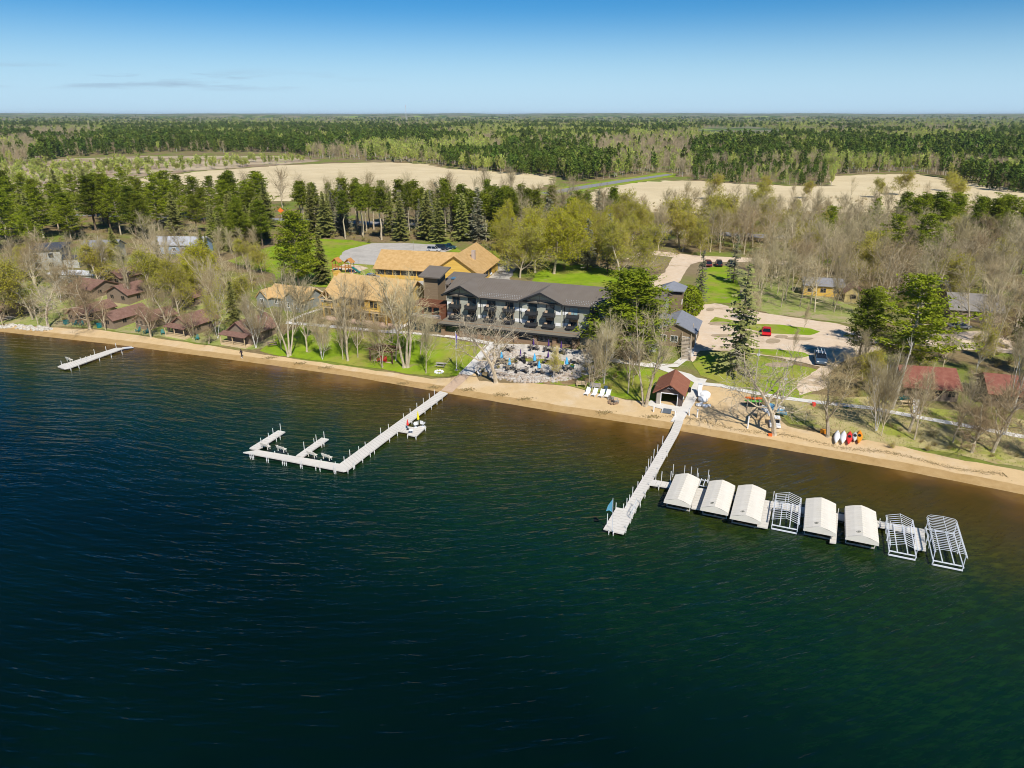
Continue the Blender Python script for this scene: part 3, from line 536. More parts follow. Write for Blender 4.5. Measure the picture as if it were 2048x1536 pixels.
# trees that can be told apart, photo pixel of the foot and row of the top
for a in [
    ('fullpine', 598, 572, 424, 'big dense dark green pine left of the log lodge and the play set', None, 1.1),
    ('spruce', 645, 568, 468, 'full green spruce between the big dense pine and the wooden play set', None, 1.2),
    ('tallspruce', 1474, 741, 522, 'tall open spruce standing alone on the grass by the sandy parking lot', None, 1.1),
    ('fullpine', 1262, 716, 545, 'broad bright green pine covering the right end of the grey hotel', None, 1.8),
    ('cedar', 1372, 628, 570, 'dome-shaped green cedar beside the small hip-roofed tower', None, 1.0),
    ('pine', 1714, 736, 578, 'round-crowned pine with pale bare lower branches right of the parking lot', None, 1.1),
    ('brightpine', 1805, 760, 550, 'wide spreading bright green pine just above the red-roofed right cabin', None, 1.35),
    ('brightpine', 1746, 690, 585, 'bright pine squeezed between the round-crowned pine and the wide spreading one', None, 1.1),
    ('pine', 1842, 715, 592, 'dark pine close behind the wide spreading one, to its right', None, 1.0),
    ('pine', 2040, 740, 610, 'dark pine cut by the right frame edge behind the far right red cabin', None, 1.0),
    ('gnarled', 992, 766, 612, 'large gnarled bare oak standing alone on the sand in front of the patio', None, .95),
    ('bough', 1290, 812, 628, 'three-stemmed bare tree on the sand just left of the boathouse', None, .9),
    ('birch', 1208, 768, 640, 'white birch on the grass right of the patio with a fan of white stems', None, .8),
    ('birchy', 1107, 760, 700, 'small thin birch in front of the patio rock wall', None, .8),
    ('gnarled', 1548, 870, 690, 'bare spreading tree over the blue and white boat on the sand', None, .95),
    ('oak', 1655, 874, 735, 'leaning bare tree just left of the row of kayaks', None, .9),
    ('birch', 1752, 862, 705, 'slender white birch right of the kayaks, beside the footpath', None, .6),
    ('slim', 1762, 872, 760, 'small crooked bare tree right of the white birch by the kayaks', None, .9),
    ('spruce', 472, 666, 560, 'small grey-green spruce behind the cabin with the wooden deck', None, 1.0),
    ('birchy', 436, 677, 568, 'lone white forked birch on the grass left of the cabin with the wooden deck', None, .6),
    ('birch', 512, 696, 590, 'cluster of white birch stems on the right side of the cabin with the wooden deck', None, .8),
    ('golden', 418, 600, 500, 'golden budding willow behind the red cabins, the right and brightest one', None, 1.0),
    ('golden', 316, 592, 522, 'yellow-green budding willow behind the red cabins, left of the golden one', None, 1.1),
    ('budding', 376, 600, 505, 'olive budding tree between the two yellow willows behind the red cabins', None, 1.0),
    ('bough', 578, 712, 545, 'tall dark leaning tree at the left end of the front lawn', None, .8),
    ('slim', 614, 704, 560, 'straight pale tree second from the left on the front lawn', None, 1.2),
    ('birch', 645, 719, 640, 'short white-trunked birch near the sand on the front lawn', None, .7),
    ('bare', 696, 722, 560, 'thick light-barked tree in the middle of the front lawn', None, .9),
    ('bare', 686, 719, 640, 'crooked leaning low tree touching the thick light-barked tree', None, .7),
    ('slim', 716, 715, 595, 'pale slim tree right of the thick light-barked tree on the front lawn', None, .9),
    ('bough', 812, 735, 545, 'big twisted bare tree beside the dark red pergola', None, 1.0),
    ('bare', 792, 722, 580, 'bare tree just behind the twisted tree by the pergola', None, .9),
    ('golden', 1108, 548, 436, 'round golden willow behind the hotel roof, between lot and back lawn', None, 1.15),
    ('golden', 1070, 545, 446, 'broad yellow-green willow left of the round golden one behind the hotel', None, 1.1),
    ('golden', 1148, 520, 420, 'orange-tinged budding tree behind the round golden willow', None, 1.0),
    ('budding', 1040, 556, 460, 'olive budding tree at the edge of the gravel yard behind the hotel', None, 1.1),
    ('thinspruce', 1174, 540, 436, 'grey thin spruce beside the back lawn with a dark core', None, 1.2),
    ('thinspruce', 1215, 545, 425, 'pine with patchy green top right of the grey thin spruce', None, .9),
    ('budding', 1240, 560, 455, 'budding tree with olive haze right of the back lawn', None, 1.1),
    ('budding', 1290, 555, 460, 'tall hazy budding tree behind the hip-roofed tower', None, 1.0),
    ('thinspruce', 1398, 610, 500, 'thin spruce at the left edge of the long bright lawn', None, .9),
    ('thinspruce', 1466, 566, 470, 'thin spruce at the top of the long bright lawn near the parked cars', None, 1.0),
    ('slim', 1513, 648, 588, 'small bare tree on the grass island left of the red car', None, 1.4),
    ('slim', 1607, 664, 612, 'thin staked sapling on the grass island right of the red car', None, .6),
    ('slim', 1585, 712, 660, 'thin sapling on the lower grass island of the sandy lot', None, .6),
    ('spruce', 50, 560, 490, 'dark short spruce in front of the modern grey house', None, 1.1),
    ('spruce', 232, 520, 455, 'short green spruce beside the white house with the red shutters', None, 1.3),
    ('brightpine', 242, 470, 356, 'tallest layered pine of the left pine stand', None, 1.0),
    ('bare', 310, 545, 432, 'tall pale bare tree in front of the blue house', None, .9),
    ('brightpine', 1650, 520, 412, 'solitary tiered pine rising from the bare woods on the right', None, .8),
    ('brightpine', 1745, 470, 396, 'small bright pine top right of the solitary tiered pine', None, .8),
    ('brightpine', 1775, 560, 430, 'large pine at the left of the big pine clump in the right woods', None, .95),
    ('brightpine', 1835, 570, 428, 'large pine in the middle of the big pine clump in the right woods', None, 1.1),
    ('brightpine', 1868, 560, 450, 'pine at the right of the big pine clump in the right woods', None, .9),
    ('bare', 20, 640, 565, 'bare tree at the left frame edge beside the first red cabin', None, .8),
    ('gnarled', 97, 656, 560, 'dark twisted oak above the shore boulders at left', None, 1.0),
    ('oak', 180, 658, 560, 'bare oak between the first two pairs of shore cabins', None, 1.05),
    ('oak', 340, 668, 575, 'gnarled bare oak in front of the middle shore cabins', None, 1.0),
    ('bare', 300, 630, 560, 'pale bare tree behind the middle shore cabins', None, .8),
    ('birch', 122, 605, 530, 'bundle of leaning white birches behind the left shore cabins', None, .9),
    ('birch', 262, 604, 540, 'pair of straight white birches beside the large upper red cabin', None, .5),
    ('birch', 208, 576, 470, 'forked white birch behind the upper red cabins', None, .7),
    ('oak', 418, 688, 655, 'low dark bushy bare tree by the sand left of the cabin with the wooden deck', None, 1.7),
    ('bare', 1828, 880, 745, 'leaning grey tree in front of the red cabin on the right', None, .7),
    ('bare', 1905, 885, 735, 'thick bare tree on the dry grass near the right shore', None, .7),
    ('birch', 2010, 870, 655, 'tall white birch with spreading stems near the right frame edge', None, .7),
    ('birchy', 1952, 745, 640, 'pair of pale birches behind the far right red cabin', None, .8),
    ('oak', 1985, 905, 770, 'bare oak beside the light-barked leaning tree at the right shore', None, .9),
    ('slim', 1945, 890, 800, 'light-barked leaning tree close to the right shore', None, .8),
]: tree(a[0], a[1], a[2], a[3], a[4], a[5], a[6])
# the dead leaning trunk above the right path
t_ = P(1784, 817); o_ = thing('dead_tree', 'bare dead trunk leaning right in front of the red-roofed cabin', 'tree', t_); q_ = MB(); LH = topH(1784, 817, 688)
pr = Vector((0, 0, -.3)); 
for k in range(6):
    nx2 = Vector((.38 * (k + 1) * LH / 13, .25 * k, LH * (k + 1) / 6)); q_.tube(pr, nx2, .26 - .035 * k, .225 - .035 * k, 7, cap=(k == 5)); pr = nx2
q_.build('trunk', [mat('dead_wood', (.42, .37, .30), .9, (.5, .46, .39), 2)], o_); q_ = MB()
for k in range(5): q_.tube(pr - Vector((0, 0, .5 + .4 * k)), pr + Vector((rnd.uniform(-1.5, 1.5), rnd.uniform(-1, 1), rnd.uniform(-.2, 1.2))), .05, .02, 4)
q_.build('broken_branch', [MATS['dead_wood']], o_)
# stands of trees that nothing tells apart: photo outline of their feet, spacing in metres, kinds, heights
BL = []                                     # keep-out circles for buildings (x, y, r)
def keep(px, py, r_): p = P(px, py); BL.append((p.x, p.y, r_))
for q in [(740, 600, 14), (860, 560, 22), (950, 560, 18), (1000, 640, 19), (1080, 640, 18), (1180, 640, 18), (570, 600, 9), (1345, 640, 10), (1337, 600, 5), (150, 600, 7), (245, 600, 8), (190, 640, 5), (235, 640, 6), (290, 650, 5), (370, 655, 6), (370, 605, 5), (480, 675, 6), (80, 520, 12), (185, 510, 12), (355, 500, 14), (1640, 574, 4), (1700, 595, 5), (1850, 790, 7), (2010, 795, 8), (1340, 790, 6), (1480, 530, 16), (1930, 640, 8), (1697, 878, 5.5), (1675, 890, 3), (1720, 890, 3), (1540, 840, 6), (1350, 840, 7), (1480, 850, 6), (1400, 830, 6), (1530, 690, 12), (1480, 650, 10), (1600, 740, 8)]: keep(*q)
def stand(poly, gap, mix, h, label, group, n=999, width=(.8, 1.1)):
    W = [P(*p) for p in poly]; x0, x1 = min(p.x for p in W), max(p.x for p in W); y0, y1 = min(p.y for p in W), max(p.y for p in W); c = 0; t = 0; loc = []
    while c < n and t < 9000:
        t += 1; x, y = rnd.uniform(x0, x1), rnd.uniform(y0, y1)
        if not inside(x, y, W) or any((x - a) ** 2 + (y - b) ** 2 < gap * gap for a, b in loc) or any((x - a) ** 2 + (y - b) ** 2 < 6 for a, b in PL) or any((x - a) ** 2 + (y - b) ** 2 < r_ * r_ for a, b, r_ in BL): continue
        loc.append((x, y)); k = rnd.choice(mix); hh = rnd.uniform(*h) * (.2 if k == 'shrub' else 1)
        lb, g = (label, group) if not isinstance(label, dict) else (label[k], group[k])
        plant(k, Vector((x, y, float(hgt(x, y)))), hh, lb, g, rnd.uniform(*width)); c += 1
    return c
CNT = []
def L2(**k): return k
CNT.append(stand([(-60, 530), (-60, 425), (120, 418), (300, 420), (555, 432), (555, 470), (430, 480), (300, 482), (215, 478), (100, 490), (30, 540)], 7.0, ['pine', 'pine', 'brightpine', 'pine', 'brightpine', 'spruce'], (14, 21), L2(pine='dark green pine in the stand around the houses on the left', brightpine='layered bright pine in the stand around the houses on the left', spruce='pointed spruce among the pines around the houses on the left'), L2(pine='dark pines around the left houses', brightpine='layered pines around the left houses', spruce='spruces around the left houses'), n=70, width=(.95, 1.45)))
CNT.append(stand([(400, 505), (400, 480), (545, 470), (545, 492)], 5.0, ['spruce', 'spruce', 'pine'], (12, 16), L2(spruce='green spruce in the row left of the bright back lawn', pine='pine in the row left of the bright back lawn'), L2(spruce='spruce row by the back lawn', pine='pines in the row by the back lawn'), n=14, width=(.9, 1.4)))
CNT.append(stand([(625, 474), (625, 455), (800, 456), (1000, 462), (1000, 488), (800, 482), (700, 478)], 6.0, ['spruce', 'thinspruce', 'redpine', 'spruce', 'redpine'], (14, 20), L2(spruce='green spruce in the belt behind the gravel lot', thinspruce='grey half-bare spruce in the belt behind the gravel lot', redpine='pine with a high crown in the belt behind the gravel lot'), L2(spruce='spruces behind the gravel lot', thinspruce='grey spruces behind the gravel lot', redpine='high-crowned pines behind the gravel lot'), n=42, width=(.8, 1.35)))
CNT.append(stand([(590, 445), (900, 452), (1230, 462), (1230, 482), (1000, 490), (900, 468), (600, 460)], 5.0, ['redpine', 'redpine', 'thinspruce', 'redpine', 'bare'], (14, 18), L2(redpine='high-crowned pine in the long row along the highway', thinspruce='grey spruce in the long row along the highway', bare='bare tree in the long pine row along the highway'), L2(redpine='pine row along the highway', thinspruce='grey spruces along the highway', bare='bare trees in the pine row'), n=66, width=(.9, 1.5)))
CNT.append(stand([(1800, 500), (1790, 470), (2200, 490), (2200, 530), (2000, 515)], 6.0, ['redpine', 'pine', 'brightpine'], (14, 18), L2(redpine='high-crowned pine in the right-hand pine row before the tan field', pine='dark pine in the right-hand pine row before the tan field', brightpine='bright pine in the right-hand pine row before the tan field'), L2(redpine='high-crowned pines at far right', pine='dark pines at far right', brightpine='bright pines at far right'), n=40, width=(.9, 1.5)))
CNT.append(stand([(1500, 560), (1420, 500), (1480, 478), (1700, 492), (2150, 530), (2250, 640), (2150, 740), (1990, 720), (1900, 650), (1760, 620), (1620, 575), (1560, 590)], 6.2, ['bare', 'bare', 'bough', 'slim', 'bare', 'slim', 'bare', 'bough', 'budding'], (11, 15), L2(bare='bare grey-brown tree in the woods right of the bright lawn', bough='many-stemmed bare tree in the woods right of the bright lawn', slim='slim upright bare tree in the woods right of the bright lawn', shrub='leafless undergrowth shrub in the woods right of the bright lawn', budding='greenish budding tree in the woods right of the bright lawn'), L2(budding='budding trees in the right woods', bare='bare trees in the right woods', bough='many-stemmed trees in the right woods', slim='slim trees in the right woods', shrub='shrubs in the right woods'), n=165))
CNT.append(stand([(1240, 505), (1240, 470), (1420, 472), (1500, 480), (1420, 520), (1380, 512), (1300, 502)], 7.0, ['budding', 'budding', 'bare', 'slim'], (10, 15), L2(budding='hazy olive budding tree between the highway and the long lawn', bare='bare tree between the highway and the long lawn', slim='slim bare tree between the highway and the long lawn'), L2(budding='budding trees by the highway', bare='bare trees by the highway', slim='slim trees by the highway'), n=34))
CNT.append(stand([(1000, 535), (1010, 495), (1180, 490), (1240, 500), (1240, 530), (1100, 525), (1040, 545)], 6.5, ['budding', 'budding', 'golden', 'thinspruce'], (9, 14), L2(budding='olive budding tree in the grove behind the gravel yard', bare='bare tree in the grove behind the gravel yard', shrub='shrub in the grove behind the gravel yard', thinspruce='grey spruce in the grove behind the gravel yard', golden='yellow willow in the grove behind the gravel yard'), L2(golden='yellow willows behind the gravel yard', budding='budding trees behind the gravel yard', bare='bare trees behind the gravel yard', shrub='shrubs behind the gravel yard', thinspruce='grey spruces behind the gravel yard'), n=24))
CNT.append(stand([(1150, 430), (1450, 430), (1800, 442), (2200, 455), (2200, 478), (1700, 470), (1420, 456), (1150, 450)], 6.5, ['slim', 'slim', 'bare', 'slim', 'bare', 'budding'], (8, 13), L2(slim='slim bare tree in the line between the highway and the tan field', bare='broad bare tree in the line between the highway and the tan field', budding='greenish budding tree in the line between the highway and the tan field'), L2(slim='slim trees beyond the highway', bare='bare trees beyond the highway', budding='budding trees beyond the highway'), n=74, width=(.8, 1.2)))
CNT.append(stand([(480, 412), (900, 412), (1140, 415), (1140, 436), (900, 430), (480, 424)], 16, ['bare', 'slim', 'bare'], (13, 18), L2(bare='tall bare tree standing before the tan field at left', slim='slim bare tree standing before the tan field at left'), L2(bare='bare trees before the left tan field', slim='slim trees before the left tan field'), n=26))
CNT.append(stand([(1780, 920), (1690, 868), (1740, 840), (1900, 850), (2100, 880), (2300, 960), (2250, 985), (2048, 925), (1900, 900)], 4.2, ['bare', 'slim', 'oak', 'shrub'], (6, 10), L2(bare='bare tree on the dry grass of the right shore', slim='slim bare tree on the dry grass of the right shore', oak='low spreading bare tree on the right shore', shrub='leafless shrub on the dry grass of the right shore'), L2(bare='bare trees on the right shore', slim='slim trees on the right shore', oak='spreading trees on the right shore', shrub='shrubs on the right shore'), n=32))
CNT.append(stand([(1660, 790), (1640, 740), (1780, 740), (1960, 740), (2200, 780), (2250, 850), (2048, 840), (1900, 825), (1760, 800)], 4.5, ['bare', 'slim', 'shrub', 'budding'], (6, 9), L2(bare='bare tree near the red cabins on the right', slim='slim bare tree near the red cabins on the right', budding='budding tree near the red cabins on the right', shrub='leafless shrub near the red cabins on the right'), L2(bare='bare trees by the right cabins', slim='slim trees by the right cabins', budding='budding trees by the right cabins', shrub='shrubs by the right cabins'), n=34))
CNT.append(stand([(-80, 620), (-80, 560), (60, 555), (160, 550), (330, 560), (450, 585), (440, 650), (300, 640), (200, 620), (60, 645)], 6.0, ['bare', 'oak', 'bough', 'bare', 'budding'], (9, 13), L2(bare='bare tree among the red-roofed cabins at left', oak='spreading bare oak among the red-roofed cabins at left', bough='many-stemmed bare tree among the red-roofed cabins at left', budding='budding tree among the red-roofed cabins at left', shrub='shrub among the red-roofed cabins at left'), L2(bare='bare trees by the left cabins', oak='oaks by the left cabins', bough='many-stemmed trees by the left cabins', budding='budding trees by the left cabins', shrub='shrubs by the left cabins'), n=28))
CNT.append(stand([(-60, 652), (-60, 640), (100, 648), (270, 664), (440, 684), (520, 700), (440, 692), (270, 672), (100, 656)], 7, ['bare', 'oak', 'bare'], (5, 8), L2(bare='bare tree along the grass edge in front of the left shore cabins', oak='spreading oak along the grass edge in front of the left shore cabins'), L2(bare='bare trees at the left grass edge', oak='oaks at the left grass edge'), n=6))
CNT.append(stand([(440, 600), (440, 530), (540, 540), (560, 575), (640, 580), (530, 600), (520, 650), (470, 650)], 4.2, ['shrub', 'bare', 'shrub', 'budding'], (7, 10), L2(bare='bare tree between the yellow willows and the tan cottage', budding='budding tree between the yellow willows and the tan cottage', shrub='brown shrub between the yellow willows and the tan cottage'), L2(bare='bare trees by the tan cottage', budding='budding trees by the tan cottage', shrub='shrubs by the tan cottage'), n=26))
CNT.append(stand([(1500, 575), (1490, 610), (1600, 622), (1740, 640), (1720, 625), (1620, 596), (1540, 570)], 4.5, ['bare', 'slim'], (9, 13), L2(bare='bare tree on the thin grass before the yellow cabins', slim='slim bare tree on the thin grass before the yellow cabins'), L2(bare='bare trees before the yellow cabins', slim='slim trees before the yellow cabins'), n=20))
CNT.append(stand([(290, 512), (440, 505), (520, 500), (440, 520), (300, 530)], 4, ['shrub', 'slim', 'spruce', 'bare'], (7, 11), L2(shrub='shrub in front of the light blue house', slim='slim bare tree in front of the light blue house', spruce='small spruce in front of the light blue house', bare='low bare tree in front of the light blue house'), L2(shrub='shrubs by the blue house', slim='slim trees by the blue house', spruce='small spruces by the blue house', bare='bare trees by the blue house'), n=14))
CNT.append(stand([(545, 700), (600, 660), (760, 680), (840, 700), (870, 750), (700, 728)], 6, ['slim', 'bare'], (8, 12), L2(slim='slim tree on the front lawn before the log lodge', bare='bare tree on the front lawn before the log lodge'), L2(slim='slim trees on the front lawn', bare='bare trees on the front lawn'), n=11))
CNT.append(stand([(1170, 790), (1180, 735), (1260, 735), (1310, 755), (1300, 800), (1230, 792)], 3.2, ['slim', 'bare', 'shrub'], (6, 10), L2(slim='slim bare tree in the shady grove left of the boathouse', bare='bare tree in the shady grove left of the boathouse', shrub='shrub in the shady grove left of the boathouse'), L2(slim='slim trees by the boathouse', bare='bare trees by the boathouse', shrub='shrubs by the boathouse'), n=11))
CNT.append(stand([(640, 480), (690, 470), (740, 486), (700, 478)], 4, ['shrub'], (10, 12), 'low green-brown shrub at the top edge of the bright back lawn', 'shrubs above the back lawn', n=6))
CNT.append(stand([(985, 700), (1010, 692), (1000, 740), (950, 745)], 2.0, ['shrub'], (4, 6), 'small leafless shrub at the left edge of the patio', 'shrubs left of the patio', n=7))
CNT.append(stand([(1160, 735), (1185, 720), (1200, 740), (1175, 765)], 1.6, ['shrub'], (5, 8), 'brown shrub at the right edge of the patio', 'shrubs right of the patio', n=8))
CNT.append(stand([(890, 672), (900, 670), (960, 678), (960, 682), (900, 676)], 1.8, ['cedar'], (1.2, 1.4), 'tiny round green bush in the bed along the hotel wall', 'round bushes along the hotel', n=2))
CNT.append(stand([(1180, 388), (1400, 384), (1680, 392), (1860, 362), (2000, 398), (2000, 425), (1700, 420), (1200, 420)], 14, ['bare', 'slim', 'budding'], (8, 13), L2(bare='bare tree standing out in the right tan field', slim='slim bare tree standing out in the right tan field', budding='budding tree standing out in the right tan field'), L2(bare='bare trees in the right field', slim='slim trees in the right field', budding='budding trees in the right field'), n=16))
print('TREES', CNT, sum(CNT))

# ---------------------------------------------------------------- buildings
m_gw = mat('grey_green_siding', (.36, .36, .29), .8, (.41, .41, .335), .4, stretch=(1, 1, 9), contrast=.1)
m_roof = mat('dark_metal_roof', (.155, .13, .105), .85, (.18, .155, .13), .5, spec=.2)
m_pent = mat('brown_grey_metal_roof', (.17, .15, .115), .8, (.20, .18, .14), .5, spec=.2)
m_fas = mat('black_trim', (.025, .026, .028), .5)
m_brick = mat('brown_stone', (.21, .135, .08), .9, (.30, .20, .125), 4, stretch=(1, 1, 3))
m_tower = mat('brown_siding', (.20, .145, .085), .8, (.245, .18, .11), 1.2, stretch=(.3, .3, 9), contrast=.15)
m_rust = mat('red_brown_slats', (.17, .065, .035), .7, (.23, .095, .05), 2)
m_glass = mat('window_glass', (.02, .035, .045), .08, spec=.8)
m_glassl = mat('pale_blind_glass', (.30, .45, .47), .2, spec=.6)
m_glassd = mat('dark_porch_screen', (.016, .018, .02), .3, spec=.4)
m_white = mat('white_paint', (.80, .80, .78), .6)
m_tan = mat('tan_shingles', (.50, .32, .13), .9, (.58, .39, .175), 1.2, bump=.01, bscale=8, contrast=.15)
m_tan2 = mat('orange_tan_shingles', (.44, .27, .10), .9, (.54, .35, .15), 1.0, contrast=.15)
m_log = mat('honey_logs', (.56, .34, .06), .6, (.68, .45, .10), .5, stretch=(.4, .4, 7), bump=.03, bscale=2, contrast=.15)
m_logd = mat('pale_timber', (.58, .43, .24), .7, (.66, .51, .31), 2)
m_red = mat('red_brown_shingles', (.17, .09, .065), .9, (.25, .145, .11), 1.6, contrast=.2, bump=.01, bscale=8)
m_redb = mat('brick_red_shingles', (.20, .065, .045), .9, (.27, .11, .075), 1.4, contrast=.2)
m_cab = mat('weathered_brown_boards', (.20, .145, .10), .9, (.28, .21, .15), 1.5, stretch=(1, 1, 5))
m_grey = mat('grey_shingles', (.20, .20, .21), .9, (.26, .26, .27), 1.5)
m_greyb = mat('bluish_grey_shingles', (.19, .20, .225), .9, (.24, .25, .28), 1.5)
m_steel = mat('galvanised_steel', (.62, .64, .66), .4, spec=.5, metal=.2)
m_wood = mat('deck_boards', (.40, .33, .24), .85, (.50, .42, .32), 2)
def frame_pane(b, x, y, z, w_, h, face='f', glass=None, fm=None, t=.07, name='window', mull=1):
    """window set on the wall plane; face f/b look along -y/+y, l/r along -x/+x. (x,y) is the middle of its foot"""
    g = glass or m_glass; fm = fm or m_white; F_, Q = MB(), MB(); s_ = {'f': -1, 'b': 1, 'l': -1, 'r': 1}[face]
    def bx(mb, a, c, z0, z1, d0, d1):
        d0, d1 = sorted((d0 * s_, d1 * s_))
        if face in 'fb': mb.box(x + a, x + c, y + d0, y + d1, z0, z1)
        else: mb.box(x + d0, x + d1, y + a, y + c, z0, z1)
    bx(Q, -w_ / 2 + t * .5, w_ / 2 - t * .5, z + t * .5, z + h - t * .5, -.05, .02)
    bx(F_, -w_ / 2, -w_ / 2 + t, z, z + h, -.04, .06); bx(F_, w_ / 2 - t, w_ / 2, z, z + h, -.04, .06)
    bx(F_, -w_ / 2 + t, w_ / 2 - t, z, z + t, -.04, .055); bx(F_, -w_ / 2 + t, w_ / 2 - t, z + h - t, z + h, -.04, .055)
    for i in range(mull): c = -w_ / 2 + w_ * (i + 1) / (mull + 1); bx(F_, c - t * .35, c + t * .35, z + t, z + h - t, .021, .05)
    f_ = F_.build(name, fm, b); Q.build('pane', g, f_); return f_
def gable(b, x0, x1, y0, y1, zw, zr, ov=.4, axis='y', wm=None, rm=None, th=.16, z0=-1.2, og=None, name='wall'):
    """walls with gable ends and a pitched roof; axis is the ridge direction"""
    og = ov if og is None else og; W = MB()
    if axis == 'y':
        c = (x0 + x1) / 2; W.ext([(x0, z0), (x1, z0), (x1, zw), (c, zr), (x0, zw)], y0, y1, 'y'); k = (zr - zw) / (c - x0)
        Rf = MB(); g = .01
        Rf.slab([(c, y0 - og, zr + th + g), (c, y1 + og, zr + th + g), (x0 - ov, y1 + og, zw - k * ov + th + g), (x0 - ov, y0 - og, zw - k * ov + th + g)], th)
        Rf.slab([(c, y0 - og, zr + th + g), (x1 + ov, y0 - og, zw - k * ov + th + g), (x1 + ov, y1 + og, zw - k * ov + th + g), (c, y1 + og, zr + th + g)], th)
    else:
        c = (y0 + y1) / 2; W.ext([(y0, z0), (y1, z0), (y1, zw), (c, zr), (y0, zw)], x0, x1, 'x'); k = (zr - zw) / (c - y0); Rf = MB(); g = .01
        Rf.slab([(x0 - og, c, zr + th + g), (x0 - og, y0 - ov, zw - k * ov + th + g), (x1 + og, y0 - ov, zw - k * ov + th + g), (x1 + og, c, zr + th + g)], th)
        Rf.slab([(x0 - og, c, zr + th + g), (x1 + og, c, zr + th + g), (x1 + og, y1 + ov, zw - k * ov + th + g), (x0 - og, y1 + ov, zw - k * ov + th + g)], th)
    return W.build(name, wm, b), Rf.build('roof', rm, b)
def bx_part(b, name, m_, *a): q = MB(); q.box(*a); return q.build(name, m_, b)
# ================= hotel
A = Vector((-14.4, 140.9, 2.45)); H_ = thing('hotel', 'long three-storey grey hotel with dark metal roof, balconies and brown stair tower behind the patio', 'hotel', A, R(-20))
q = MB(); q.box(0, 28.6, 0, 2.6, -1.2, 3.0); q.build('ground_floor_wall', m_brick, H_)
q = MB(); xs_ = [0, 3.6, 7.4]
UL, UR, Y0, Y1, ZE, ZR = .2, 43.4, 2.5, 16.5, 7.95, 10.15
q.ext([(Y0, -1.2), (Y1, -1.2), (Y1, ZE), ((Y0 + Y1) / 2, 10.2), (Y0, ZE)], UL, UR, 'x'); q.build('wall', m_gw, H_)
GB = [(0.0, 7.4), (16.4, 25.0), (34.6, 43.0)]
for g0, g1 in GB:
    q = MB(); q.ext([(g0 + .3, 3.35), (g1 - .3, 3.35), (g1 - .3, ZE + .05), ((g0 + g1) / 2, 9.85), (g0 + .3, ZE + .05)], 2.12, 2.52, 'y'); q.build('gable_wall', m_gw, H_)
q = MB(); yc = (Y0 + Y1) / 2; sl = (10.45 - 8.1) / (yc - 1.7)
q.slab([(-.5, yc, 10.45), (-.5, 1.7, 8.1), (UR + .6, 1.7, 8.1), (UR + .6, yc, 10.45)], .22)
q.slab([(-.5, yc, 10.45), (UR + .6, yc, 10.45), (UR + .6, Y1 + .8, 8.1), (-.5, Y1 + .8, 8.1)], .22)
rf = q.build('roof', m_roof, H_)
q = MB()
for k in range(90):                               # standing seams
    x = -.4 + k * (UR + .9) / 89; q.bar((x, 1.72, 8.135), (x, yc - .05, 10.46), .03, .05)
q.build('standing_seam', m_roof, rf)
q = MB()
for row in range(3):
    for k in range(88):
        x = .4 + k * .49 + (row % 2) * .22
        if any(a - .2 < x < c + .2 for a, c in GB): continue
        y = 2.35 + row * .55; z = 8.1 + (y - 1.7) * sl + .03; q.box(x - .05, x + .05, y - .03, y + .03, z, z + .1)
q.build('snow_guard', m_steel, rf)
for g0, g1 in GB:
    c = (g0 + g1) / 2; ex = .45; zt = 10.3; ze = 8.2; ksl = (zt - ze) / (c - g0 + ex); q = MB()
    yt = 1.7 + (zt - 8.1) / sl; ye = 1.7 + (ze - 8.1) / sl
    q.slab([(c, 1.05, zt + .05), (c, yt + .2, zt + .05), (g0 - ex, ye + .2, ze + .02), (g0 - ex, 1.05, ze + .02)], .2)
    q.slab([(c, 1.05, zt + .05), (g1 + ex, 1.05, ze + .02), (g1 + ex, ye + .2, ze + .02), (c, yt + .2, zt + .05)], .2)
    q.build('gable_roof', m_roof, H_)
    q = MB(); q.bar((g0 - ex, 1.0, ze - .12), (c, 1.0, zt - .1), .08, .34); q.bar((c, 1.0, zt - .1), (g1 + ex, 1.0, ze - .12), .08, .34)
    q.bar((c - 2.1, 1.02, ze + .55), (c + 2.1, 1.02, ze + .55), .08, .2); q.bar((c, 1.03, ze + .3), (c, 1.03, zt - .15), .09, .16)
    q.bar((c - 1.2, 1.035, ze + .62), (c, 1.035, ze + .28), .07, .12); q.bar((c, 1.035, ze + .28), (c + 1.2, 1.035, ze + .62), .07, .12)
    q.build('gable_truss', m_fas, H_)
q = MB()
for a, c in ((7.9, 15.9), (25.5, 34.1)): q.box(a, c, 1.62, 1.69, 7.72, 8.1)
q.box(-.56, -.5, 1.7, yc, 7.7, 7.98)
for x in (7.7, 16.1, 25.3, 34.3): q.box(x - .06, x + .06, 2.36, 2.46, 3.4, 7.9)
q.build('fascia', m_fas, H_)
q = MB(); q.slab([(-.5, -1.1, 2.72), (29.2, -1.1, 2.72), (30.0, 2.5, 3.42), (.4, 2.5, 3.42)], .14); q.build('pent_roof', m_pent, H_)
q = MB(); q.box(-.5, 29.2, -1.17, -1.1, 2.42, 2.74); q.slab([(29.2, -1.1, 2.7), (29.24, -1.1, 2.7), (30.04, 2.5, 3.4), (30.0, 2.5, 3.4)], .25); q.build('pent_fascia', m_fas, H_)
q = MB(); q.slab([(-.3, -1.0, 2.4), (29, -1.0, 2.4), (29, -.02, 2.42), (-.3, -.02, 2.42)], .05); q.build('soffit', m_fas, H_)
for i in range(8):
    x = .35 + i * 3.98; q = MB(); q.box(x - .38, x + .38, -.42, -.01, -1, 1.75); q.box(x - .44, x + .44, -.48, 0.02, 1.75, 1.87); q.box(x - .12, x + .12, -.3, -.1, 1.87, 2.36); q.build('brick_pier', m_brick, H_)
for i in range(7):
    x = .35 + 3.98 * (i + .5); frame_pane(H_, x, 0, .85, 2.9, 1.5, 'f', m_glass, m_fas, .07, mull=3)
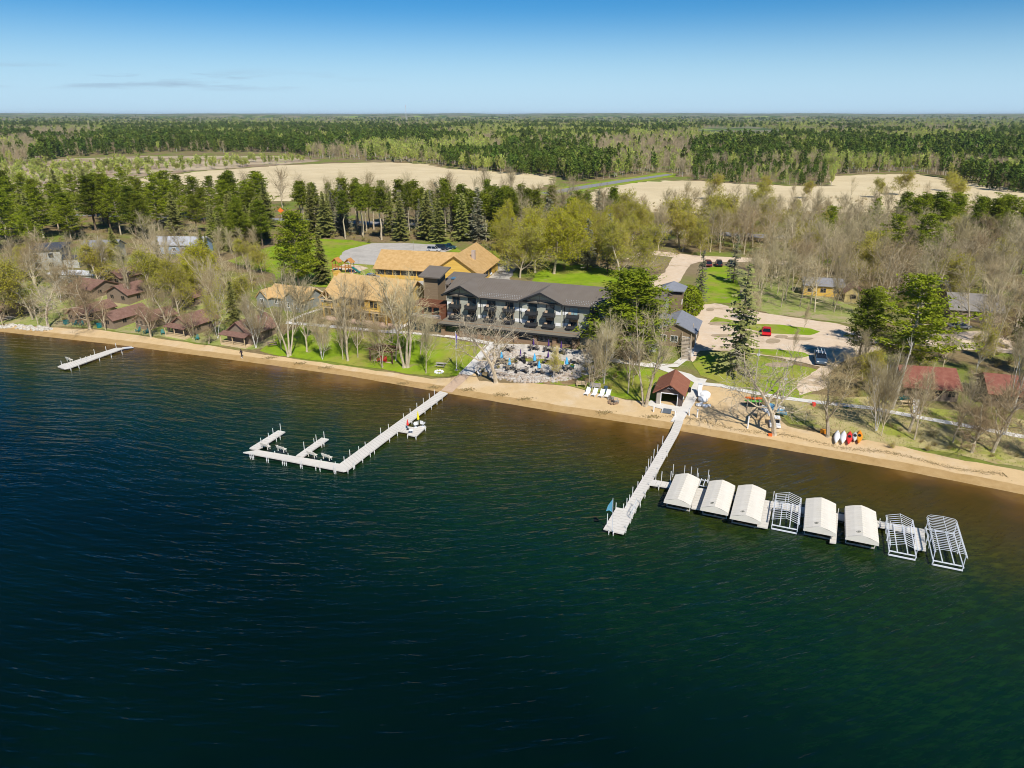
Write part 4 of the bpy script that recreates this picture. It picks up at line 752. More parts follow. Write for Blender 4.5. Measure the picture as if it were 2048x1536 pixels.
BX = [2.4, 5.9, 10.0, 13.9, 18.9, 22.5, 27.2, 31.2, 35.9, 40.4]
for lv, zf in enumerate((3.45, 5.72)):
    for i, x in enumerate(BX):
        yw = 2.12 if any(a < x < c for a, c in GB) else 2.5
        fr = frame_pane(H_, x, yw, zf + .08, 1.75, 2.0, 'f', m_glassl if (lv == 1 and i == 6) else m_glass, m_brick if i % 3 == 0 else m_fas, .1, name='sliding_door')
        q = MB(); q.box(x - 1.12, x + 1.12, yw - 1.45, yw - .01, zf - .16, zf + .02); bal = q.build('balcony', m_fas, H_)
        q = MB()
        q.box(x - 1.12, x + 1.12, yw - 1.45, yw - 1.41, zf + .12, zf + .72); q.box(x - 1.12, x - 1.08, yw - 1.41, yw - .02, zf + .12, zf + .72); q.box(x + 1.08, x + 1.12, yw - 1.41, yw - .02, zf + .12, zf + .72)
        q.box(x - 1.16, x + 1.16, yw - 1.49, yw - 1.37, zf + .72, zf + .78)
        q.build('railing', mat('charcoal_rail_mesh', (.04, .042, .046), .6), bal)
        q = MB(); q.box(x - .95, x - .4, yw - 1.15, yw - .6, zf + .3, zf + .4); q.slab([(x - .95, yw - .62, zf + .38), (x - .4, yw - .62, zf + .38), (x - .4, yw - .45, zf + 1.0), (x - .95, yw - .45, zf + 1.0)], .06)
        for a in (-.93, -.44): q.box(x + a, x + a + .05, yw - 1.13, yw - .62, zf + .02, zf + .3)
        q.build('balcony_chair', mat('tan_wicker', (.45, .33, .22), .8), bal)
    q = MB()
    for x0, x1 in ((.35, 1.2), (7.05, 8.9), (15.05, 17.8), (23.65, 26.05), (32.35, 34.75)):
        if x1 - x0 < 1: q.box(x0, x1, 2.06, 2.117, zf + .2, zf + .85)
        else:
            m_ = (x0 + x1) / 2
            for a, c in ((x0, m_ - .13), (m_ + .13, x1)): yw = 2.12 if any(g < (a + c) / 2 < g2 for g, g2 in GB) else 2.5; q.box(a, c, yw - .06, yw - .003, zf + .2, zf + .85)
    q.build('white_vent_grille', m_white, H_)
bx_part(H_, 'chimney', m_brick, -1.9, -.5, 9.2, 10.4, 3, 9.6); bx_part(H_, 'chimney_cap', mat('blue_steel', (.10, .19, .28), .4), -2.0, -.4, 9.1, 10.5, 9.6, 9.85)
bx_part(H_, 'rear_wing', m_tower, -4.0, .19, 11.0, 17.5, -1.2, 7.9)
q = MB(); q.slab([(-5.2, 10.2, 8.15), (3.0, 10.2, 8.15), (3.0, 18, 9.3), (-5.2, 18, 9.3)], .28); q.build('rear_wing_roof', m_roof, H_)
# stair tower
bx_part(H_, 'stair_tower', m_tower, -7.2, -3.9, 6.6, 10.6, -1.2, 10.1)
q = MB(); q.ext([(6.6, 10.1), (10.6, 10.1), (10.6, 11.3), (6.6, 10.35)], -7.2, -3.9, 'x'); q.build('tower_clerestory', m_fas, H_)
q = MB(); q.slab([(-8.0, 5.7, 10.5), (-2.9, 5.7, 10.5), (-2.9, 11.4, 11.75), (-8.0, 11.4, 11.75)], .3); q.build('tower_roof', m_roof, H_)
# terrace wing with pergola
q = MB(); q.box(-7.4, -.02, -.2, 11, -1.2, 2.6); q.box(-7.4, -.02, -.2, 0, 2.6, 3.35); q.box(-7.4, -7.2, 0, 6.6, 2.6, 3.35); q.build('terrace_wing', m_tower, H_)
for x in (-6.2, -4.4, -2.6, -.9): frame_pane(H_, x, -.2, .5, 1.4, 1.5, 'f', m_glass, m_fas, .07)
q = MB(); q.box(-7.42, -.02, -.35, -.1, 1.95, 2.15); q.build('terrace_ledge', m_fas, H_)
bx_part(H_, 'privacy_wall', m_rust, -.5, -.22, 0, 2.9, 2.62, 5.6)
q = MB()
for k in range(22): q.box(-7.6 + k * .35, -7.45 + k * .35, .2, 6.0, 5.62, 5.74)
for y in (.7, 3.0, 5.5): q.box(-7.8, .1, y - .07, y + .07, 5.4, 5.6)
for x in (-7.0, -4.6, -2.4):
    for y in (.7, 5.5): q.box(x - .1, x + .1, y - .1, y + .1, 2.62, 5.4)
q.build('pergola', m_rust, H_)
bx_part(H_, 'bar_glazing', m_glass, -6.9, -1.2, 6.2, 6.5, 2.62, 4.9)
q = MB()
for k in range(30): q.box(-7.3 + k * .24, -7.25 + k * .24, -.12, -.08, 3.36, 3.95)
q.box(-7.35, -.2, -.14, -.06, 3.95, 4.02); q.build('terrace_railing', m_steel, H_)
for k in range(9):
    x = -6.8 + (k % 5) * 1.35; y = .9 + (k // 5) * 1.9; q = MB(); q.lathe([(.04, 2.62), (.04, 3.3), (.38, 3.3), (.38, 3.36)], 8, (x, y))
    for s_ in (-1, 1): q.box(x + s_ * .6 - .2, x + s_ * .6 + .2, y - .2, y + .2, 3.02, 3.08); q.box(x + s_ * .8 - .03, x + s_ * .8 + .03, y - .2, y + .2, 3.08, 3.5); q.box(x + s_ * .6 - .18, x + s_ * .6 - .14, y - .2, y + .2, 2.62, 3.02)
    q.build('terrace_table_set', MATS['tan_wicker'], H_)
# annex behind the pine and stairs
p = P(1318, 690); AN = thing('annex_building', 'low building with bluish grey roof and outside stair right of the hotel', 'building', (p.x, p.y, p.z), R(-20))
gable(AN, -1, 6.6, 0, 9, 3.1, 4.8, .5, 'y', m_tower, m_greyb)
for x in (.6, 2.8, 5.0): frame_pane(AN, x, 0, .9, 1.4, 1.3, 'f', m_glass, m_white)
frame_pane(AN, 6.6, 3, 0.1, .95, 2.1, 'r', m_white, m_white, name='door')
p = P(1372, 722); ST = thing('outdoor_staircase', 'long flight of grey wooden steps with railing between annex and sandy lot', 'staircase', (p.x, p.y, p.z - .1), R(-12))
NS = 22; q = MB()
for k in range(NS): q.box(-.75, .75, k * .44, k * .44 + .38, .12 + k * .13, .17 + k * .13)
q.build('step', m_wood, ST)
q = MB()
for s_ in (-.82, .82): q.bar((s_, 0, .02), (s_, NS * .44, NS * .13 + .02), .07, .25)
q.build('stringer', m_wood, ST)
for s_ in (-.85, .85):
    q = MB(); q.bar((s_, 0, 1.05), (s_, NS * .44, NS * .13 + 1.05), .06, .08); q.bar((s_, 0, .6), (s_, NS * .44, NS * .13 + .6), .05, .05)
    for k in range(0, NS + 1, 4): q.box(s_ - .04, s_ + .04, k * .44 - .04, k * .44 + .04, -.3, k * .13 + 1.05)
    q.build('handrail', m_wood, ST)
q = MB(); q.box(-1.2, 1.4, NS * .44, NS * .44 + 3.2, NS * .13 - .1, NS * .13 + .05); 
for x, y in ((-1.1, .2), (1.3, .2), (-1.1, 3), (1.3, 3)): q.box(x - .07, x + .07, NS * .44 + y - .07, NS * .44 + y + .07, -1, NS * .13 - .1)
q.build('landing', m_logd, ST)
q = MB(); y_ = NS * .44
for k in range(9): q.box(1.32, 1.36, y_ + k * .4, y_ + k * .4 + .05, NS * .13 + .05, NS * .13 + 1)
q.box(1.3, 1.38, y_, y_ + 3.2, NS * .13 + 1, NS * .13 + 1.07); q.build('landing_rail', m_logd, ST)
p = P(1320, 640); TW = thing('stair_tower_building', 'small square tower with dark pyramid roof beside the dome-shaped cedar', 'tower', (p.x, p.y, p.z), R(-20))
bx_part(TW, 'wall', m_tower, 0, 4.2, 0, 4.2, -1, 6.1); bx_part(TW, 'dark_band', m_fas, -.05, 4.25, -.05, 4.25, 6.1, 6.9)
q = MB(); q.add([(-.6, -.6, 6.9), (4.8, -.6, 6.9), (4.8, 4.8, 6.9), (-.6, 4.8, 6.9), (2.1, 2.1, 8.4), (-.6, -.6, 6.7), (4.8, -.6, 6.7), (4.8, 4.8, 6.7), (-.6, 4.8, 6.7)], [(0, 1, 4), (1, 2, 4), (2, 3, 4), (3, 0, 4), (5, 8, 7, 6), (0, 5, 6, 1), (1, 6, 7, 2), (2, 7, 8, 3), (3, 8, 5, 0)]); q.build('roof', m_greyb, TW)
frame_pane(TW, 4.2, 1.4, 3.6, .7, 1.1, 'r', m_white, m_white)
# ================= log lodge
p = P(647, 634); p2 = P(800, 655); LG = thing('log_lodge', 'honey-coloured log lodge with tan shingle roof, two timber gables and a long balcony', 'lodge', (p.x, p.y, p.z), math.atan2(p2.y - p.y, p2.x - p.x))
LW = (p2 - p).length; LD = 10.5; ZW = 5.0; ZT = 8.6
gable(LG, 0, LW, 1.6, LD + 1.6, ZW, ZT, .5, 'x', m_log, m_tan, og=.7)
q = MB(); q.box(-.1, LW + .1, 0, 1.6, 2.25, 2.45); q.build('balcony', m_logd, LG)
q = MB()
for z in (2.75, 3.05, 3.35): q.box(-.05, LW + .05, -.04, .04, z, z + .12)
for k in range(9): x = k * LW / 8; q.box(x - .09, x + .09, -.1, .1, 2.3, 3.5)
q.build('railing', m_log, LG)
for k in range(7): x = .15 + k * (LW - .3) / 6; q = MB(); q.tube((x, .1, -1), (x, .1, 2.25), .17, n=8); q.build('log_post', m_log, LG)
for x in (1.9, 6.2, 9.3, 12.6):
    if x < LW - 1: frame_pane(LG, x, 1.6, .1, 2.3, 1.95, 'f', m_glassd, m_log, .12); frame_pane(LG, x, 1.6, 2.6, 2.1, 2.0, 'f', m_glassd, m_log, .12)
for c in (1.7, LW - 2.3):
    hw = 2.25; q = MB(); zt, ze = 6.7, 4.5; y_in = 1.1 + (zt - 4.66) / ((ZT - ZW) / (LD / 2))
    q.slab([(c, -.7, zt), (c, y_in + .4, zt), (c - hw, 1.3, ze), (c - hw, -.7, ze)], .16); q.slab([(c, -.7, zt), (c + hw, -.7, ze), (c + hw, 1.3, ze), (c, y_in + .4, zt)], .16); q.build('gable_roof', m_tan, LG)
    q = MB(); q.bar((c - hw + .2, -.45, ze - .12), (c, -.45, zt - .22), .18, .2); q.bar((c, -.45, zt - .22), (c + hw - .2, -.45, ze - .12), .18, .2); q.bar((c - hw + .3, -.45, ze - .3), (c + hw - .3, -.45, ze - .3), .2, .22)
    for a in (-1.2, 0, 1.2): q.bar((c, -.47, ze - .25), (c + a, -.47, zt - .35 - abs(a) * .8), .14, .16)
    for a in (-hw + .4, hw - .4): q.bar((c + a, -.45, 2.3), (c + a, -.45, ze - .4), .2, .2)
    q.build('timber_truss', m_logd, LG); bx_part(LG, 'gable_screen', m_glassd, c - hw + .7, c + hw - .7, .55, .62, 3.5, 4.35)
q = MB(); q.box(-1.0, .0, 6.0, 7.6, -1, 8.9); q.box(-.9, -.1, 6.1, 7.5, 8.9, 9.2); q.build('chimney', m_log, LG)
q = MB(); q.box(0, LW, -1.2, 1.5, -.5, .06); q.build('porch_slab', mat('pinkish_paving', (.50, .36, .27), .9), LG)
# ================= long tan-roofed lodge
p = P(752, 555); LB = thing('shingled_lodge', 'long log building with orange-tan shingle roof beside the gravel lot', 'lodge', (p.x, p.y, p.z), R(-13)); 
gable(LB, 0, 26, 0, 12, 2.9, 6.6, .8, 'x', m_log, m_tan2, og=.5)
for k in range(9): frame_pane(LB, 1.6 + k * 2.3, 0, 1.0, 2.0, 1.5, 'f', m_glassd, m_fas, .07)
gable(LB, 17.5, 30.5, -3.4, 17, 3.2, 7.6, .7, 'y', m_log, m_tan2, name='cross_wing')
frame_pane(LB, 27.2, -3.4, .2, 1.1, 2.2, 'f', m_logd, m_logd, name='door')
bx_part(LB, 'chimney', mat('pink_stone', (.45, .36, .3), .9), 26.6, 27.5, 3.4, 4.4, 5.0, 7.9)
for y in (-1.5, 1.8, 5, 8.5): frame_pane(LB, 30.5, y, .8, 2.2, 1.6, 'r', m_glassd, m_fas, .07)
q = MB(); q.box(-.5, 17.4, -1.4, -.1, -.4, .5); q.build('planter_wall', m_log, LB)
# ================= tan cottage
p = P(526, 616); CT = thing('tan_roofed_cottage', 'grey cottage with tan shingle roof and white corner trim left of the log lodge', 'cottage', (p.x, p.y, p.z), R(-24))
gable(CT, 0, 11, 2.0, 8.5, 2.5, 4.6, .5, 'x', mat('grey_cottage_siding', (.26, .28, .27), .8), m_tan)
gable(CT, 6.0, 10.8, .2, 4.6, 2.5, 4.7, .4, 'y', MATS['grey_cottage_siding'], m_tan, name='front_wing')
gable(CT, -2.2, 1.0, .6, 5.0, 2.3, 4.0, .3, 'y', MATS['grey_cottage_siding'], m_tan, name='side_wing')
for x, y in ((-.6, .6), (2.4, 2.0), (4.3, 2.0), (7.3, .2), (9.4, .2)): frame_pane(CT, x, y, .8, 1.1, 1.3, 'f', m_glass, m_white, .12)
# ================= red-roofed cabins by the left shore
def cabin(px, py, wd, dp, zw, zr, label, rz=-24, ax='y', rm=None, wm=None, extra=None, group=None, ov=.45, wins=2):
    p = P(px, py); c = thing('cabin', label, 'cabin', (p.x, p.y, p.z), R(rz), group); gable(c, 0, wd, 0, dp, zw, zr, ov, ax, wm or m_cab, rm or m_red)
    for k in range(wins):
        x = wd * (k + .5) / wins; frame_pane(c, x, 0, .9, min(1.3, wd / wins * .6), 1.1, 'f', m_glassd, m_cab if extra != 'trim' else m_white, .09)
    frame_pane(c, wd, dp * .3, .9, 1.1, 1.0, 'r', m_glassd, m_cab, .08); frame_pane(c, wd, dp * .72, .05, .9, 2.0, 'r', m_cab, m_fas, .07, name='door')
    if extra == 'porch':
        q = MB(); q.box(-.2, wd + .2, -1.8, -.05, -.3, .25)
        q.build('deck', m_logd, c); q = MB()
        for k in range(int((wd + .3) / .3)): q.box(-.2 + k * .3, -.14 + k * .3, -1.78, -1.72, .25, .95)
        q.box(-.22, wd + .22, -1.8, -1.7, .95, 1.03)
        for x in (-.1, wd / 2, wd + .1): q.box(x - .06, x + .06, -1.8, -1.68, .25, zw - .12)
        q.build('railing', m_logd, c); q = MB(); q.slab([(-.4, -2.0, zw - .12), (wd + .4, -2.0, zw - .12), (wd + .4, -.3, zw + .35), (-.4, -.3, zw + .35)], .1); q.build('porch_roof', rm or m_red, c)
    return c
cabin(-34, 640, 5.5, 8, 2.1, 3.6, 'red-roofed cabin cut by the left frame edge, picnic table in front', ax='x')
cabin(139, 645, 3.9, 9, 2.2, 3.5, 'low red-roofed shore cabin with teal chairs, leftmost in the row after the boulders')
cabin(205, 655, 4.0, 9, 2.2, 3.6, 'red-roofed shore cabin with dark patio door, second in the row after the boulders', wins=1)
cabin(273, 657, 3.9, 7.5, 2.1, 3.5, 'red-roofed cabin with three front windows facing the lake', wins=3)
cabin(346, 668, 5.2, 8, 2.3, 4.1, 'red-roofed cabin with wooden porch rail behind the gnarled oak', extra='porch')
cabin(456, 684, 6.2, 8, 2.3, 4.6, 'brown cabin with wide red hipped gable and wooden deck nearest the front lawn', extra='porch')
cabin(216, 603, 7.5, 9, 2.4, 4.2, 'large red-roofed cabin on the upper row beside two white birches')
cabin(138, 592, 8.5, 8, 2.3, 3.9, 'brown-red roofed cabin on the upper row left of the large one', ax='x')
cabin(212, 569, 6, 7, 2.3, 3.9, 'smallest red roof peeping out above the large upper cabin')
cabin(345, 612, 5.2, 6, 2.2, 3.8, 'dark red cabin behind the willows above the porch cabin')
cabin(1806, 799, 7.8, 8.5, 2.3, 4.3, 'brick-red roofed cabin right of the dead leaning trunk, two teal chairs in front', rz=-12, ax='x', rm=m_redb, wins=4)
cabin(1975, 812, 8, 8, 2.2, 4.0, 'brick-red roofed cabin half hidden by trees at the right frame edge', rz=-18, ax='x', rm=m_redb, wins=3)
c_ = cabin(1688, 604, 3.6, 5, 2.5, 4.0, 'tiny yellow cabin with red roof at the edge of the right woods', rz=-20, wm=mat('yellow_boards', (.58, .45, .19), .8), wins=1)
c_ = cabin(1606, 590, 9, 6, 2.6, 3.9, 'yellow-brown log shed in the shade of the right woods', rz=-16, ax='x', wm=m_log, rm=m_grey, wins=3)
cabin(1898, 640, 10, 8, 2.5, 5.2, 'grey-roofed house hidden in the right woods', rz=-15, ax='x', rm=mat('weathered_grey_shingles', (.17, .155, .14), .9, (.25, .23, .205), 1), wins=3)
cabin(1830, 600, 7, 7, 2.5, 4.4, 'smaller grey roof deep in the right woods', rz=-15, ax='x', rm=MATS['weathered_grey_shingles'], wins=2)
# ================= boathouse
p = P(1311, 808); BH = thing('boathouse', 'small dark boathouse with red-brown roof and open front door on the sand', 'boathouse', (p.x, p.y, p.z), R(-19)); m_bh = mat('dark_brown_boards', (.085, .06, .052), .85, (.12, .09, .075), 2, stretch=(8, 8, .5))
W_, D_ = 4.2, 6.6; q = MB()
q.box(0, .75, 0, .12, -.5, 2.1); q.box(3.45, W_, 0, .12, -.5, 2.1); q.ext([(0, 2.1), (W_, 2.1), (W_, 2.35), (W_ / 2, 3.75), (0, 2.35)], 0, .12, 'y')
q.box(0, .1, .12, D_, -.5, 2.35); q.box(W_ - .1, W_, .12, D_, -.5, 2.35); q.ext([(.1, -.5), (W_ - .1, -.5), (W_ - .1, 2.35), (W_ / 2, 3.7), (.1, 2.35)], D_ - .1, D_, 'y'); q.build('wall', m_bh, BH)
q = MB(); q.box(.1, .72, -.05, -.003, -.4, 2.05); q.build('open_sliding_door', mat('silvery_boards', (.33, .29, .24), .85, (.42, .38, .32), 2, stretch=(6, 6, .5)), BH)
q = MB(); k = (3.75 - 2.35) / (W_ / 2); 
q.slab([(W_ / 2, -.7, 3.95), (W_ / 2, D_ + .4, 3.95), (-.55, D_ + .4, 2.35 - k * .55 + .2), (-.55, -.7, 2.35 - k * .55 + .2)], .14); q.slab([(W_ / 2, -.7, 3.95), (W_ + .55, -.7, 2.35 - k * .55 + .2), (W_ + .55, D_ + .4, 2.35 - k * .55 + .2), (W_ / 2, D_ + .4, 3.95)], .14)
q.build('roof', mat('warm_red_brown_shingles', (.23, .085, .05), .9, (.30, .125, .075), 1.6), BH)
q = MB(); q.box(.72, .84, -.06, .0, -.4, 2.05); q.box(3.38, 3.48, -.06, .0, -.4, 2.05); q.box(.72, 3.48, -.065, .0, 2.05, 2.18); q.build('door_frame', m_white, BH)
q = MB(); q.box(0.12, W_ - .12, .15, D_ - .15, -.3, -.02); q.build('floor', m_conc, BH)
q = MB()
for i in range(7): q.tube((1.75 + i * .12, -.05, 3.0 + .12 * math.sin(i * 1.3)), (1.87 + i * .12, -.05, 3.0 + .12 * math.sin(i * 1.3 + 1.3)), .05, n=4)
q.box(1.6, 2.75, -.03, .0, 2.92, 2.98); q.build('sign', m_white, BH)
frame_pane(BH, W_, 1.6, .9, .8, .8, 'r', m_glass, m_white, .08); frame_pane(BH, W_, 4.6, .9, .8, .8, 'r', m_glass, m_white, .08)
# ================= houses at far left
p = P(62, 541); h = thing('modern_house', 'modern flat-roofed pale grey house at the left among pines', 'house', (p.x, p.y, p.z), R(14)); m_ph = mat('pale_grey_render', (.42, .42, .38), .8)
bx_part(h, 'wall', m_ph, 0, 8.5, 0, 9, -1, 5.6); q = MB(); q.slab([(-.5, -.6, 5.9), (9, -.6, 5.9), (9, 9.6, 6.4), (-.5, 9.6, 6.4)], .3); q.build('roof', mat('charcoal_roof', (.07, .075, .085), .6), h)
bx_part(h, 'porch', m_ph, 8.5, 12.5, 1, 6, -1, 2.8); bx_part(h, 'porch_roof', MATS['charcoal_roof'], 8.3, 12.9, .6, 6.4, 2.8, 3.0)
for x, z in ((2, .8), (5.5, .8), (2, 3.5), (6, 3.5)): frame_pane(h, x, 0, z, 1.3, 1.2, 'f', m_glass, m_fas)
p = P(168, 522); h = thing('white_house', 'cream white house with grey roof and dark red shutters at the left', 'house', (p.x, p.y, p.z), R(6))
gable(h, 0, 9.5, 0, 8, 3.8, 5.6, .6, 'x', mat('cream_siding', (.66, .61, .52), .8), m_grey); m_sh = mat('red_shutters', (.33, .03, .03), .7)
for x in (1.6, 4.6, 7.7):
    frame_pane(h, x, 0, 1.9, 1.0, 1.3, 'f', m_glass, m_white)
    for s_ in (-.78, .78): bx_part(h, 'shutter', m_sh, x + s_ - .2, x + s_ + .2, -.06, -.003, 1.85, 3.25)
p = P(308, 508); h = thing('blue_house', 'light blue house seen between the trunks at left', 'house', (p.x, p.y, p.z), R(-4))
gable(h, 0, 16, 0, 8, 3.0, 5.0, .5, 'x', mat('light_blue_siding', (.30, .42, .58), .8), mat('light_grey_shingles', (.42, .43, .45), .9))
for x in (1.5, 4, 7, 10, 13.5): frame_pane(h, x, 0, 1, 1.3, 1.2, 'f', m_glass, m_white, .12)
p = P(100, 566); h = thing('white_garage', 'low white-roofed outbuilding behind the white birches at left', 'garage', (p.x, p.y, p.z), R(-6))
gable(h, 0, 16, 0, 5, 2.4, 3.0, .4, 'x', m_ph, mat('white_metal_roof', (.62, .64, .66), .5)); frame_pane(h, 3, 0, 0, 2.4, 2, 'f', m_white, m_fas, name='garage_door')
for px, py, ty in ((480, 262, 256), (770, 275, 268), (250, 258, 255), (335, 256, 253), (160, 276, 270), (1692, 336, 331)):
    p = P(px, py); d = p.length; h = thing('farm_building', {480: 'white farm building far off behind the left pines', 770: 'white barn far off in the grey woods', 250: 'white shed far off in the left meadows', 335: 'long white shed beyond the left meadows', 160: 'pale barn beside the far left meadow', 1692: 'white shed at the woods edge beyond the right tan field'}[px], 'building', p, R(10))
    gable(h, 0, d * .012, 0, d * .008, 3.5 * max(1, d / 1500), 6 * max(1, d / 1500), .4, 'x', m_white, mat('white_metal_roof', (.62, .64, .66)))

# ---------------------------------------------------------------- docks and boat lifts
m_dock = mat('sun_bleached_deck', (.60, .56, .49), .85, (.68, .64, .57), .7, stretch=(1, 1, 1), bump=.01, bscale=6)
m_post = mat('pale_posts', (.66, .65, .62), .6)
m_tarp = mat('beige_tarp', (.68, .63, .53), .8, (.75, .70, .60), .7, contrast=.2)
m_alu = mat('white_aluminium', (.68, .70, .72), .35, spec=.6)
m_gwood = mat('grey_timber', (.33, .30, .26), .85, (.42, .38, .33), 3)
m_blk = mat('black_plastic', (.015, .015, .017), .5)
def W5(px, py, z=.55): x, y = G0(px, py, z); return Vector((x, y))
def deck(parent, quad, z=.55, rel=None, boards=True):
    q = MB(); pl = [W5(*p, z) - (rel or Vector((0, 0))) for p in quad]; q.prism(pl, z - .16, z)
    d_ = q.build('deck', m_dock, parent)
    if boards and len(pl) == 4:                       # board joints as thin raised battens along the longer side
        a, b, c, e = pl; 
        if (b - a).length < (c - b).length: a, b, c, e = b, c, e, a
        L = (b - a).length; n = int(L / .6); q = MB()
        for i in range(1, n):
            t = i / n; p1 = a.lerp(b, t); p2 = e.lerp(c, t); q.bar((p1.x, p1.y, z + .004), (p2.x, p2.y, z + .004), .035, .01)
        q.build('board_joint', mat('joint_grey', (.40, .37, .32), .9), d_)
    return pl
def post(parent, px, py, h, rel=Vector((0, 0)), r=.05, z=.55):
    p = W5(px, py, z) - rel; q = MB(); q.tube((p.x, p.y, -1.0), (p.x, p.y, z + h), r, n=6); q.tube((p.x, p.y, z - .3), (p.x, p.y, z - .1), r * 1.7, n=6); q.build('post', m_post, parent)
def rpx(c, s, o): return (o[0] + c[0] / s, o[1] + c[1] / s)
o6, s6 = (460, 760), 4.452
U0 = W5(683, 938); D1 = thing('u_shaped_dock', 'long white dock bent into an open E shape with benches, left of the main pier', 'dock', (U0.x, U0.y, 0))
q6 = lambda *a: [rpx(c, s6, o6) for c in a]
deck(D1, q6((1870, 98), (1940, 116), (1040, 808), (975, 745)), .55, U0)
deck(D1, q6((245, 622), (975, 745), (1036, 806), (1010, 812), (115, 642)), .545, U0)
deck(D1, q6((428, 447), (492, 460), (245, 622), (172, 606)), .54, U0)
deck(D1, q6((815, 512), (880, 525), (650, 684), (588, 672)), .54, U0)
deck(D1, q6((1525, 403), (1685, 428), (1600, 470), (1488, 452)), .54, U0)
deck(D1, q6((1688, 405), (1748, 416), (1657, 502), (1578, 484)), .55, U0)
for c, h in [((1820, 130), .9), ((1775, 165), .9), ((1722, 205), .9), ((1665, 250), .9), ((1605, 300), .9), ((1545, 345), .9), ((1412, 440), .9), ((1343, 480), 1.0), ((1205, 590), .7), ((1148, 630), .7), ((1070, 690), 1.2), ((1018, 728), .8),
             ((1888, 160), .3), ((1842, 195), .3), ((1792, 235), .3), ((1735, 275), .3), ((1618, 365), .3), ((1490, 470), .3), ((1420, 525), .2), ((1285, 630), .2), ((1248, 655), .5), ((1180, 705), .5), ((1108, 760), .7), ((1098, 766), .7), ((1048, 800), .3),
             ((940, 805), .8), ((926, 803), .8), ((800, 785), .6), ((762, 775), .3), ((640, 758), .7), ((626, 755), .7), ((500, 733), .6), ((482, 730), .4), ((466, 727), .3), ((340, 705), .4), ((325, 702), .6), ((208, 678), .6), ((195, 676), .6), ((178, 672), .3),
             ((278, 560), .8), ((345, 515), .8), ((385, 478), .9), ((452, 448), 1.1), ((445, 500), .6), ((412, 520), .6), ((340, 565), .3), ((662, 618), 1.2), ((750, 565), .8), ((770, 548), 1.1), ((840, 520), 1.1), ((835, 560), .5), ((815, 572), .6), ((728, 630), .5), ((400, 650), .3), ((518, 668), .3), ((812, 722), .3), ((938, 745), .3),
             ((1740, 425), .3), ((1655, 505), .2), ((1580, 490), .2)]:
    post(D1, *rpx(c, s6, o6), h, U0)
def bench_mesh(o, w_=1.5, m_=None):
    m_ = m_ or m_tarp; q = MB(); q.box(-w_ / 2, w_ / 2, -.25, .2, .42, .48); q.build('seat', m_, o); q = MB(); q.slab([(-w_ / 2, .22, .5), (w_ / 2, .22, .5), (w_ / 2, .36, .95), (-w_ / 2, .36, .95)], .05); q.build('backrest', m_, o)
    for s_ in (-1, 1):
        q = MB(); x = s_ * (w_ / 2 - .2); q.box(x - .05, x + .05, -.24, -.16, 0, .42); q.box(x - .05, x + .05, .18, .25, 0, .9); q.box(x - .04, x + .04, -.16, .18, .3, .42); q.build('leg', m_, o)
    return o
nm = ['nearest the left tip of the E-shaped dock', 'second from the left tip, just left of the middle finger', 'just right of the middle finger of the E-shaped dock', 'rightmost on the E-shaped dock, nearest its outer corner']
for (c, lb) in zip([(332, 606), (474, 630), (745, 680), (878, 702)], nm):
    p = W5(*rpx(c, s6, o6)); b_ = bench_mesh(thing('dock_bench', 'beige bench facing the shore, ' + lb, 'bench', (p.x - .1, p.y - .15, .56), R(150), 'benches on the E-shaped dock'), 1.5)
# chairs, table and parasols on the small swim platform
def swivel(px, py, rz, label):
    p = W5(px, py); o = thing('dock_chair', label, 'chair', (p.x, p.y, .56), rz); q = MB(); q.tube((0, 0, 0), (0, 0, .42), .05); q.box(-.25, .25, -.25, .25, 0, .03); q.build('pedestal', m_alu, o)
    q = MB(); q.box(-.28, .28, -.28, .28, .42, .5); q.build('seat', m_white, o); q = MB(); q.slab([(-.28, .26, .5), (.28, .26, .5), (.28, .36, 1.05), (-.28, .36, 1.05)], .06); q.build('backrest', m_white, o)
    for s_ in (-1, 1): q = MB(); q.box(s_ * .3 - .03, s_ * .3 + .03, -.2, .3, .66, .71); q.box(s_ * .3 - .02, s_ * .3 + .02, -.2, -.15, .5, .66); q.build('armrest', m_white, o)
swivel(*rpx((1652, 420), s6, o6), R(200), 'white armchair left of the yellow closed parasol on the swim platform'); swivel(*rpx((1718, 412), s6, o6), R(160), 'white armchair right of the yellow closed parasol on the swim platform')
def closed_parasol(p, col, label, h=2.3, z=0, rz=0, group=None, cn='parasol', wd=.2):
    o = thing(cn, label, 'parasol', (p.x, p.y, z), rz, group); q = MB(); q.tube((0, 0, .02), (0, 0, h), .025, n=6); q.build('pole', m_alu, o)
    q = MB(); pr_ = [(.06, h * .42), (wd, h * .46), (wd * .85, h * .62), (wd * .5, h * .85), (.03, h * 1.02)]; q.lathe(pr_, 9); q.build('canopy', col, o, smooth=False); q = MB(); q.lathe([(.24, 0), (.24, .07), (.06, .12), (.06, .2)], 10); q.build('base', m_blk, o); return o
m_yel = mat('yellow_canvas', (.80, .68, .02), .8); m_redc = mat('red_canvas', (.70, .04, .03), .8); m_blu = mat('sky_blue_canvas', (.08, .42, .72), .8); m_pur = mat('purple_canvas', (.07, .03, .17), .8)
closed_parasol(W5(*rpx((1678, 408), s6, o6)), m_yel, 'yellow closed parasol between two white chairs on the swim platform', 2.4, .56); closed_parasol(W5(*rpx((1584, 440), s6, o6)), m_redc, 'red closed parasol on the arm of the swim platform', 1.6, .56)
p = W5(*rpx((1612, 475), s6, o6)); o = thing('side_table', 'small pale table with round top beside the red parasol', 'table', (p.x, p.y, .56)); q = MB(); q.lathe([(.35, .5), (.35, .55)], 12); q.build('table_top', m_white, o)
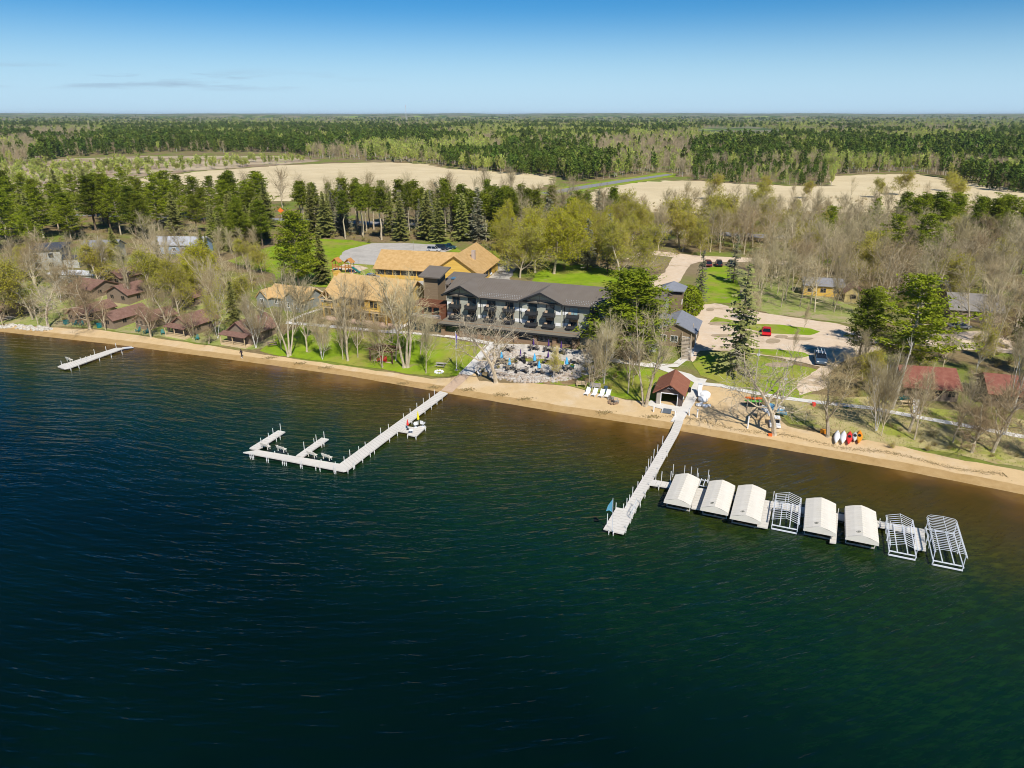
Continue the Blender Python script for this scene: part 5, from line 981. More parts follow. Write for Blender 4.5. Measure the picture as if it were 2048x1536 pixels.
for k in range(3): q = MB(); q.tube((.3 * math.cos(k * 2.1), .3 * math.sin(k * 2.1), 0), (.1 * math.cos(k * 2.1), .1 * math.sin(k * 2.1), .5), .02, n=4); q.build('leg', m_alu, o)
# small dock far left
o1, s1 = (0, 520), 4.0; q1 = lambda *a: [rpx(c, s1, o1) for c in a]; U1 = W5(130, 735); D0 = thing('short_dock', 'short white dock with an L-shaped end and a bench at the far left', 'dock', (U1.x, U1.y, 0))
deck(D0, q1((925, 702), (1000, 702), (545, 868), (515, 830)), .55, U1); deck(D0, q1((460, 852), (515, 826), (560, 862), (515, 870)), .54, U1)
q = MB(); a_ = W5(*rpx((985, 702), s1, o1)) - U1; b2 = W5(*rpx((1030, 706), s1, o1), .15) - U1; q.bar((a_.x, a_.y, .5), (b2.x + .6, b2.y + .4, .25), 1.2, .06); q.build('gangway', m_alu, D0)
for c, h in [((930, 700), .9), ((850, 725), .9), ((758, 752), 1.0), ((728, 780), .6), ((690, 790), .5), ((645, 800), .6), ((492, 830), .6), ((975, 735), .3), ((890, 765), .3), ((795, 790), .5), ((685, 812), .6), ((630, 850), .4), ((565, 868), .5)]: post(D0, *rpx(c, s1, o1), h, U1)
p = W5(*rpx((560, 812), s1, o1)); bench_mesh(thing('dock_bench', 'white bench at the end of the short far left dock', 'bench', (p.x, p.y, .56), R(150)), 1.4)
# main pier
o7, s7 = (1180, 780), 4.452; q7 = lambda *a: [rpx(c, s7, o7) for c in a]; U2 = W5(1230, 1060); D2 = thing('main_pier', 'long white pier running out from the boathouse with a side walkway to the boat lifts', 'pier', (U2.x, U2.y, 0))
deck(D2, q7((760, 262), (832, 275), (795, 372), (722, 355)), .70, U2)
deck(D2, q7((722, 357), (795, 374), (628, 680), (540, 665)), .6, U2); deck(D2, q7((540, 667), (627, 682), (415, 1050), (316, 1030)), .59, U2)
deck(D2, q7((316, 1032), (415, 1052), (300, 1278), (205, 1258)), .58, U2); deck(D2, q7((235, 1044), (318, 1060), (225, 1258), (120, 1235)), .57, U2)
deck(D2, q7((560, 797), (732, 826), (716, 866), (530, 842)), .58, U2)
for c, h in [((645, 470), 1.1), ((600, 550), 1.1), ((567, 590), 1.1), ((540, 662), 1.2), ((518, 690), 1.3), ((497, 730), .8), ((465, 790), .5), ((425, 845), .5), ((378, 925), 1.0), ((350, 990), .9), ((325, 1040), 1.2), ((298, 1045), .5), ((230, 1055), .8), ((152, 1195), 1.4),
             ((770, 400), .3), ((735, 450), .3), ((690, 560), .4), ((650, 620), .3), ((605, 710), .5), ((585, 790), .9), ((525, 850), .5), ((490, 930), .6), ((448, 1010), .8), ((408, 1060), 1.5), ((380, 1110), 1.2), ((362, 1150), 1.0), ((320, 1235), .6), ((168, 1250), .1), ((208, 1262), .2),
             ((635, 805), 1.3), ((715, 815), 1.5), ((612, 858), .2)]: post(D2, *rpx(c, s7, o7), h, U2)
q = MB()
for c0, c1 in (((408, 1060), (362, 1150)),):
    a_, b2 = W5(*rpx(c0, s7, o7)) - U2, W5(*rpx(c1, s7, o7)) - U2
    for z in (1.2, 1.7): q.tube((a_.x, a_.y, z), (b2.x, b2.y, z), .03, n=5)
q.build('swim_ladder', m_alu, D2)
p = W5(*rpx((208, 1262), s7, o7)); o = thing('dock_flag', 'teal blue flag limp on a tall pole at the outer pier end', 'flag', (p.x, p.y, .58)); q = MB(); q.tube((-.1, .1, 0), (-.25, .1, 4.3), .03, n=6); q.build('pole', m_alu, o)
q = MB(); q.slab([(-.24, .1, 4.2), (-.75, .15, 3.3), (-.95, .1, 2.6), (-.6, .05, 2.75), (-.3, .1, 2.5)], .03); q.build('cloth', mat('teal_cloth', (.10, .30, .42), .8), o)
# walkway behind the boat lifts and fingers between them
U3 = W5(1600, 1010); D3 = thing('lift_walkway', 'narrow white walkway with short fingers linking the row of boat lifts', 'dock', (U3.x, U3.y, 0))
o8, s8 = (1560, 900), 4.197; q8 = lambda *a: [rpx(c, s8, o8) for c in a]
wk = [W5(1344, 966), W5(*rpx((1210, 664), s8, o8)), W5(*rpx((1208, 712), s8, o8)), W5(1340, 975.5)]
q = MB(); q.prism([p - U3 for p in wk], .38, .55); q.build('deck', m_dock, D3)
for i, qd in enumerate((q7((940, 868), (1035, 880), (982, 1062), (903, 1050)), q7((1540, 975), (1632, 992), (1582, 1228), (1488, 1210)), q8((436, 520), (490, 532), (472, 778), (418, 772)), q8((1132, 660), (1212, 672), (1226, 842), (1130, 826)))): deck(D3, qd, .56, U3)
for c in [(738, 740), (838, 752), (898, 762), (952, 778), (1050, 790), (1628, 985), (1735, 1010)]: post(D3, *rpx(c, s7, o7), 1.3, U3)
for c in [(485, 535), (832, 620), (918, 640), (1210, 690), (1225, 780)]: post(D3, *rpx(c, s8, o8), .7, U3)
def lift(px, py, label, L=6.8, Wd=2.95, cover=True, ze=1.5, emblem=True, group=None, curved=False):
    x, y = G0(px, py, ze); a = R(-23); ux = Vector((math.cos(a), math.sin(a), 0)); uy = Vector((-math.sin(a), math.cos(a), 0))
    c = Vector((x, y, 0)) - uy * L; o = thing('boat_lift', label, 'boat lift', c, a, group); zb = .55; m_lo = m_gwood if cover else m_alu; yf = .9 if cover else .1  # covered lifts: shade under the tarp put into a darker lower-frame colour
    for X in (.1, Wd - .1):
        for Y in (yf + .25, L * .5, L - .35): q = MB(); q.tube((X, Y, -1), (X, Y, ze), .045, n=6); q.build('upright', m_alu, o)
    q = MB()
    for X in (.1, Wd - .1): q.bar((X, yf - .1, zb), (X, L, zb), .09, .14); q.bar((X, 0, ze), (X, L, ze), .05, .05)
    for Y in (yf + .25, L - .35): q.bar((.1, Y, zb), (Wd - .1, Y, zb), .08, .12)
    q.bar((.1, yf, .2), (Wd - .1, yf, .2), .12, .14); q.build('lower_frame', m_lo, o); q = MB()
    for X in (Wd * .32, Wd * .68): q.bar((X, yf + .2, zb + .12), (X, L - .3, zb + .12), .1, .1)
    q.build('bunk', m_lo, o); q = MB()
    for k in range(8): t = k * math.pi / 4; t2 = t + math.pi / 4; q.tube((-.08, L * .55 + .42 * math.cos(t), 1.15 + .42 * math.sin(t)), (-.08, L * .55 + .42 * math.cos(t2), 1.15 + .42 * math.sin(t2)), .025, n=4)
    for k in range(4): t = k * math.pi / 4; q.tube((-.08, L * .55 + .42 * math.cos(t), 1.15 + .42 * math.sin(t)), (-.08, L * .55 - .42 * math.cos(t), 1.15 - .42 * math.sin(t)), .012, n=4)
    q.build('winch_wheel', m_alu, o)
    zr = ze + .5; n = 14 if not curved else 20; q = MB()
    for i in range(n + 1):
        Y = L * i / n
        if curved: pts = [(-.05, ze - .1), (.05, ze + .25), (.3, ze + .42), (Wd / 2, zr), (Wd - .3, ze + .42), (Wd - .05, ze + .25), (Wd + .05, ze - .1)]
        else: pts = [(0, ze), (Wd / 2, zr), (Wd, ze)]
        for (a1, z1), (a2, z2) in zip(pts, pts[1:]): q.tube((a1, Y, z1 - .03), (a2, Y, z2 - .03), .028, n=4)
    q.tube((Wd / 2, 0, zr), (Wd / 2, L, zr), .03, n=4)
    for X in (0, Wd): q.tube((X, 0, ze - .05), (X, L, ze - .05), .035, n=4)
    q.build('canopy_frame', m_alu, o)
    if cover:
        q = MB(); ns = 14; rows = []
        for i in range(ns + 1):
            Y = -.12 + (L + .24) * i / ns; sag = .012 * (i % 2); V = []
            for X, z in ((-.14, ze - .36), (-.1, ze + .03), (Wd * .25, ze + .35 - sag), (Wd / 2, zr + .05 - sag), (Wd * .75, ze + .35 - sag), (Wd + .1, ze + .03), (Wd + .14, ze - .36)): V.append((X, Y, z + .03))
            rows.append(V)
        V = [v for r_ in rows for v in r_]; Fs = [(i * 7 + j, i * 7 + j + 1, (i + 1) * 7 + j + 1, (i + 1) * 7 + j) for i in range(ns) for j in range(6)]; q.add(V, Fs)
        for Y in (-.12, L + .12): q.add([(-.14, Y, ze - .33), (-.1, Y, ze + .06), (Wd / 2, Y, zr + .08), (Wd + .1, Y, ze + .06), (Wd + .14, Y, ze - .33)], [(0, 1, 2, 3, 4)])
        tp = q.build('tarp', m_tarp, o)
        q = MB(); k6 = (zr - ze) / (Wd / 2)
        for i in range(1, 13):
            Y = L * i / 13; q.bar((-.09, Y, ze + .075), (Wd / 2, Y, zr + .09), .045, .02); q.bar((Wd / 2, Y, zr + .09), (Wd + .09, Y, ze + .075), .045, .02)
        q.build('seam', mat('seam_beige', (.60, .55, .45), .85), tp)  # sewn seams, slightly darker beige than the tarp
        if emblem:
            q = MB(); X0 = Wd * .36; kk = .52 / (Wd / 2)
            for k in range(9): t = k * .7; t2 = t + .7; q.bar((X0 + .2 * math.cos(t), .75 + .17 * math.sin(t), ze + .1 + kk * (X0 + .2 * math.cos(t))), (X0 + .2 * math.cos(t2), .75 + .17 * math.sin(t2), ze + .1 + kk * (X0 + .2 * math.cos(t2))), .045, .02)
            for k in range(3): q.bar((X0 - .1, .68 + .08 * k, ze + .1 + kk * (X0 - .1)), (X0 + .1, .68 + .08 * k, ze + .1 + kk * (X0 + .1)), .03, .02)
            q.build('logo', mat('dark_print', (.10, .11, .09), .8), tp)
    return o
G_ = 'covered boat lifts'
lift(1351.8, 951, 'boat lift with beige tarp nearest the main pier, leftmost of the row', emblem=False, group=G_); lift(1420.3, 964, 'boat lift with beige tarp, second from the main pier', group=G_)
lift(1477.6, 973, 'largest beige-tarped boat lift, left of the first bare frame', L=7.6, Wd=3.15, group=G_); lift(1613.6, 999, 'boat lift with beige tarp just right of the first bare frame', Wd=3.15, group=G_)
lift(1692, 1014.4, 'rightmost boat lift with a beige tarp, before the second bare frame', Wd=3.1, group=G_)
lift(1551.8, 986.7, 'bare boat lift frame without tarp between the covered lifts', L=6.4, cover=False); lift(1772, 1030, 'bare boat lift frame standing astride the end of the walkway', L=6.6, Wd=2.8, cover=False)
lift(1854, 1034.6, 'tall bare boat lift frame with rounded hoops at the far right end of the row', L=7.4, Wd=3.0, cover=False, ze=1.85, curved=True)
p = W5(*rpx((1000, 830), s7, o7)); o = thing('personal_watercraft_lift', 'small low cradle lift between the first two covered boat lifts', 'boat lift', (p.x, p.y, 0), R(-23)); q = MB()
for X in (-.7, .7):
    for Y in (-.8, .8): q = MB(); q.tube((X, Y, -1), (X, Y, 1.5), .04, n=5); q.build('upright', m_alu, o)
q = MB()
for Y in (-.8, .8): q.bar((-.7, Y, .6), (.7, Y, .6), .07, .1)
for X in (-.25, .25): q.bar((X, -.9, .72), (X, .9, .72), .1, .08)
q.build('cradle', m_alu, o)
# ---------------------------------------------------------------- vehicles
m_tyre = mat('tyre_rubber', (.02, .02, .02), .8); m_chrome = mat('wheel_alloy', (.5, .5, .52), .3, metal=.7); m_cgl = mat('car_glass', (.012, .015, .018), .08, spec=.8)
def car(px, py, rz, paint, label, kind_='sedan', L=4.6, Wd=1.82, cat='car', name='parked_car'):
    p = P(px, py); o = thing(name, label, cat, (p.x, p.y, p.z + .09), rz); hw = Wd / 2; hl = L / 2
    tall = kind_ in ('suv', 'van'); zb = .95 if tall else .82; zt = 1.78 if tall else 1.42
    if kind_ == 'truck': zb = 1.05; zt = 1.85
    prof = [(-hl, .35), (-hl + .05, zb - .12), (-hl + .25, zb), (hl - 1.25, zb), (hl - .15, zb - .14), (hl, zb - .3), (hl, .35), (hl - .25, .25), (-hl + .25, .25)]
    q = MB(); q.ext(prof, -hw, hw, 'y'); q.build('body', paint, o, bevel=.09)
    if kind_ == 'truck': c0, c1, r0_, r1_ = -.55, hl - 1.35, -.35, hl - 2.1
    elif tall: c0, c1, r0_, r1_ = -hl + .1, hl - 1.05, -hl + .35, hl - 1.85
    else: c0, c1, r0_, r1_ = -hl + .65, hl - 1.15, -hl + 1.35, hl - 2.0
    q = MB(); q.add([(c0, -hw + .06, zb - .02), (c1, -hw + .06, zb - .02), (c1, hw - .06, zb - .02), (c0, hw - .06, zb - .02), (r0_, -hw + .26, zt - .06), (r1_, -hw + .26, zt - .06), (r1_, hw - .26, zt - .06), (r0_, hw - .26, zt - .06)], [(0, 3, 2, 1), (4, 5, 6, 7), (0, 1, 5, 4), (1, 2, 6, 5), (2, 3, 7, 6), (3, 0, 4, 7)]); q.build('window_glass', m_cgl, o)
    q = MB(); q.slab([(r0_ - .05, -hw + .24, zt), (r1_ + .05, -hw + .24, zt), (r1_ + .05, hw - .24, zt), (r0_ - .05, hw - .24, zt)], .07)
    for s_ in (-1, 1):
        for (xa, xb) in ((c0 + .02, r0_), (c1 - .02, r1_), ((c0 + c1) / 2, (r0_ + r1_) / 2)): q.bar((xa, s_ * (hw - .055), zb - .02), (xb, s_ * (hw - .25), zt - .03), .09, .06)
    q.build('roof', paint, o)
    for x in (-hl + .85, hl - .85):
        for s_ in (-1, 1):
            q = MB(); q.tube((x, s_ * (hw - .2), .33), (x, s_ * (hw + .02), .33), .34, n=14); t_ = q.build('wheel', m_tyre, o); q = MB(); q.tube((x, s_ * (hw + .021), .33), (x, s_ * (hw + .035), .33), .2, n=10); q.build('rim', m_chrome, t_)
    for s_ in (-1, 1):
        q = MB(); q.box(hl - .06, hl + .012, s_ * (hw - .38) - .17, s_ * (hw - .38) + .17, zb - .36, zb - .2); q.build('headlight', m_white, o)
        q = MB(); q.box(-hl - .012, -hl + .05, s_ * (hw - .25) - .12, s_ * (hw - .25) + .12, zb - .3, zb - .14); q.build('tail_light', m_redc, o)
    if kind_ == 'truck':
        q = MB()
        for s_ in (-1, 1): q.box(-hl + .1, -.6, s_ * (hw - .05) - .05, s_ * (hw - .05) + .05, zb, zb + .35)
        q.box(-hl + .02, -hl + .1, -hw, hw, zb, zb + .35); q.build('cargo_bed', paint, o)
    return o
def paint(n, c): return mat(n, c, .3, spec=.6)
car(1532, 668, R(72), paint('red_paint', (.55, .008, .012)), 'bright red car on the grass island of the sandy parking lot', 'sedan')
car(868, 503, R(-14), paint('silver_paint', (.48, .49, .50)), 'silver estate car at the right end of the grey gravel lot', 'suv')
car(884, 500, R(-14), paint('navy_paint', (.02, .03, .05)), 'dark blue car between the silver car and the dark green one', 'suv'); car(897, 498, R(-10), paint('dark_teal_paint', (.01, .05, .07)), 'dark teal pickup, rightmost of the three vehicles in the gravel lot', 'truck', L=5.2, cat='pickup', name='pickup_truck')
car(743, 558, R(-10), paint('blue_paint', (.06, .16, .36)), 'blue car half hidden behind the log lodge roof', 'sedan'); car(966, 551, R(-20), paint('white_paint_car', (.70, .74, .78)), 'white van parked behind the hotel roof by the tan lodge', 'suv', L=5)
o = car(1640, 724, R(-108), paint('slate_blue_paint', (.05, .09, .14)), 'dark blue pickup with a white load at the right edge of the sandy lot', 'truck', L=5.3, Wd=2, cat='pickup', name='pickup_truck')
q = MB(); [q.box(-2.3 + i * .62, -1.9 + i * .62, -.7, .7, 1.0, 1.35 + .1 * (i % 2)) for i in range(3)]; [q.box(-1.9, 1.1, y, y + .09, 1.9, 2.0) for y in (-.6, 0, .5)]; q.build('load', m_white, o)
car(1918, 658, R(10), paint('grey_paint', (.12, .13, .14)), 'dark grey car half hidden in the right woods by the gravel drive', 'sedan')
for px, rz, c, lb in ((1415, 85, 'maroon_paint', 'maroon car, leftmost of those parked at the top of the long lawn'), (1437, 80, 'black_paint', 'black car in the middle of the row at the top of the long lawn'), (1462, 84, 'dark_green_paint', 'dark green car, rightmost of those parked at the top of the long lawn')):
    car(px, 532, R(rz), paint(c, {'maroon_paint': (.12, .02, .03), 'black_paint': (.012, .013, .016), 'dark_green_paint': (.02, .05, .05)}[c]), lb, 'suv')
car(718, 402, R(-4), paint('navy_paint', (.02, .03, .05)), 'dark car on the road behind the pine belt', 'sedan'); car(1340, 648, R(60), m_blk, 'black car behind the annex next to the cedar', 'sedan')
# ---------------------------------------------------------------- beach and garden furniture
def lounger(px, py, rz, label, m_, g=None, nm_='lounge_chair'):
    p = P(px, py); o = thing(nm_, label, 'lounge chair', (p.x, p.y, p.z + .04), rz, g); q = MB()
    for k in range(7): q.box(-.33, .33, -1.0 + k * .17, -.86 + k * .17, .3, .34)
    q.build('seat', m_, o); q = MB()
    for k in range(5): a = k * .16; q.slab([(-.33, .22 + a * .75, .34 + a * .8), (.33, .22 + a * .75, .34 + a * .8), (.33, .32 + a * .75, .44 + a * .8), (-.33, .32 + a * .75, .44 + a * .8)], .03)
    q.build('backrest', m_, o)
    for s_ in (-1, 1):
        q = MB(); q.box(s_ * .35 - .03, s_ * .35 + .03, -1.0, .3, .2, .3); q.box(s_ * .35 - .04, s_ * .35 + .04, -.95, -.85, 0, .2); q.box(s_ * .35 - .04, s_ * .35 + .04, .15, .25, 0, .2); q.bar((s_ * .35, .2, .3), (s_ * .35, .85, 1.0), .05, .05); q.build('side_frame', m_, o)
    return o
for px, py, lb in ((1175, 788, 'leftmost of four white loungers on the sand'), (1189, 790, 'second from left of four white loungers on the sand'), (1203, 792, 'third from left of four white loungers on the sand'), (1215, 793, 'rightmost of four white loungers, beside the blue bin')): lounger(px, py, R(-25), 'white wooden lounger, ' + lb, m_white, 'white loungers on the sand')
def adir(px, py, rz, label, m_, g=None, dz=.04):
    p = P(px, py); o = thing('garden_chair', label, 'chair', (p.x, p.y, p.z + dz), rz, g); q = MB()
    for k in range(5): z = .36 - k * .035; q.box(-.28, .28, -.35 + k * .13, -.24 + k * .13, z, z + .03)
    q.build('seat', m_, o); q = MB()
    for k in range(5): x = -.26 + k * .11; q.slab([(x, .22, .22), (x + .09, .22, .22), (x + .09, .55, .95 + .05 * (2 - abs(k - 2))), (x, .55, .95 + .05 * (2 - abs(k - 2)))], .03)
    q.build('backrest', m_, o)
    for s_ in (-1, 1): q = MB(); q.box(s_ * .36 - .06, s_ * .36 + .06, -.42, .36, .55, .59); q.box(s_ * .34 - .03, s_ * .34 + .03, -.4, -.3, 0, .55); q.bar((s_ * .3, -.3, .3), (s_ * .3, .55, .03), .04, .1); q.box(s_ * .34 - .03, s_ * .34 + .03, .28, .34, 0, .55); q.build('arm_and_leg', m_, o)
    return o
adir(1222, 800, R(150), 'weathered grey slatted armchair right of the white loungers', m_gwood); adir(1232, 806, R(100), 'weathered armchair beside the sand fire ring, nearest the three-stemmed tree', m_gwood)
adir(760, 724, R(-20), 'red garden chair under the pergola, left of the pair', m_redc, 'red chairs under the pergola', .12); adir(769, 725, R(-20), 'red garden chair under the pergola, right of the pair', m_redc, 'red chairs under the pergola', .12)
m_teal = mat('teal_plastic', (.01, .16, .16), .5)
for px, py, rz, lb in ((1803, 801, 170, 'teal chair left of the pair at the right cabin porch'), (1811, 802, 170, 'teal chair right of the pair at the right cabin porch'), (277, 664, -20, 'small teal chair at the left of the three-window cabin'), (293, 667, -20, 'small teal chair at the right of the three-window cabin'), (150, 650, -20, 'teal chair in front of the leftmost shore cabin'), (163, 651, -10, 'teal chair by the corner of the leftmost shore cabin'), (326, 669, 30, 'dark teal chair on the grass left of the gnarled oak'), (395, 680, 10, 'teal chair on the grass between porch cabin and deck cabin')): adir(px, py, R(rz), lb, m_teal)
def barrel(px, py, label, m_, r_=.45, h=.9):
    p = P(px, py); o = thing('bin', label, 'bin', (p.x, p.y, p.z)); q = MB(); q.lathe([(r_ * .9, 0), (r_, h * .1), (r_, h * .85), (r_ * .92, h)], 12); q.build('body', m_, o); q = MB(); q.lathe([(r_ * 1.06, h), (r_ * 1.06, h + .06), (r_ * .3, h + .15)], 12); q.build('lid', m_, o)
barrel(133, 648, 'round teal bin on the grass left of the leftmost shore cabin', m_teal, .6, .8); barrel(200, 655, 'round teal bin between the first two shore cabins', m_teal, .6, .9); barrel(1211, 783, 'dark blue bin behind the rightmost lounger', paint('slate_blue_paint', (.05, .09, .14)), .35, .9)
barrel(1378, 785, 'black bin on the grass by the boathouse wall', m_blk, .3, .8); barrel(1361, 809, 'small red canister at the boathouse corner', m_redc, .22, .9); barrel(1627, 812, 'small red ball-shaped float on the grass by the right path', m_redc, .3, .5)
def pbench(px, py, rz, label, m_, wd=1.9, cat='bench', nm_='park_bench', g=None): p = P(px, py); return bench_mesh(thing(nm_, label, cat, (p.x, p.y, p.z + .05), rz, g), wd, m_)
pbench(1163, 774, R(-15), 'yellow wooden bench at the grass edge behind the loungers', m_logd); pbench(1190, 778, R(-15), 'grey wooden bench at the grass edge, right of the yellow one', m_gwood); pbench(960, 752, R(70), 'small white stone seat by the top of the brick path', m_white, .7)
def picnic(px, py, rz, label, m_):
    p = P(px, py); o = thing('picnic_table', label, 'picnic table', (p.x, p.y, p.z + .05), rz); q = MB()
    for k in range(5): q.box(-.95, .95, -.38 + k * .155, -.24 + k * .155, .7, .74)
    q.build('table_top', m_, o)
    for s_ in (-1, 1):
        q = MB()
        for k in range(2): q.box(-.95, .95, s_ * .72 - .15 + k * .155, s_ * .72 - .01 + k * .155, .42, .46)
        q.build('bench_seat', m_, o); q = MB(); q.bar((s_ * .7, -.55, 0), (s_ * .7, -.2, .7), .05, .09); q.bar((s_ * .7, .55, 0), (s_ * .7, .2, .7), .05, .09); q.bar((s_ * .7, -.8, .4), (s_ * .7, .8, .4), .05, .08); q.build('leg', m_, o)
picnic(882, 734, R(-15), 'grey picnic table on the front lawn near the sand and the flagpole', m_gwood); picnic(20, 640, R(-15), 'picnic table in front of the cabin at the left frame edge', m_gwood); picnic(545, 692, R(20), 'brown picnic table on the lawn right of the deck cabin', m_cab)
picnic(738, 656, R(-20), 'brown picnic table on the grass in front of the log lodge', m_cab); picnic(1812, 812, R(-12), 'wooden picnic table in front of the right red-roofed cabin', m_logd)
picnic(620, 636, R(0), 'brown picnic table on the grass left of the log lodge', m_cab)
for px, py, lb in ((878, 745, 'white stone fire ring on the sand below the picnic table'), (1226, 806, 'small fire ring of brown stones beside the loungers')):
    p = P(px, py); o = thing('fire_ring', lb, 'fire ring', (p.x, p.y, p.z)); q = MB()
    for k in range(9):
        a = k * .7; c_, s_ = math.cos(a) * .7, math.sin(a) * .7; q.lathe([(.2, 0), (.24, .15), (.16, .32)], 6, (c_, s_))
    q.build('stones', m_white if px < 900 else m_brick, o)
# pergola with swing seats
p = P(741, 722); p2 = P(785, 729); PG = thing('pergola', 'dark red wooden pergola over two red chairs on the front lawn', 'pergola', (p.x, p.y, p.z), math.atan2(p2.y - p.y, p2.x - p.x)); WL = (p2 - p).length; m_mar = mat('maroon_stain', (.10, .03, .035), .8, (.15, .05, .05), 3)
for x in (0, WL):
    for y in (0, 3.0): bx_part(PG, 'post', m_mar, x - .08, x + .08, y - .08, y + .08, -.3, 2.3)
q = MB()
for y in (0, 3.0): q.box(-.4, WL + .4, y - .05, y + .05, 2.3, 2.48)
for k in range(13): x = -.3 + k * (WL + .6) / 12; q.box(x - .04, x + .04, -.5, 3.5, 2.48, 2.62)
q.build('rafters', m_mar, PG); bx_part(PG, 'paved_floor', MATS['pinkish_paving'], .4, WL - .3, .3, 2.6, -.2, .1)
# flagpole and flag, lamp posts, signs
p = P(913, 741); o = thing('flagpole', 'tall white flagpole on the front lawn with a limp purple and white flag', 'flagpole', p); hp = topH(913, 741, 664); q = MB(); q.tube((0, 0, -.1), (0, 0, hp), .05, .03, n=8); q.lathe([(.02, hp), (.08, hp + .08), (.02, hp + .16)], 8); q.build('pole', m_white, o)
q = MB(); q.slab([(.02, 0, hp - .2), (.32, .1, hp - .8), (.26, .05, hp - 2.2), (.02, 0, hp - 1.9)], .03); q.build('flag', mat('violet_cloth', (.13, .10, .42), .8), o); q = MB(); q.slab([(.02, 0, hp - 2.0), (.22, .05, hp - 2.2), (.2, .05, hp - 3.4), (.02, 0, hp - 3.1)], .03); q.build('lower_flag', m_white, o); q = MB(); q.lathe([(.35, -.1), (.35, .15), (.1, .3)], 10); q.build('base', m_gwood, o)
for px, py, ty, lb in ((828, 520, 483, 'plain wooden pole at the front edge of the gravel lot'), (1508, 780, 640, 'thin pole beside the lower grass island of the sandy lot'), (1566, 797, 722, 'grey post with sign by the right footpath')):
    p = P(px, py); h_ = topH(px, py, ty); o = thing('utility_pole', lb, 'pole', p); q = MB(); q.tube((0, 0, -.3), (0, 0, h_ * (.6 if px == 1508 else 1)), .09, .06, n=8); q.build('pole', m_gwood, o); q = MB(); q.box(-.25, .25, -.05, .05, h_ * .5, h_ * .5 + .35); q.build('sign_plate', m_steel, o)
p = P(563, 436); o = thing('road_sign', 'orange diamond road work sign beside the highway at left', 'sign', p, R(0)); q = MB(); q.slab([(-1.3, 0, 3.2), (0, 0, 4.5), (1.3, 0, 3.2), (0, 0, 1.9)], .06); q.build('sign_plate', mat('orange_sign', (.85, .18, .03), .6), o); q = MB(); q.tube((0, .1, 0), (0, .1, 3), .06); q.build('post', m_steel, o)
# play set
p = P(690, 545); PS = thing('play_set', 'orange-brown wooden play set with two roofed towers, swing beam and teal slide', 'playground', (p.x, p.y, p.z), R(-15)); m_or = mat('orange_cedar', (.48, .20, .05), .8, (.56, .27, .08), 2)
for x0 in (-2.4, 1.6):
    q = MB()
    for x in (x0 - .9, x0 + .9):
        for y in (-.9, .9): q.box(x - .08, x + .08, y - .08, y + .08, 0, 3)
    q.box(x0 - 1, x0 + 1, -1, 1, 1.5, 1.6); 
    for k in range(7): q.box(x0 - 1 + k * .3, x0 - .85 + k * .3, -1.02, -.97, 1.6, 2.3)
    q.box(x0 - 1.05, x0 + 1.05, -1.06, -.96, 2.3, 2.4); q.build('tower', m_or, PS)
    q = MB(); q.slab([(x0, -1.2, 4.2), (x0, 1.2, 4.2), (x0 - 1.3, 1.2, 2.95), (x0 - 1.3, -1.2, 2.95)], .08); q.slab([(x0, -1.2, 4.2), (x0 + 1.3, -1.2, 2.95), (x0 + 1.3, 1.2, 2.95), (x0, 1.2, 4.2)], .08); q.build('tower_roof', m_or, PS)
q = MB(); q.box(-1.5, .7, -.1, .1, 2.6, 2.75); q.box(-1.5, .7, -.6, .6, 1.5, 1.6); q.build('bridge', m_or, PS)
for x in (-.9, .1): q = MB(); q.tube((x, 0, 2.6), (x, 0, .5), .02, n=4); q.box(x - .22, x + .22, -.1, .1, .45, .5); q.build('swing', m_blk, PS)
q = MB(); pp = [(2.5, 1.7), (3.3, 1.2), (4.2, .6), (5.0, .35)]; 
for (xa, za), (xb, zb_) in zip(pp, pp[1:]): q.bar((xa, -.2, za), (xb, -.5, zb_), .75, .1); q.bar((xa, -.58, za + .15), (xb, -.88, zb_ + .15), .06, .25); q.bar((xa, .18, za + .15), (xb, -.12, zb_ + .15), .06, .25)
q.build('slide', m_teal, PS)
# kayaks
def hull(L, wd, h, m_, o, name='hull', cock=True):
    q = MB(); n = 12; rings = []; 
    for i in range(n + 1):
        t = i / n * 2 - 1; w_ = wd / 2 * (1 - abs(t) ** 2.2) + .01; y = t * L / 2; z0_ = h * .35 * abs(t) ** 3; dk = h * (1 + .15 * (1 - t * t))
        rings += [(-w_, y, h * .75 + z0_ * .5), (-w_ * .7, y, z0_ * .8 + .03), (0, y, z0_ * .8), (w_ * .7, y, z0_ * .8 + .03), (w_, y, h * .75 + z0_ * .5), (w_ * .45, y, dk), (-w_ * .45, y, dk)]
    fs = [(i * 7 + j, i * 7 + (j + 1) % 7, (i + 1) * 7 + (j + 1) % 7, (i + 1) * 7 + j) for i in range(n) for j in range(7)] + [tuple(range(7))[::-1], tuple(range(n * 7, n * 7 + 7))]
    q.add(rings, fs); q.build(name, m_, o, smooth=True)
    if cock:
        q = MB(); V = [(wd * .26 * math.cos(k * .628), .5 * math.sin(k * .628) - .05, h * 1.165) for k in range(10)]; q.add(V, [tuple(range(10))]); q.add([(v[0] * 1.12, v[1] * 1.08, v[2] - .004) for v in V] + [(v[0] * 1.0, v[1] * 1.0, v[2] + .03) for v in V], [(k, (k + 1) % 10, 10 + (k + 1) % 10, 10 + k) for k in range(10)]); q.build('cockpit', m_blk, o)
m_org = mat('orange_plastic', (.75, .14, .02), .5); m_grn = mat('green_plastic', (.10, .42, .05), .5); m_ylo = mat('amber_plastic', (.85, .42, .02), .5, (.80, .20, .02), 1.2)
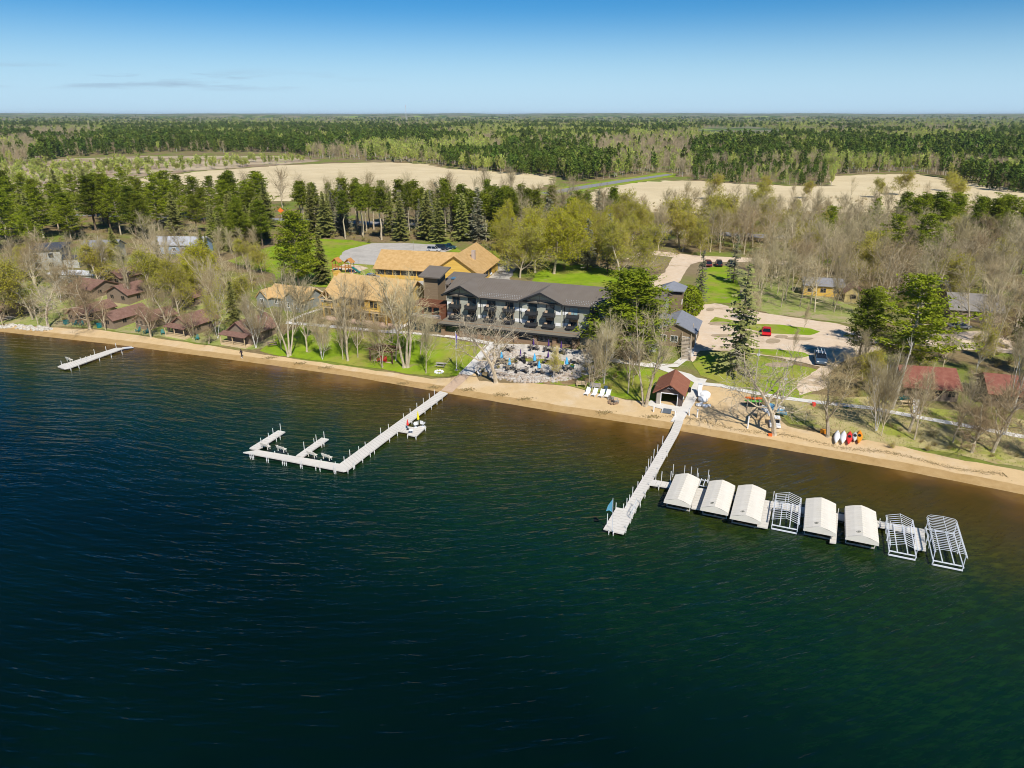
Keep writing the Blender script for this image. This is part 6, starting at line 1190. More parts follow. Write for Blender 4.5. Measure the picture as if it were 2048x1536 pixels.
for px, py, c, lb in ((1673, 877, m_white, 'white kayak at the left end of the row on the grass'), (1686, 878, m_white, 'white kayak just left of the red one'), (1698, 879, m_redc, 'red kayak in the middle of the row'), (1709, 877, mat('grey_plastic', (.52, .55, .52), .5), 'short pale grey kayak between red and yellow'), (1718, 877, m_ylo, 'yellow and orange kayak at the right end of the row')):
    p = P(px, py); o = thing('kayak', lb, 'kayak', (p.x, p.y, p.z + .06), R(-27), 'kayaks lying on the shore'); hull(4.6 if px != 1709 else 3.2, .85, .4, c, o, cock=False if c is m_white else True)
# kayak rack, storage boxes and boats under the bare tree
p = P(1505, 815); o = thing('kayak_rack', 'wooden rack with stacked orange and green kayaks under the bare tree', 'rack', (p.x, p.y, p.z), R(-10)); q = MB()
for x in (-.9, .9):
    for y in (-.35, .35): q.box(x - .05, x + .05, y - .05, y + .05, 0, 1.7)
    for z in (.35, .85, 1.35): q.box(x - .04, x + .04, -.6, .6, z, z + .06)
q.build('frame', m_gwood, o)
for z, c, lb in ((.45, m_blk, 'black kayak on the lowest bar of the rack'), (.95, m_grn, 'bright green kayak in the middle of the rack'), (1.45, m_org, 'orange kayak on top of the rack')):
    k = thing('kayak', lb, 'kayak', (p.x, p.y, p.z + z), R(80), 'kayaks on the rack'); hull(2.7, .75, .32, c, k)
def boat(px, py, rz, L, wd, m_, label, z=.3, nm_='motor_boat'):
    p = P(px, py); o = thing(nm_, label, 'boat', (p.x, p.y, p.z + z), rz); hull(L, wd, .75, m_, o, cock=False); q = MB(); q.ext([(-.55, .75), (.55, .75), (.42, 1.15), (-.42, 1.15)], -.1, .1, 'y'); q.build('windscreen', m_glassl, o)
    q = MB(); q.box(-.5, .5, -1.2, -.9, .8, 1.05); q.box(-.5, .5, -.6, -.3, .8, 1.05); q.build('seat', m_white, o); return o
boat(1551, 826, R(25), 4.6, 1.6, mat('sky_blue_hull', (.20, .45, .62), .4), 'blue and white boat on the sand under the bare tree'); boat(1530, 830, R(0), 3.6, 1.1, m_white, 'white narrow boat beside the blue and white one')
p = P(1549, 852); o = thing('paddle_boat', 'white four-seat paddle boat near the trunk of the bare tree', 'boat', (p.x, p.y, p.z + .02), R(-15)); q = MB(); q.box(-.8, .8, -1.1, 1.1, .1, .5); q.build('hull', m_white, o, bevel=.12)
q = MB(); q.box(-.65, .65, .1, .55, .5, .85); q.build('seat', m_blk, o); q = MB(); q.slab([(-.7, -.2, 1.3), (.7, -.2, 1.3), (.7, 1.1, 1.3), (-.7, 1.1, 1.3)], .05); [q.tube((x, y, .5), (x, y, 1.3), .03) for x in (-.65, .65) for y in (-.1, 1.0)]; q.build('canopy', m_white, o)
p = P(1530, 833); 
for px, py, c, sz, lb in ((1524, 835, m_logd, (1.5, 1.1, .9), 'tan wooden crate under the bare tree by the boats'), (1540, 872, m_org, (.5, .4, .3), 'small orange crate beside the paddle boat'), (1562, 828, m_org, (.5, .5, .6), 'orange life vest bin right of the blue boat'), (1646, 866, m_ylo, (.8, .5, .5), 'small yellow and orange box at the foot of the leaning tree')):
    p = P(px, py); o = thing('storage_box', lb, 'box', (p.x, p.y, p.z), R(-15)); q = MB(); q.box(-sz[0] / 2, sz[0] / 2, -sz[1] / 2, sz[1] / 2, 0, sz[2]); q.build('body', c, o, bevel=.04); q = MB(); q.box(-sz[0] / 2 - .03, sz[0] / 2 + .03, -sz[1] / 2 - .03, sz[1] / 2 + .03, sz[2], sz[2] + .06); q.build('lid', c, o)
# white inflatables and life guard stand parts next to the pier
p = P(1407, 802); o = thing('water_slide', 'big white plastic water slide float standing on the sand right of the pier', 'float', (p.x, p.y, p.z), R(-20)); q = MB()
q.lathe([(.7, 0), (.95, .3), (.95, .9), (.6, 1.2)], 12, (0, 1.3)); q.lathe([(.6, 0), (.85, .25), (.8, .7), (.5, .9)], 12, (-.1, -.2)); q.build('body', m_white, o, smooth=True)
q = MB(); q.bar((-.9, 2.2, 2.0), (-.7, .6, .6), .6, .1); q.build('chute', m_white, o); q = MB(); [q.bar((-.95 + s_ * .3, 2.3, 0), (-.95 + s_ * .3, 2.1, 2.2), .06, .06) for s_ in (-1, 1)]; q.box(-1.3, -.6, 2.0, 2.4, 2.1, 2.2); q.build('ladder', m_alu, o)
for px, py, rz, lb in ((1397, 812, 30, 'white rounded float lying at the left foot of the water slide'), (1410, 814, -10, 'white rounded float lying in front of the water slide')):
    p = P(px, py); o = thing('swim_float', lb, 'float', (p.x, p.y, p.z), R(rz)); q = MB(); q.lathe([(.3, 0), (.5, .12), (.5, .3), (.3, .42)], 12); q.build('body', m_white, o, smooth=True); q = MB(); q.bar((0, 0, .3), (.9, .1, .3), .35, .25); q.build('handle_arm', m_white, o)
for px, py, ht, lb in ((1307, 824, .8, 'leftmost short white post before the boathouse slab'), (1350, 833, .8, 'short white post at the right of the boathouse slab'), (1378, 831, 1.2, 'thick white post at the pier head, left of the pair on the sand'), (1394, 835, 1.3, 'thick white post standing on the sand right of the pier head'), (1495, 857, 1.9, 'white upright board leaning by the bare tree')):
    p = P(px, py); o = thing('white_post', lb, 'post', (p.x, p.y, p.z)); q = MB(); q.tube((0, 0, -.3), (0, 0, ht), .11, n=10); q.build('shaft', m_white, o); q = MB(); q.lathe([(.13, ht), (.13, ht + .05), (.04, ht + .1)], 10); q.build('cap', m_white, o)
p = P(1334, 824); o = thing('mat_ramp', 'dark grey rubber mat ramp leading from the boathouse slab to the sand', 'ramp', (p.x, p.y, p.z), R(-19)); q = MB(); q.slab([(-.65, -.7, .1), (.65, -.7, .1), (.65, .6, .35), (-.65, .6, .35)], .06); q.build('mat', mat('slate_rubber', (.10, .12, .14), .8), o); q = MB(); q.box(-.78, -.68, -.75, .6, .05, .42); q.build('kerb', m_white, o)
# ---------------------------------------------------------------- patio
def table_set(px, py, rz, lb, par=None, h=2.2, chairs=4, m_t=None):
    p = P(px, py); z = p.z + .13; m_t = m_t or m_gwood
    o = thing('patio_table', 'round patio table ' + lb, 'table', (p.x, p.y, z), rz, 'tables on the hotel patio'); q = MB(); q.lathe([(.6, .7), (.62, .72), (.6, .75)], 14); q.build('table_top', m_t, o); q = MB(); q.tube((0, 0, 0), (0, 0, .7), .05); q.lathe([(.32, 0), (.32, .05)], 10); q.build('pedestal', m_blk, o)
    for k in range(chairs):
        a = rz + k * 2 * math.pi / chairs + .4; c = thing('patio_chair', 'dark armchair at the patio table ' + lb, 'chair', (p.x + math.sin(a) * 1.0, p.y - math.cos(a) * 1.0, z), a + math.pi, 'chairs at the patio table ' + lb)
        if 'v' not in CH_:
            q = MB(); q.box(-.25, .25, -.25, .25, .4, .46); CH_['v'] = [('seat', q.mesh('seat', m_chair))]; q = MB(); q.slab([(-.25, -.24, .46), (.25, -.24, .46), (.25, -.34, .92), (-.25, -.34, .92)], .04); CH_['v'].append(('backrest', q.mesh('backrest', m_chair)))
            q = MB()
            for x in (-.24, .24):
                for y in (-.24, .24): q.box(x - .02, x + .02, y - .02, y + .02, 0, .62 if y > 0 else .4)
                q.box(x - .03, x + .03, -.26, .26, .62, .65)
            q.box(-.22, .22, -.26, -.22, .33, .39); q.box(-.22, .22, .22, .26, .33, .39)
            CH_['v'].append(('leg_frame', q.mesh('leg_frame', m_blk)))
        for nm2, me in CH_['v']: e = bpy.data.objects.new(nm2, me); COL.objects.link(e); e.parent = c
    if par is not None: closed_parasol(p, par, {m_blu: 'sky blue closed parasol', m_pur: 'dark purple closed parasol'}[par] + ' over the patio table ' + lb, h, z + .01, rz, None, wd=.34 if par is m_blu else .2)
CH_ = {}; m_chair = mat('brown_wicker', (.13, .11, .09), .8, (.2, .17, .14), 4)
for px, py, c, h, lb in ((1003, 728, m_blu, 2.4, 'beside the big oak'), (1019, 740, m_blu, 2.2, 'in the lower left of the patio'), (1069, 733, m_blu, 2.4, 'in the very middle'), (1078, 748, m_blu, 2.4, 'at the lower middle edge'), (1133, 741, m_blu, 2.5, 'at the lower right of the patio'),
                     (1041, 722, m_pur, 2.2, 'left of the middle flower bed'), (1096, 726, m_pur, 2.3, 'just right of the middle of the patio'), (1067, 700, m_pur, 2.2, 'by the wall, third from its right end'), (1097, 703, m_pur, 2.3, 'by the wall, second from its right end'), (1122, 708, m_pur, 2.4, 'by the wall at its right corner'),
                     (1017, 703, None, 0, 'at the upper left of the patio without parasol'), (1048, 745, None, 0, 'beside the black patio heater'), (1112, 748, None, 0, 'at the bottom edge, right of the middle'), (1148, 728, None, 0, 'at the far right edge of the patio')):
    table_set(px, py, rnd.uniform(0, 1.5), lb, c, h, 4 if px % 2 else 3)
p = P(1114, 722); o = thing('standing_stone', 'tall tan wooden slab standing in the patio flower bed', 'sculpture', (p.x, p.y, p.z + .1), R(-10)); q = MB(); q.ext([(-.22, 0), (.22, 0), (.26, 1.2), (.2, 2.9), (-.2, 2.9), (-.26, 1.2)], -.1, .1, 'y'); q.build('slab', m_logd, o); q = MB(); q.lathe([(.5, -.05), (.45, .15)], 10); q.build('base', m_brick, o)
for px, py, lb in ((1049, 728, 'slim black patio heater in the middle left of the patio'), (1032, 748, 'black dome-shaped patio heater at the lower left of the patio')):
    p = P(px, py); o = thing('patio_heater', lb, 'heater', (p.x, p.y, p.z + .13)); q = MB(); q.lathe([(.25, 0), (.25, .6), (.06, .7), (.06, 1.9), (.12, 2.0)], 10); q.build('body', m_blk, o); q = MB(); q.lathe([(.4, 2.0), (.1, 2.15)], 12); q.build('hood', m_blk, o)
p = P(1144, 738); o = thing('planter', 'round teal planter at the right edge of the patio', 'planter', (p.x, p.y, p.z + .13)); q = MB(); q.lathe([(.3, 0), (.45, .5), (.5, .55)], 12); q.build('pot', mat('turquoise_glaze', (.03, .35, .40), .3), o); q = MB(); [tri(q, Vector((rnd.gauss(0, .2), rnd.gauss(0, .2), .7)), .15, rnd) for _ in range(60)]; q.build('plant', m_pineb, o)
bedm = blend_mat('flower_bed', [((.20, .13, .07), (.32, .22, .12), 1.5), (.6, .45, .6, (.16, .24, .02), (.30, .30, .05), 2)], bump=.08)
sheet('flower_bed', [(1045, 716), (1080, 712), (1104, 718), (1128, 724), (1128, 732), (1104, 732), (1070, 726), (1048, 724)], .17, bedm, 1, .15, seed=61); sheet('flower_bed', [(1010, 722), (1030, 718), (1036, 724), (1018, 730)], .17, bedm, 1, .15, seed=62)
sheet('flower_bed', [(1055, 742), (1120, 744), (1175, 740), (1200, 735), (1215, 748), (1190, 764), (1130, 772), (1085, 768)], .10, bedm, 1, .3, seed=63)
rr = random.Random(5)
def rocks(name, poly, n, s0_, s1_, m_, lift_=.1):
    W = [P(*p) for p in poly]; q = MB(); x0, x1 = min(p.x for p in W), max(p.x for p in W); y0, y1 = min(p.y for p in W), max(p.y for p in W); c = 0
    while c < n:
        x, y = rr.uniform(x0, x1), rr.uniform(y0, y1)
        if not inside(x, y, W): continue
        c += 1; s_ = rr.uniform(s0_, s1_); z = float(hgt(x, y)) + lift_; V = []; a0 = rr.uniform(0, 6)
        for lv, (rr_, zz) in enumerate(((1, -.4), (1.0, .15), (.6, .55))):
            for k in range(5): a = a0 + k * 1.2566 + lv * .4; e = s_ * rr_ * rr.uniform(.75, 1.2); V.append((x + e * math.cos(a), y + e * math.sin(a), z + zz * s_ + rr.uniform(-.05, .1) * s_))
        q.add(V, [(j * 5 + k, j * 5 + (k + 1) % 5, (j + 1) * 5 + (k + 1) % 5, (j + 1) * 5 + k) for j in range(2) for k in range(5)] + [(10, 11, 12, 13, 14)])
    kind(q.build(name, m_), 'stuff')
m_rock = mat('pale_boulders', (.62, .58, .50), .9, (.44, .40, .33), .8); m_rockp = mat('patio_boulders', (.52, .49, .44), .9, (.38, .29, .21), 1.2, contrast=.15)
rocks('shore_boulders', [(-200, 636), (0, 650), (60, 652), (110, 656), (112, 663), (60, 661), (0, 657), (-200, 648)], 240, .25, .6, m_rock)
rocks('retaining_rocks', [(975, 742), (1030, 750), (1100, 750), (1150, 742), (1185, 732), (1195, 742), (1160, 756), (1110, 766), (1040, 765), (985, 758)], 330, .22, .5, m_rockp, .12)
rocks('retaining_rocks', [(985, 700), (1040, 700), (1030, 712), (975, 728), (960, 742), (952, 740), (968, 718)], 110, .2, .45, m_rockp, .15); rocks('retaining_rocks', [(1045, 712), (1132, 720), (1132, 724), (1045, 716)], 60, .2, .35, m_rockp, .15)
# drift weed on the sand
q = MB(); m_weed = mat('dried_water_weed', (.27, .19, .08), .95, (.38, .29, .13), 3)
for px, py in ((805, 768), (868, 775), (933, 780), (1050, 798), (1000, 790), (1210, 826), (1305, 834), (540, 716), (600, 727), (650, 736)):
    p = P(px, py)
    for _ in range(110): v = Vector((p.x + rr.gauss(0, .7), p.y + rr.gauss(0, .3), 0)); v.z = float(hgt(v.x, v.y)) + .09; tri(q, v, .16, rr, .8)
for i in range(2000):
    px = rr.uniform(1340, 2060); x = np.interp(px, [a[0] for a in SHP], [a[0] for a in SH]); v = Vector((float(x), float(np.interp(x, SX, SY)) + 3.6 + .5 * math.sin(x * .5) + rr.gauss(0, .3), 0)); v.z = float(hgt(v.x, v.y)) + .08; tri(q, v, .09, rr, .8)
kind(q.build('beach_wrack', m_weed), 'stuff')
# grass tufts on the lawns and in the dry grass
q = MB(); tot = 0
for poly, n, sz in ((front, 9000, .22), (lawns[0], 6000, .10), (lawns[6], 2500, .1), ([(1640, 790), (1900, 820), (2100, 850), (2048, 935), (1850, 900), (1700, 874), (1580, 848)], 6000, .2)):
    W = [P(*p) for p in poly]; W = [p for p in W if p.x > -150]; x0, x1 = min(p.x for p in W), max(p.x for p in W); y0, y1 = min(p.y for p in W), max(p.y for p in W)
    X = np.array([rr.uniform(x0, x1) for _ in range(n)]); Y = np.array([rr.uniform(y0, y1) for _ in range(n)]); k = inside(X, Y, W); Z = hgt(X, Y)
    for x, y, z in zip(X[k], Y[k], Z[k]): blade(q, Vector((x, y, z + .03)), Vector((rr.gauss(0, .4), rr.gauss(0, .4), 1)).normalized(), sz * rr.uniform(.6, 1.6), .05, rr)
kind(q.build('grass_tufts', mat('grass_blades', (.20, .26, .05), .9, (.38, .34, .13), .3)), 'stuff')
# ---------------------------------------------------------------- the walker on the beach
p = P(484, 716); o = thing('person', 'person in dark clothes walking on the wet sand near the deck cabin', 'person', (p.x, p.y, p.z + .04), R(60))
def skin(name, pts, edges, rad, m_, parent, root=0):
    me = bpy.data.meshes.new(name); me.from_pydata(pts, edges, []); ob = bpy.data.objects.new(name, me); COL.objects.link(ob); ob.parent = parent; me.materials.append(m_)
    s_ = ob.modifiers.new('skin', 'SKIN'); s_.use_smooth_shade = True
    for v, r_ in zip(me.skin_vertices[0].data, rad): v.radius = (r_, r_) if not hasattr(r_, '__len__') else r_
    me.skin_vertices[0].data[root].use_root = True; sb_ = ob.modifiers.new('sub', 'SUBSURF'); sb_.levels = 1; sb_.render_levels = 1; return ob
b = [(0, 0, .95), (0, .01, 1.15), (0, .02, 1.38), (0, .02, 1.5), (0, .04, 1.6), (0, .04, 1.72), (.09, 0, .9), (.1, .14, .5), (.1, .12, .08), (.1, .25, .03), (-.09, 0, .9), (-.1, -.08, .5), (-.1, -.28, .12), (-.1, -.2, .03), (.19, .02, 1.42), (.25, -.08, 1.15), (.26, .04, .93), (.26, .08, .85), (-.19, .02, 1.42), (-.25, .1, 1.16), (-.25, .26, .98), (-.25, .3, .92)]
e = [(0, 1), (1, 2), (2, 3), (3, 4), (4, 5), (0, 6), (6, 7), (7, 8), (8, 9), (0, 10), (10, 11), (11, 12), (12, 13), (2, 14), (14, 15), (15, 16), (16, 17), (2, 18), (18, 19), (19, 20), (20, 21)]
skin('body', b, e, [.14, .13, .15, .06, .085, .07, .09, .065, .045, .035, .09, .065, .045, .035, .065, .05, .035, .03, .065, .05, .035, .03], mat('dark_clothing', (.035, .025, .035), .9), o)
q = MB(); q.lathe([(.05, 1.56), (.105, 1.62), (.115, 1.7), (.08, 1.8), (.02, 1.83)], 10, (0, .03)); q.build('hair', mat('brown_hair', (.06, .035, .02), .8), o, smooth=True)
q = MB(); q.lathe([(.03, 1.5), (.075, 1.56), (.085, 1.64), (.06, 1.72)], 10, (0, .07)); q.build('face', mat('skin_tone', (.50, .30, .2), .6), o, smooth=True)
for x, y in ((.1, .18), (-.1, -.2)): q = MB(); q.box(x - .05, x + .05, y - .14, y + .14, -.01, .08); q.build('shoe', m_white, o, bevel=.02)

# ---------------------------------------------------------------- the far forest, to the horizon
def low_conifer(seed, H, Rm, mode):
    r = random.Random(seed); q = MB(); q.tube((0, 0, -.3), (0, 0, H * .9), H * .012, .03, 4, cap=False, mi=1); n = 170
    for i in range(n):
        t = (i + r.random()) / n
        if mode == 'cone': z = H * (.1 + .9 * t); rr_ = Rm * (1 - t) ** .8 + .1
        else: z = H * (.35 + .65 * t); rr_ = Rm * math.sqrt(max(0, 1 - (2 * t - .75) ** 2 * .62)) * (1 if t < .9 else .6)
        a = r.uniform(0, 6.283); k = math.sqrt(r.uniform(.25, 1)); tri(q, Vector((rr_ * k * math.cos(a), rr_ * k * math.sin(a), z - (.3 * k * rr_ if mode == 'cone' else 0))), H * .062 * r.uniform(.6, 1.3), r, .3, .6)
    return q
def low_bare(seed, H, Rm, leaf=False):
    r = random.Random(seed); q = MB(); q.tube((0, 0, -.3), (0, 0, H * .75), H * .011, .03, 4, cap=False, mi=1)
    for i in range(34):
        z = H * r.uniform(.25, .8); a = r.uniform(0, 6.283); d = Vector((math.cos(a) * r.uniform(.3, .8), math.sin(a) * r.uniform(.3, .8), 1)).normalized(); L = H * r.uniform(.18, .34); p = Vector((0, 0, z)); q.tube(p, p + d * L, .05, .015, 3, cap=False)
        for k in range(8): blade(q, p + d * L * r.uniform(.4, 1), (d + rdir(r) * .7).normalized(), L * .5, .045, r)
        if leaf:
            for k in range(11): tri(q, p + d * L * r.uniform(.4, 1.15) + rdir(r) * .5, H * .034 * r.uniform(.6, 1.3), r, 0, .7, 2)
    return q
protos = {'pine_forest': [(low_conifer(1, 15, 2.3, 'r'), [m_farp, m_barkd]), (low_conifer(2, 16, 2.6, 'r'), [m_farp, m_barkd]), (low_conifer(3, 15, 2.4, 'cone'), [m_farp, m_barkd])],
          'bare_forest': [(low_bare(4, 12, 2, False), [m_farb, m_bark]), (low_bare(5, 13, 2, False), [m_farb, m_birch]), (low_bare(6, 12, 2), [m_farb, m_bark])],
          'budding_forest': [(low_bare(7, 12, 2, True), [m_farb, m_birch, m_farg]), (low_bare(8, 13, 2, True), [m_farb, m_bark, m_farg])]}
rg = np.random.default_rng(3)
edge_f = [(-400, 345), (0, 338), (60, 330), (120, 316), (250, 308), (330, 304), (560, 306), (640, 318), (760, 323), (860, 328), (940, 342), (1010, 348), (1115, 354), (1150, 366), (1225, 357), (1335, 344), (1352, 352), (1400, 364), (1500, 371), (1664, 373), (1672, 352), (1740, 346), (1830, 345), (1900, 362), (2000, 385), (2100, 390), (2700, 420)]
ef = np.array(edge_f, float)
PZ = [[(205, 292), (215, 262), (300, 255), (500, 252), (790, 255), (800, 268), (935, 286), (935, 300), (780, 300), (640, 298), (380, 305), (320, 300)],
      [(1385, 362), (1380, 310), (1440, 282), (1560, 272), (1640, 282), (1660, 372), (1500, 372)], [(1560, 300), (1650, 278), (1760, 282), (1800, 300), (2048, 262), (2300, 262), (2300, 350), (2048, 345), (1850, 335), (1690, 340), (1660, 320)],
      [(980, 300), (985, 280), (1250, 272), (1260, 282), (1100, 296)], [(1000, 335), (1010, 300), (1180, 306), (1180, 350)], [(1860, 376), (1870, 352), (1960, 362), (2100, 372), (2100, 398), (1960, 392)], [(860, 318), (1000, 318), (1020, 344), (900, 336)], [(-400, 262), (-400, 290), (60, 282), (60, 270)]]
GZ = [[(-400, 320), (-400, 262), (180, 262), (200, 276), (60, 285), (80, 320), (40, 335)], [(980, 312), (990, 300), (1280, 282), (1400, 285), (1385, 330), (1220, 330), (1180, 318)], [(1600, 262), (1800, 258), (1990, 258), (1990, 262), (1600, 268)], [(640, 255), (860, 250), (860, 258), (640, 262)]]
CLEAR = [[(90, 279), (200, 277), (215, 281), (120, 285)], [(1390, 262), (1500, 259), (1570, 265), (1560, 281), (1400, 280)]]
def sample():
    out = []
    d = 330.0
    while d < 9000:
        s_ = max(5.6, d / 105) * (1.0 if d < 3500 else 1.25); arc = R(94) * d; n = int(arc / s_); th = (np.arange(n) + rg.random(n)) / n * R(94) - R(47); rr_ = d + rg.random(n) * s_
        out.append(np.stack([np.sin(th) * rr_, np.cos(th) * rr_], 1)); d += s_
    return np.concatenate(out)
XY = sample(); px, py = proj(XY[:, 0], XY[:, 1], np.full(len(XY), 2.8)); lim = np.interp(px, ef[:, 0], ef[:, 1]); dist = np.hypot(XY[:, 0], XY[:, 1])
ok = py < lim - .5 + rg.normal(0, 1.0, len(px))
for c in CLEAR: ok &= ~inside(px, py, c)
XY = XY[ok]; px = px[ok]; py = py[ok]; dist = dist[ok]
nz1 = np.array([noise.noise(Vector((x * .006, y * .0032, 3.3))) for x, y in XY]); nz2 = np.array([noise.noise(Vector((x * .0075, y * .004, 9.1))) for x, y in XY])
inP = np.zeros(len(px), bool); inG = np.zeros(len(px), bool)
for z in PZ: inP |= inside(px, py, z)
for z in GZ: inG |= inside(px, py, z)
u = rg.random(len(px)); far = dist > 1500
pP = np.where(inP & ~((px > 1385) & (px < 1665) & (py > 340)), np.where(nz1 > -.22, .78, .25), np.where(inG, .05, np.where(inP, .4, np.where(nz1 > .19, .85, .05)))); pG = np.where(inP, np.where((px > 1385) & (px < 1665) & (py > 325), .5, .14), np.where(inG, .8, np.where(nz2 > .15, .75, .12))); pG = np.minimum(pG, 1 - pP)
cls = np.where(u < pP, 0, np.where(u < pP + pG, 1, 2))
# scattered bushes and small trees in the marsh at left
n = 2600; th = rg.uniform(-.66, -.12, n); rr_ = rg.uniform(380, 760, n); MX = np.stack([np.sin(th) * rr_, np.cos(th) * rr_], 1); mpx, mpy = proj(MX[:, 0], MX[:, 1], np.full(n, 2.8))
mk_ = inside(mpx, mpy, [(-200, 352), (0, 335), (120, 318), (300, 312), (560, 312), (640, 322), (560, 330), (400, 341), (250, 357), (170, 374), (100, 392), (-200, 400)]); MX = MX[mk_]
def cloud(name, pts, scl, rot, plist, label):
    c = bpy.data.collections.new(name + '_kinds')
    for i, (q, ms) in enumerate(plist):
        o = bpy.data.objects.new('%s_tree' % name, q.mesh(name, ms)); c.objects.link(o)
    me = bpy.data.meshes.new(name); me.from_pydata([tuple(p) for p in pts], [], []); a = me.attributes.new('scl', 'FLOAT_VECTOR', 'POINT'); a.data.foreach_set('vector', np.asarray(scl, np.float32).ravel()); a = me.attributes.new('rz', 'FLOAT', 'POINT'); a.data.foreach_set('value', rot.astype(np.float32))
    o = bpy.data.objects.new(name, me); COL.objects.link(o); kind(o, 'stuff'); o['label'] = label
    g = bpy.data.node_groups.new(name, 'GeometryNodeTree'); g.interface.new_socket('Geometry', in_out='INPUT', socket_type='NodeSocketGeometry'); g.interface.new_socket('Geometry', in_out='OUTPUT', socket_type='NodeSocketGeometry')
    N, L = g.nodes, g.links; gi = N.new('NodeGroupInput'); go = N.new('NodeGroupOutput'); iop = N.new('GeometryNodeInstanceOnPoints'); ci = N.new('GeometryNodeCollectionInfo'); ci.inputs[0].default_value = c; ci.inputs['Separate Children'].default_value = True; ci.inputs['Reset Children'].default_value = True
    m2p = N.new('GeometryNodeMeshToPoints'); L.new(gi.outputs[0], m2p.inputs[0]); L.new(m2p.outputs[0], iop.inputs['Points']); L.new(ci.outputs[0], iop.inputs['Instance']); iop.inputs['Pick Instance'].default_value = True
    rv = N.new('FunctionNodeRandomValue'); rv.data_type = 'INT'; rv.inputs[4].default_value = 0; rv.inputs[5].default_value = len(plist) - 1; L.new([s for s in rv.outputs if s.type == 'INT'][0], iop.inputs['Instance Index'])
    na = N.new('GeometryNodeInputNamedAttribute'); na.data_type = 'FLOAT_VECTOR'; na.inputs[0].default_value = 'scl'; L.new(na.outputs[0], iop.inputs['Scale'])
    nb_ = N.new('GeometryNodeInputNamedAttribute'); nb_.data_type = 'FLOAT'; nb_.inputs[0].default_value = 'rz'; cx = N.new('ShaderNodeCombineXYZ'); L.new(nb_.outputs[0], cx.inputs[2]); L.new(cx.outputs[0], iop.inputs['Rotation']); L.new(iop.outputs[0], go.inputs[0])
    md = o.modifiers.new('trees', 'NODES'); md.node_group = g
def base_z(d): return 2.8 + np.clip((d - 4500) / 9000, 0, 1) * 30
for k, nme in enumerate(protos):
    s = cls == k; pts = XY[s]; d_ = dist[s]; wv = (1 + np.clip((d_ - 700) / 3000, 0, 1.6)); h_ = rg.normal(1, .14, len(pts)).clip(.6, 1.4) * (1.0 if k else 1.05) * np.where(d_ < 800, .85, 1)
    h_ = h_ * np.where(inside(px[s], py[s], [(1380, 375), (1380, 340), (1660, 340), (1680, 375)]), .62, 1)
    P3 = np.column_stack([pts, base_z(d_)]); sc_ = np.column_stack([h_ * wv, h_ * wv, h_])
    if k == 2: P3 = np.vstack([P3, np.column_stack([MX[::2], np.full(len(MX[::2]), 2.8)])]); f_ = rg.uniform(.25, .7, len(MX[::2])); sc_ = np.vstack([sc_, np.column_stack([f_ * 1.6, f_ * 1.6, f_])])
    if k == 1: P3 = np.vstack([P3, np.column_stack([MX[1::60], np.full(len(MX[1::60]), 2.8)])]); f_ = rg.uniform(.3, .6, len(MX[1::60])); sc_ = np.vstack([sc_, np.column_stack([f_ * 1.2, f_ * 1.2, f_])])
    cloud(nme, P3, sc_, rg.uniform(0, 6.28, len(P3)), protos[nme], {'pine_forest': 'dark green pine and spruce woods stretching to the horizon', 'bare_forest': 'grey-brown leafless woods stretching to the horizon', 'budding_forest': 'light green budding woods stretching to the horizon'}[nme]); print(nme, len(P3))
# undergrowth in the woods near the shore and along the field edges
UP = []
def brush(poly, n, lo, hi):
    W = [P(*p) for p in poly]; X = rg.uniform(min(p.x for p in W), max(p.x for p in W), n * 3); Y = rg.uniform(min(p.y for p in W), max(p.y for p in W), n * 3); k = inside(X, Y, W)
    for a, b_, r_ in BL: k &= (X - a) ** 2 + (Y - b_) ** 2 > (r_ + 1) ** 2
    X, Y = X[k][:n], Y[k][:n]; s = rg.uniform(lo, hi, len(X)); UP.append(np.column_stack([X, Y, hgt(X, Y), s]))
brush([(-200, 520), (-200, 420), (555, 436), (555, 475), (430, 490), (215, 480), (30, 540)], 420, .3, .8)
brush([(590, 445), (1230, 466), (1230, 484), (1000, 492), (800, 476), (600, 462)], 260, .3, .7)
brush([(1500, 560), (1420, 500), (1480, 470), (1700, 490), (2250, 530), (2250, 760), (1990, 740), (1860, 640), (1760, 620), (1620, 575)], 620, .3, .8)
brush([(1230, 420), (2200, 430), (2250, 470), (1700, 474), (1420, 460), (1230, 452)], 420, .35, .8)
brush([(1000, 535), (1010, 490), (1240, 500), (1420, 512), (1300, 508), (1240, 535), (1040, 545)], 120, .3, .6)
brush([(-80, 620), (-80, 560), (160, 550), (330, 560), (560, 580), (520, 650), (440, 660), (300, 640), (60, 645)], 200, .2, .5)
brush([(1660, 790), (1640, 740), (1960, 740), (2200, 780), (2250, 850), (2048, 838), (1760, 798)], 110, .2, .5)
brush([(1180, 400), (1680, 396), (2000, 405), (2100, 430), (1400, 430), (1200, 424)], 160, .25, .6)
brush([(480, 404), (1140, 395), (1240, 400), (1240, 436), (900, 428), (480, 424)], 260, .35, .8)
brush([(1690, 874), (1760, 850), (2100, 890), (2300, 990), (2048, 925), (1900, 900)], 60, .15, .35)
UA = np.vstack(UP); tm = [g_shrub(170 + i, 3, 2.0, n=16, bud=1 if i else 0) for i in range(3)]
ul = []
for a_, b_ in tm:
    o3 = len(b_.v); b_.v += a_.v; b_.f += [tuple(i + o3 for i in f) for f in a_.f]; b_.m += [0] * len(a_.f); ul.append((b_, [m_twig, m_bud]))
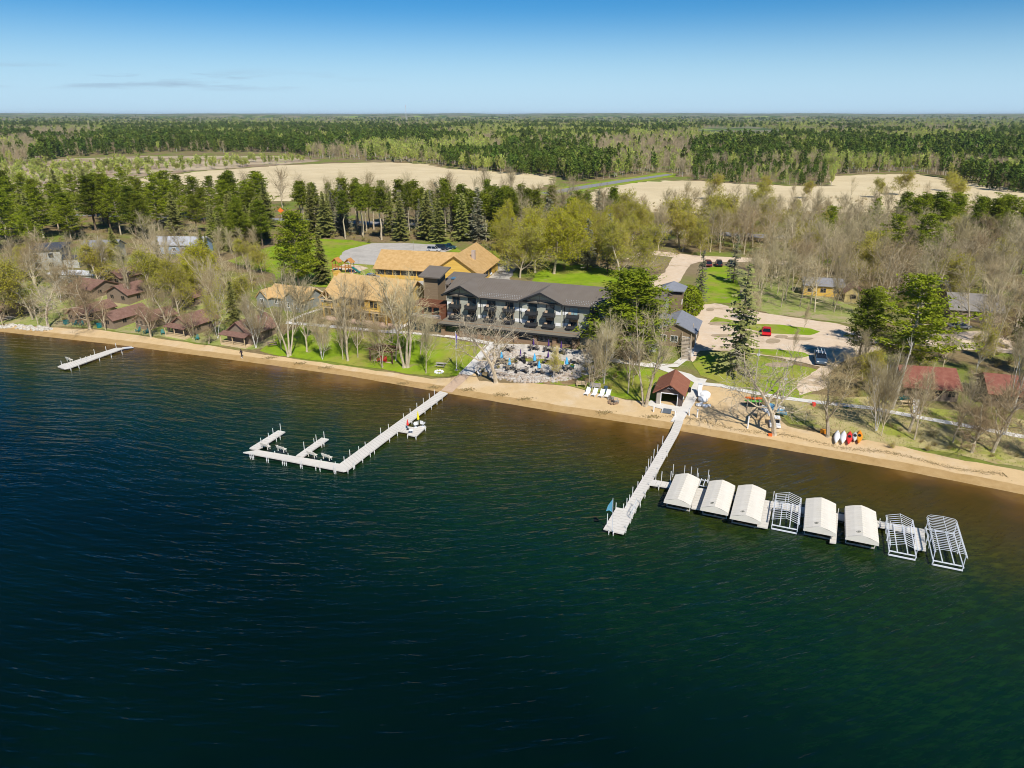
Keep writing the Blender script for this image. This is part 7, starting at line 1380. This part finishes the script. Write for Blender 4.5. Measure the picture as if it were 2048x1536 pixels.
cloud('undergrowth', UA[:, :3], np.column_stack([UA[:, 3] * 1.3] * 2 + [UA[:, 3]]), rg.uniform(0, 6.28, len(UA)), ul, 'leafless brown undergrowth filling the woods and field edges')
# closed canopy beyond the nearer woods, a bumpy sheet at tree-top height
rs = np.concatenate([np.geomspace(1700, 9000, 150), np.geomspace(9300, 34000, 40)]); ths = np.linspace(R(-50), R(50), 420); V = []
for r_ in rs:
    for t_ in ths:
        x, y = r_ * math.sin(t_), r_ * math.cos(t_); z = float(base_z(r_)) + min(1, (r_ - 1700) / 600) * 7 + noise.noise(Vector((x * .02, y * .02, 0))) * 2.5 + noise.noise(Vector((x * .0015, y * .0005, 5))) * 5 * min(1, r_ / 6000) + (abs(noise.noise(Vector((x * .0005, y * .00025, 8)))) * 48 if r_ > 7000 else 0)
        V.append((x, y, z - (8 if r_ < 1750 else 0)))
q = MB(); q.v = V; nt_ = len(ths); q.f = [(j * nt_ + i, j * nt_ + i + 1, (j + 1) * nt_ + i + 1, (j + 1) * nt_ + i) for j in range(len(rs) - 1) for i in range(nt_ - 1)]; q.m = [0] * len(q.f); o = kind(q.build('forest_canopy', m_canopy), 'stuff')
o['label'] = 'closed forest canopy fading to the horizon'
# radio mast on the horizon
o = thing('radio_mast', 'thin red-white radio mast standing on the far horizon', 'mast', (-600, 4300, 3)); q = MB()
for s_ in ((-1.5, -1), (1.5, -1), (0, 1.6)): q.tube((s_[0], s_[1], 0), (s_[0], s_[1], 82), .5, n=4)
q.build('lattice', m_steel, o); q = MB(); q.tube((0, 0, 82), (0, 0, 90), .6, n=4); q.build('antenna', m_redc, o)
# ---------------------------------------------------------------- thin haze over the whole land
hz = MB(); hz.box(-32000, 32000, -3500, 33000, -6, 92); hb = hz.build('haze', bpy.data.materials.new('haze')); kind(hb, 'stuff'); hm = hb.data.materials[0]; hm.use_nodes = True; n_ = hm.node_tree; n_.nodes.remove(n_.nodes['Principled BSDF']); pv = n_.nodes.new('ShaderNodeVolumePrincipled'); pv.inputs['Color'].default_value = (.7, .85, 1, 1); pv.inputs['Density'].default_value = .000035; n_.links.new(pv.outputs[0], n_.nodes['Material Output'].inputs['Volume'])
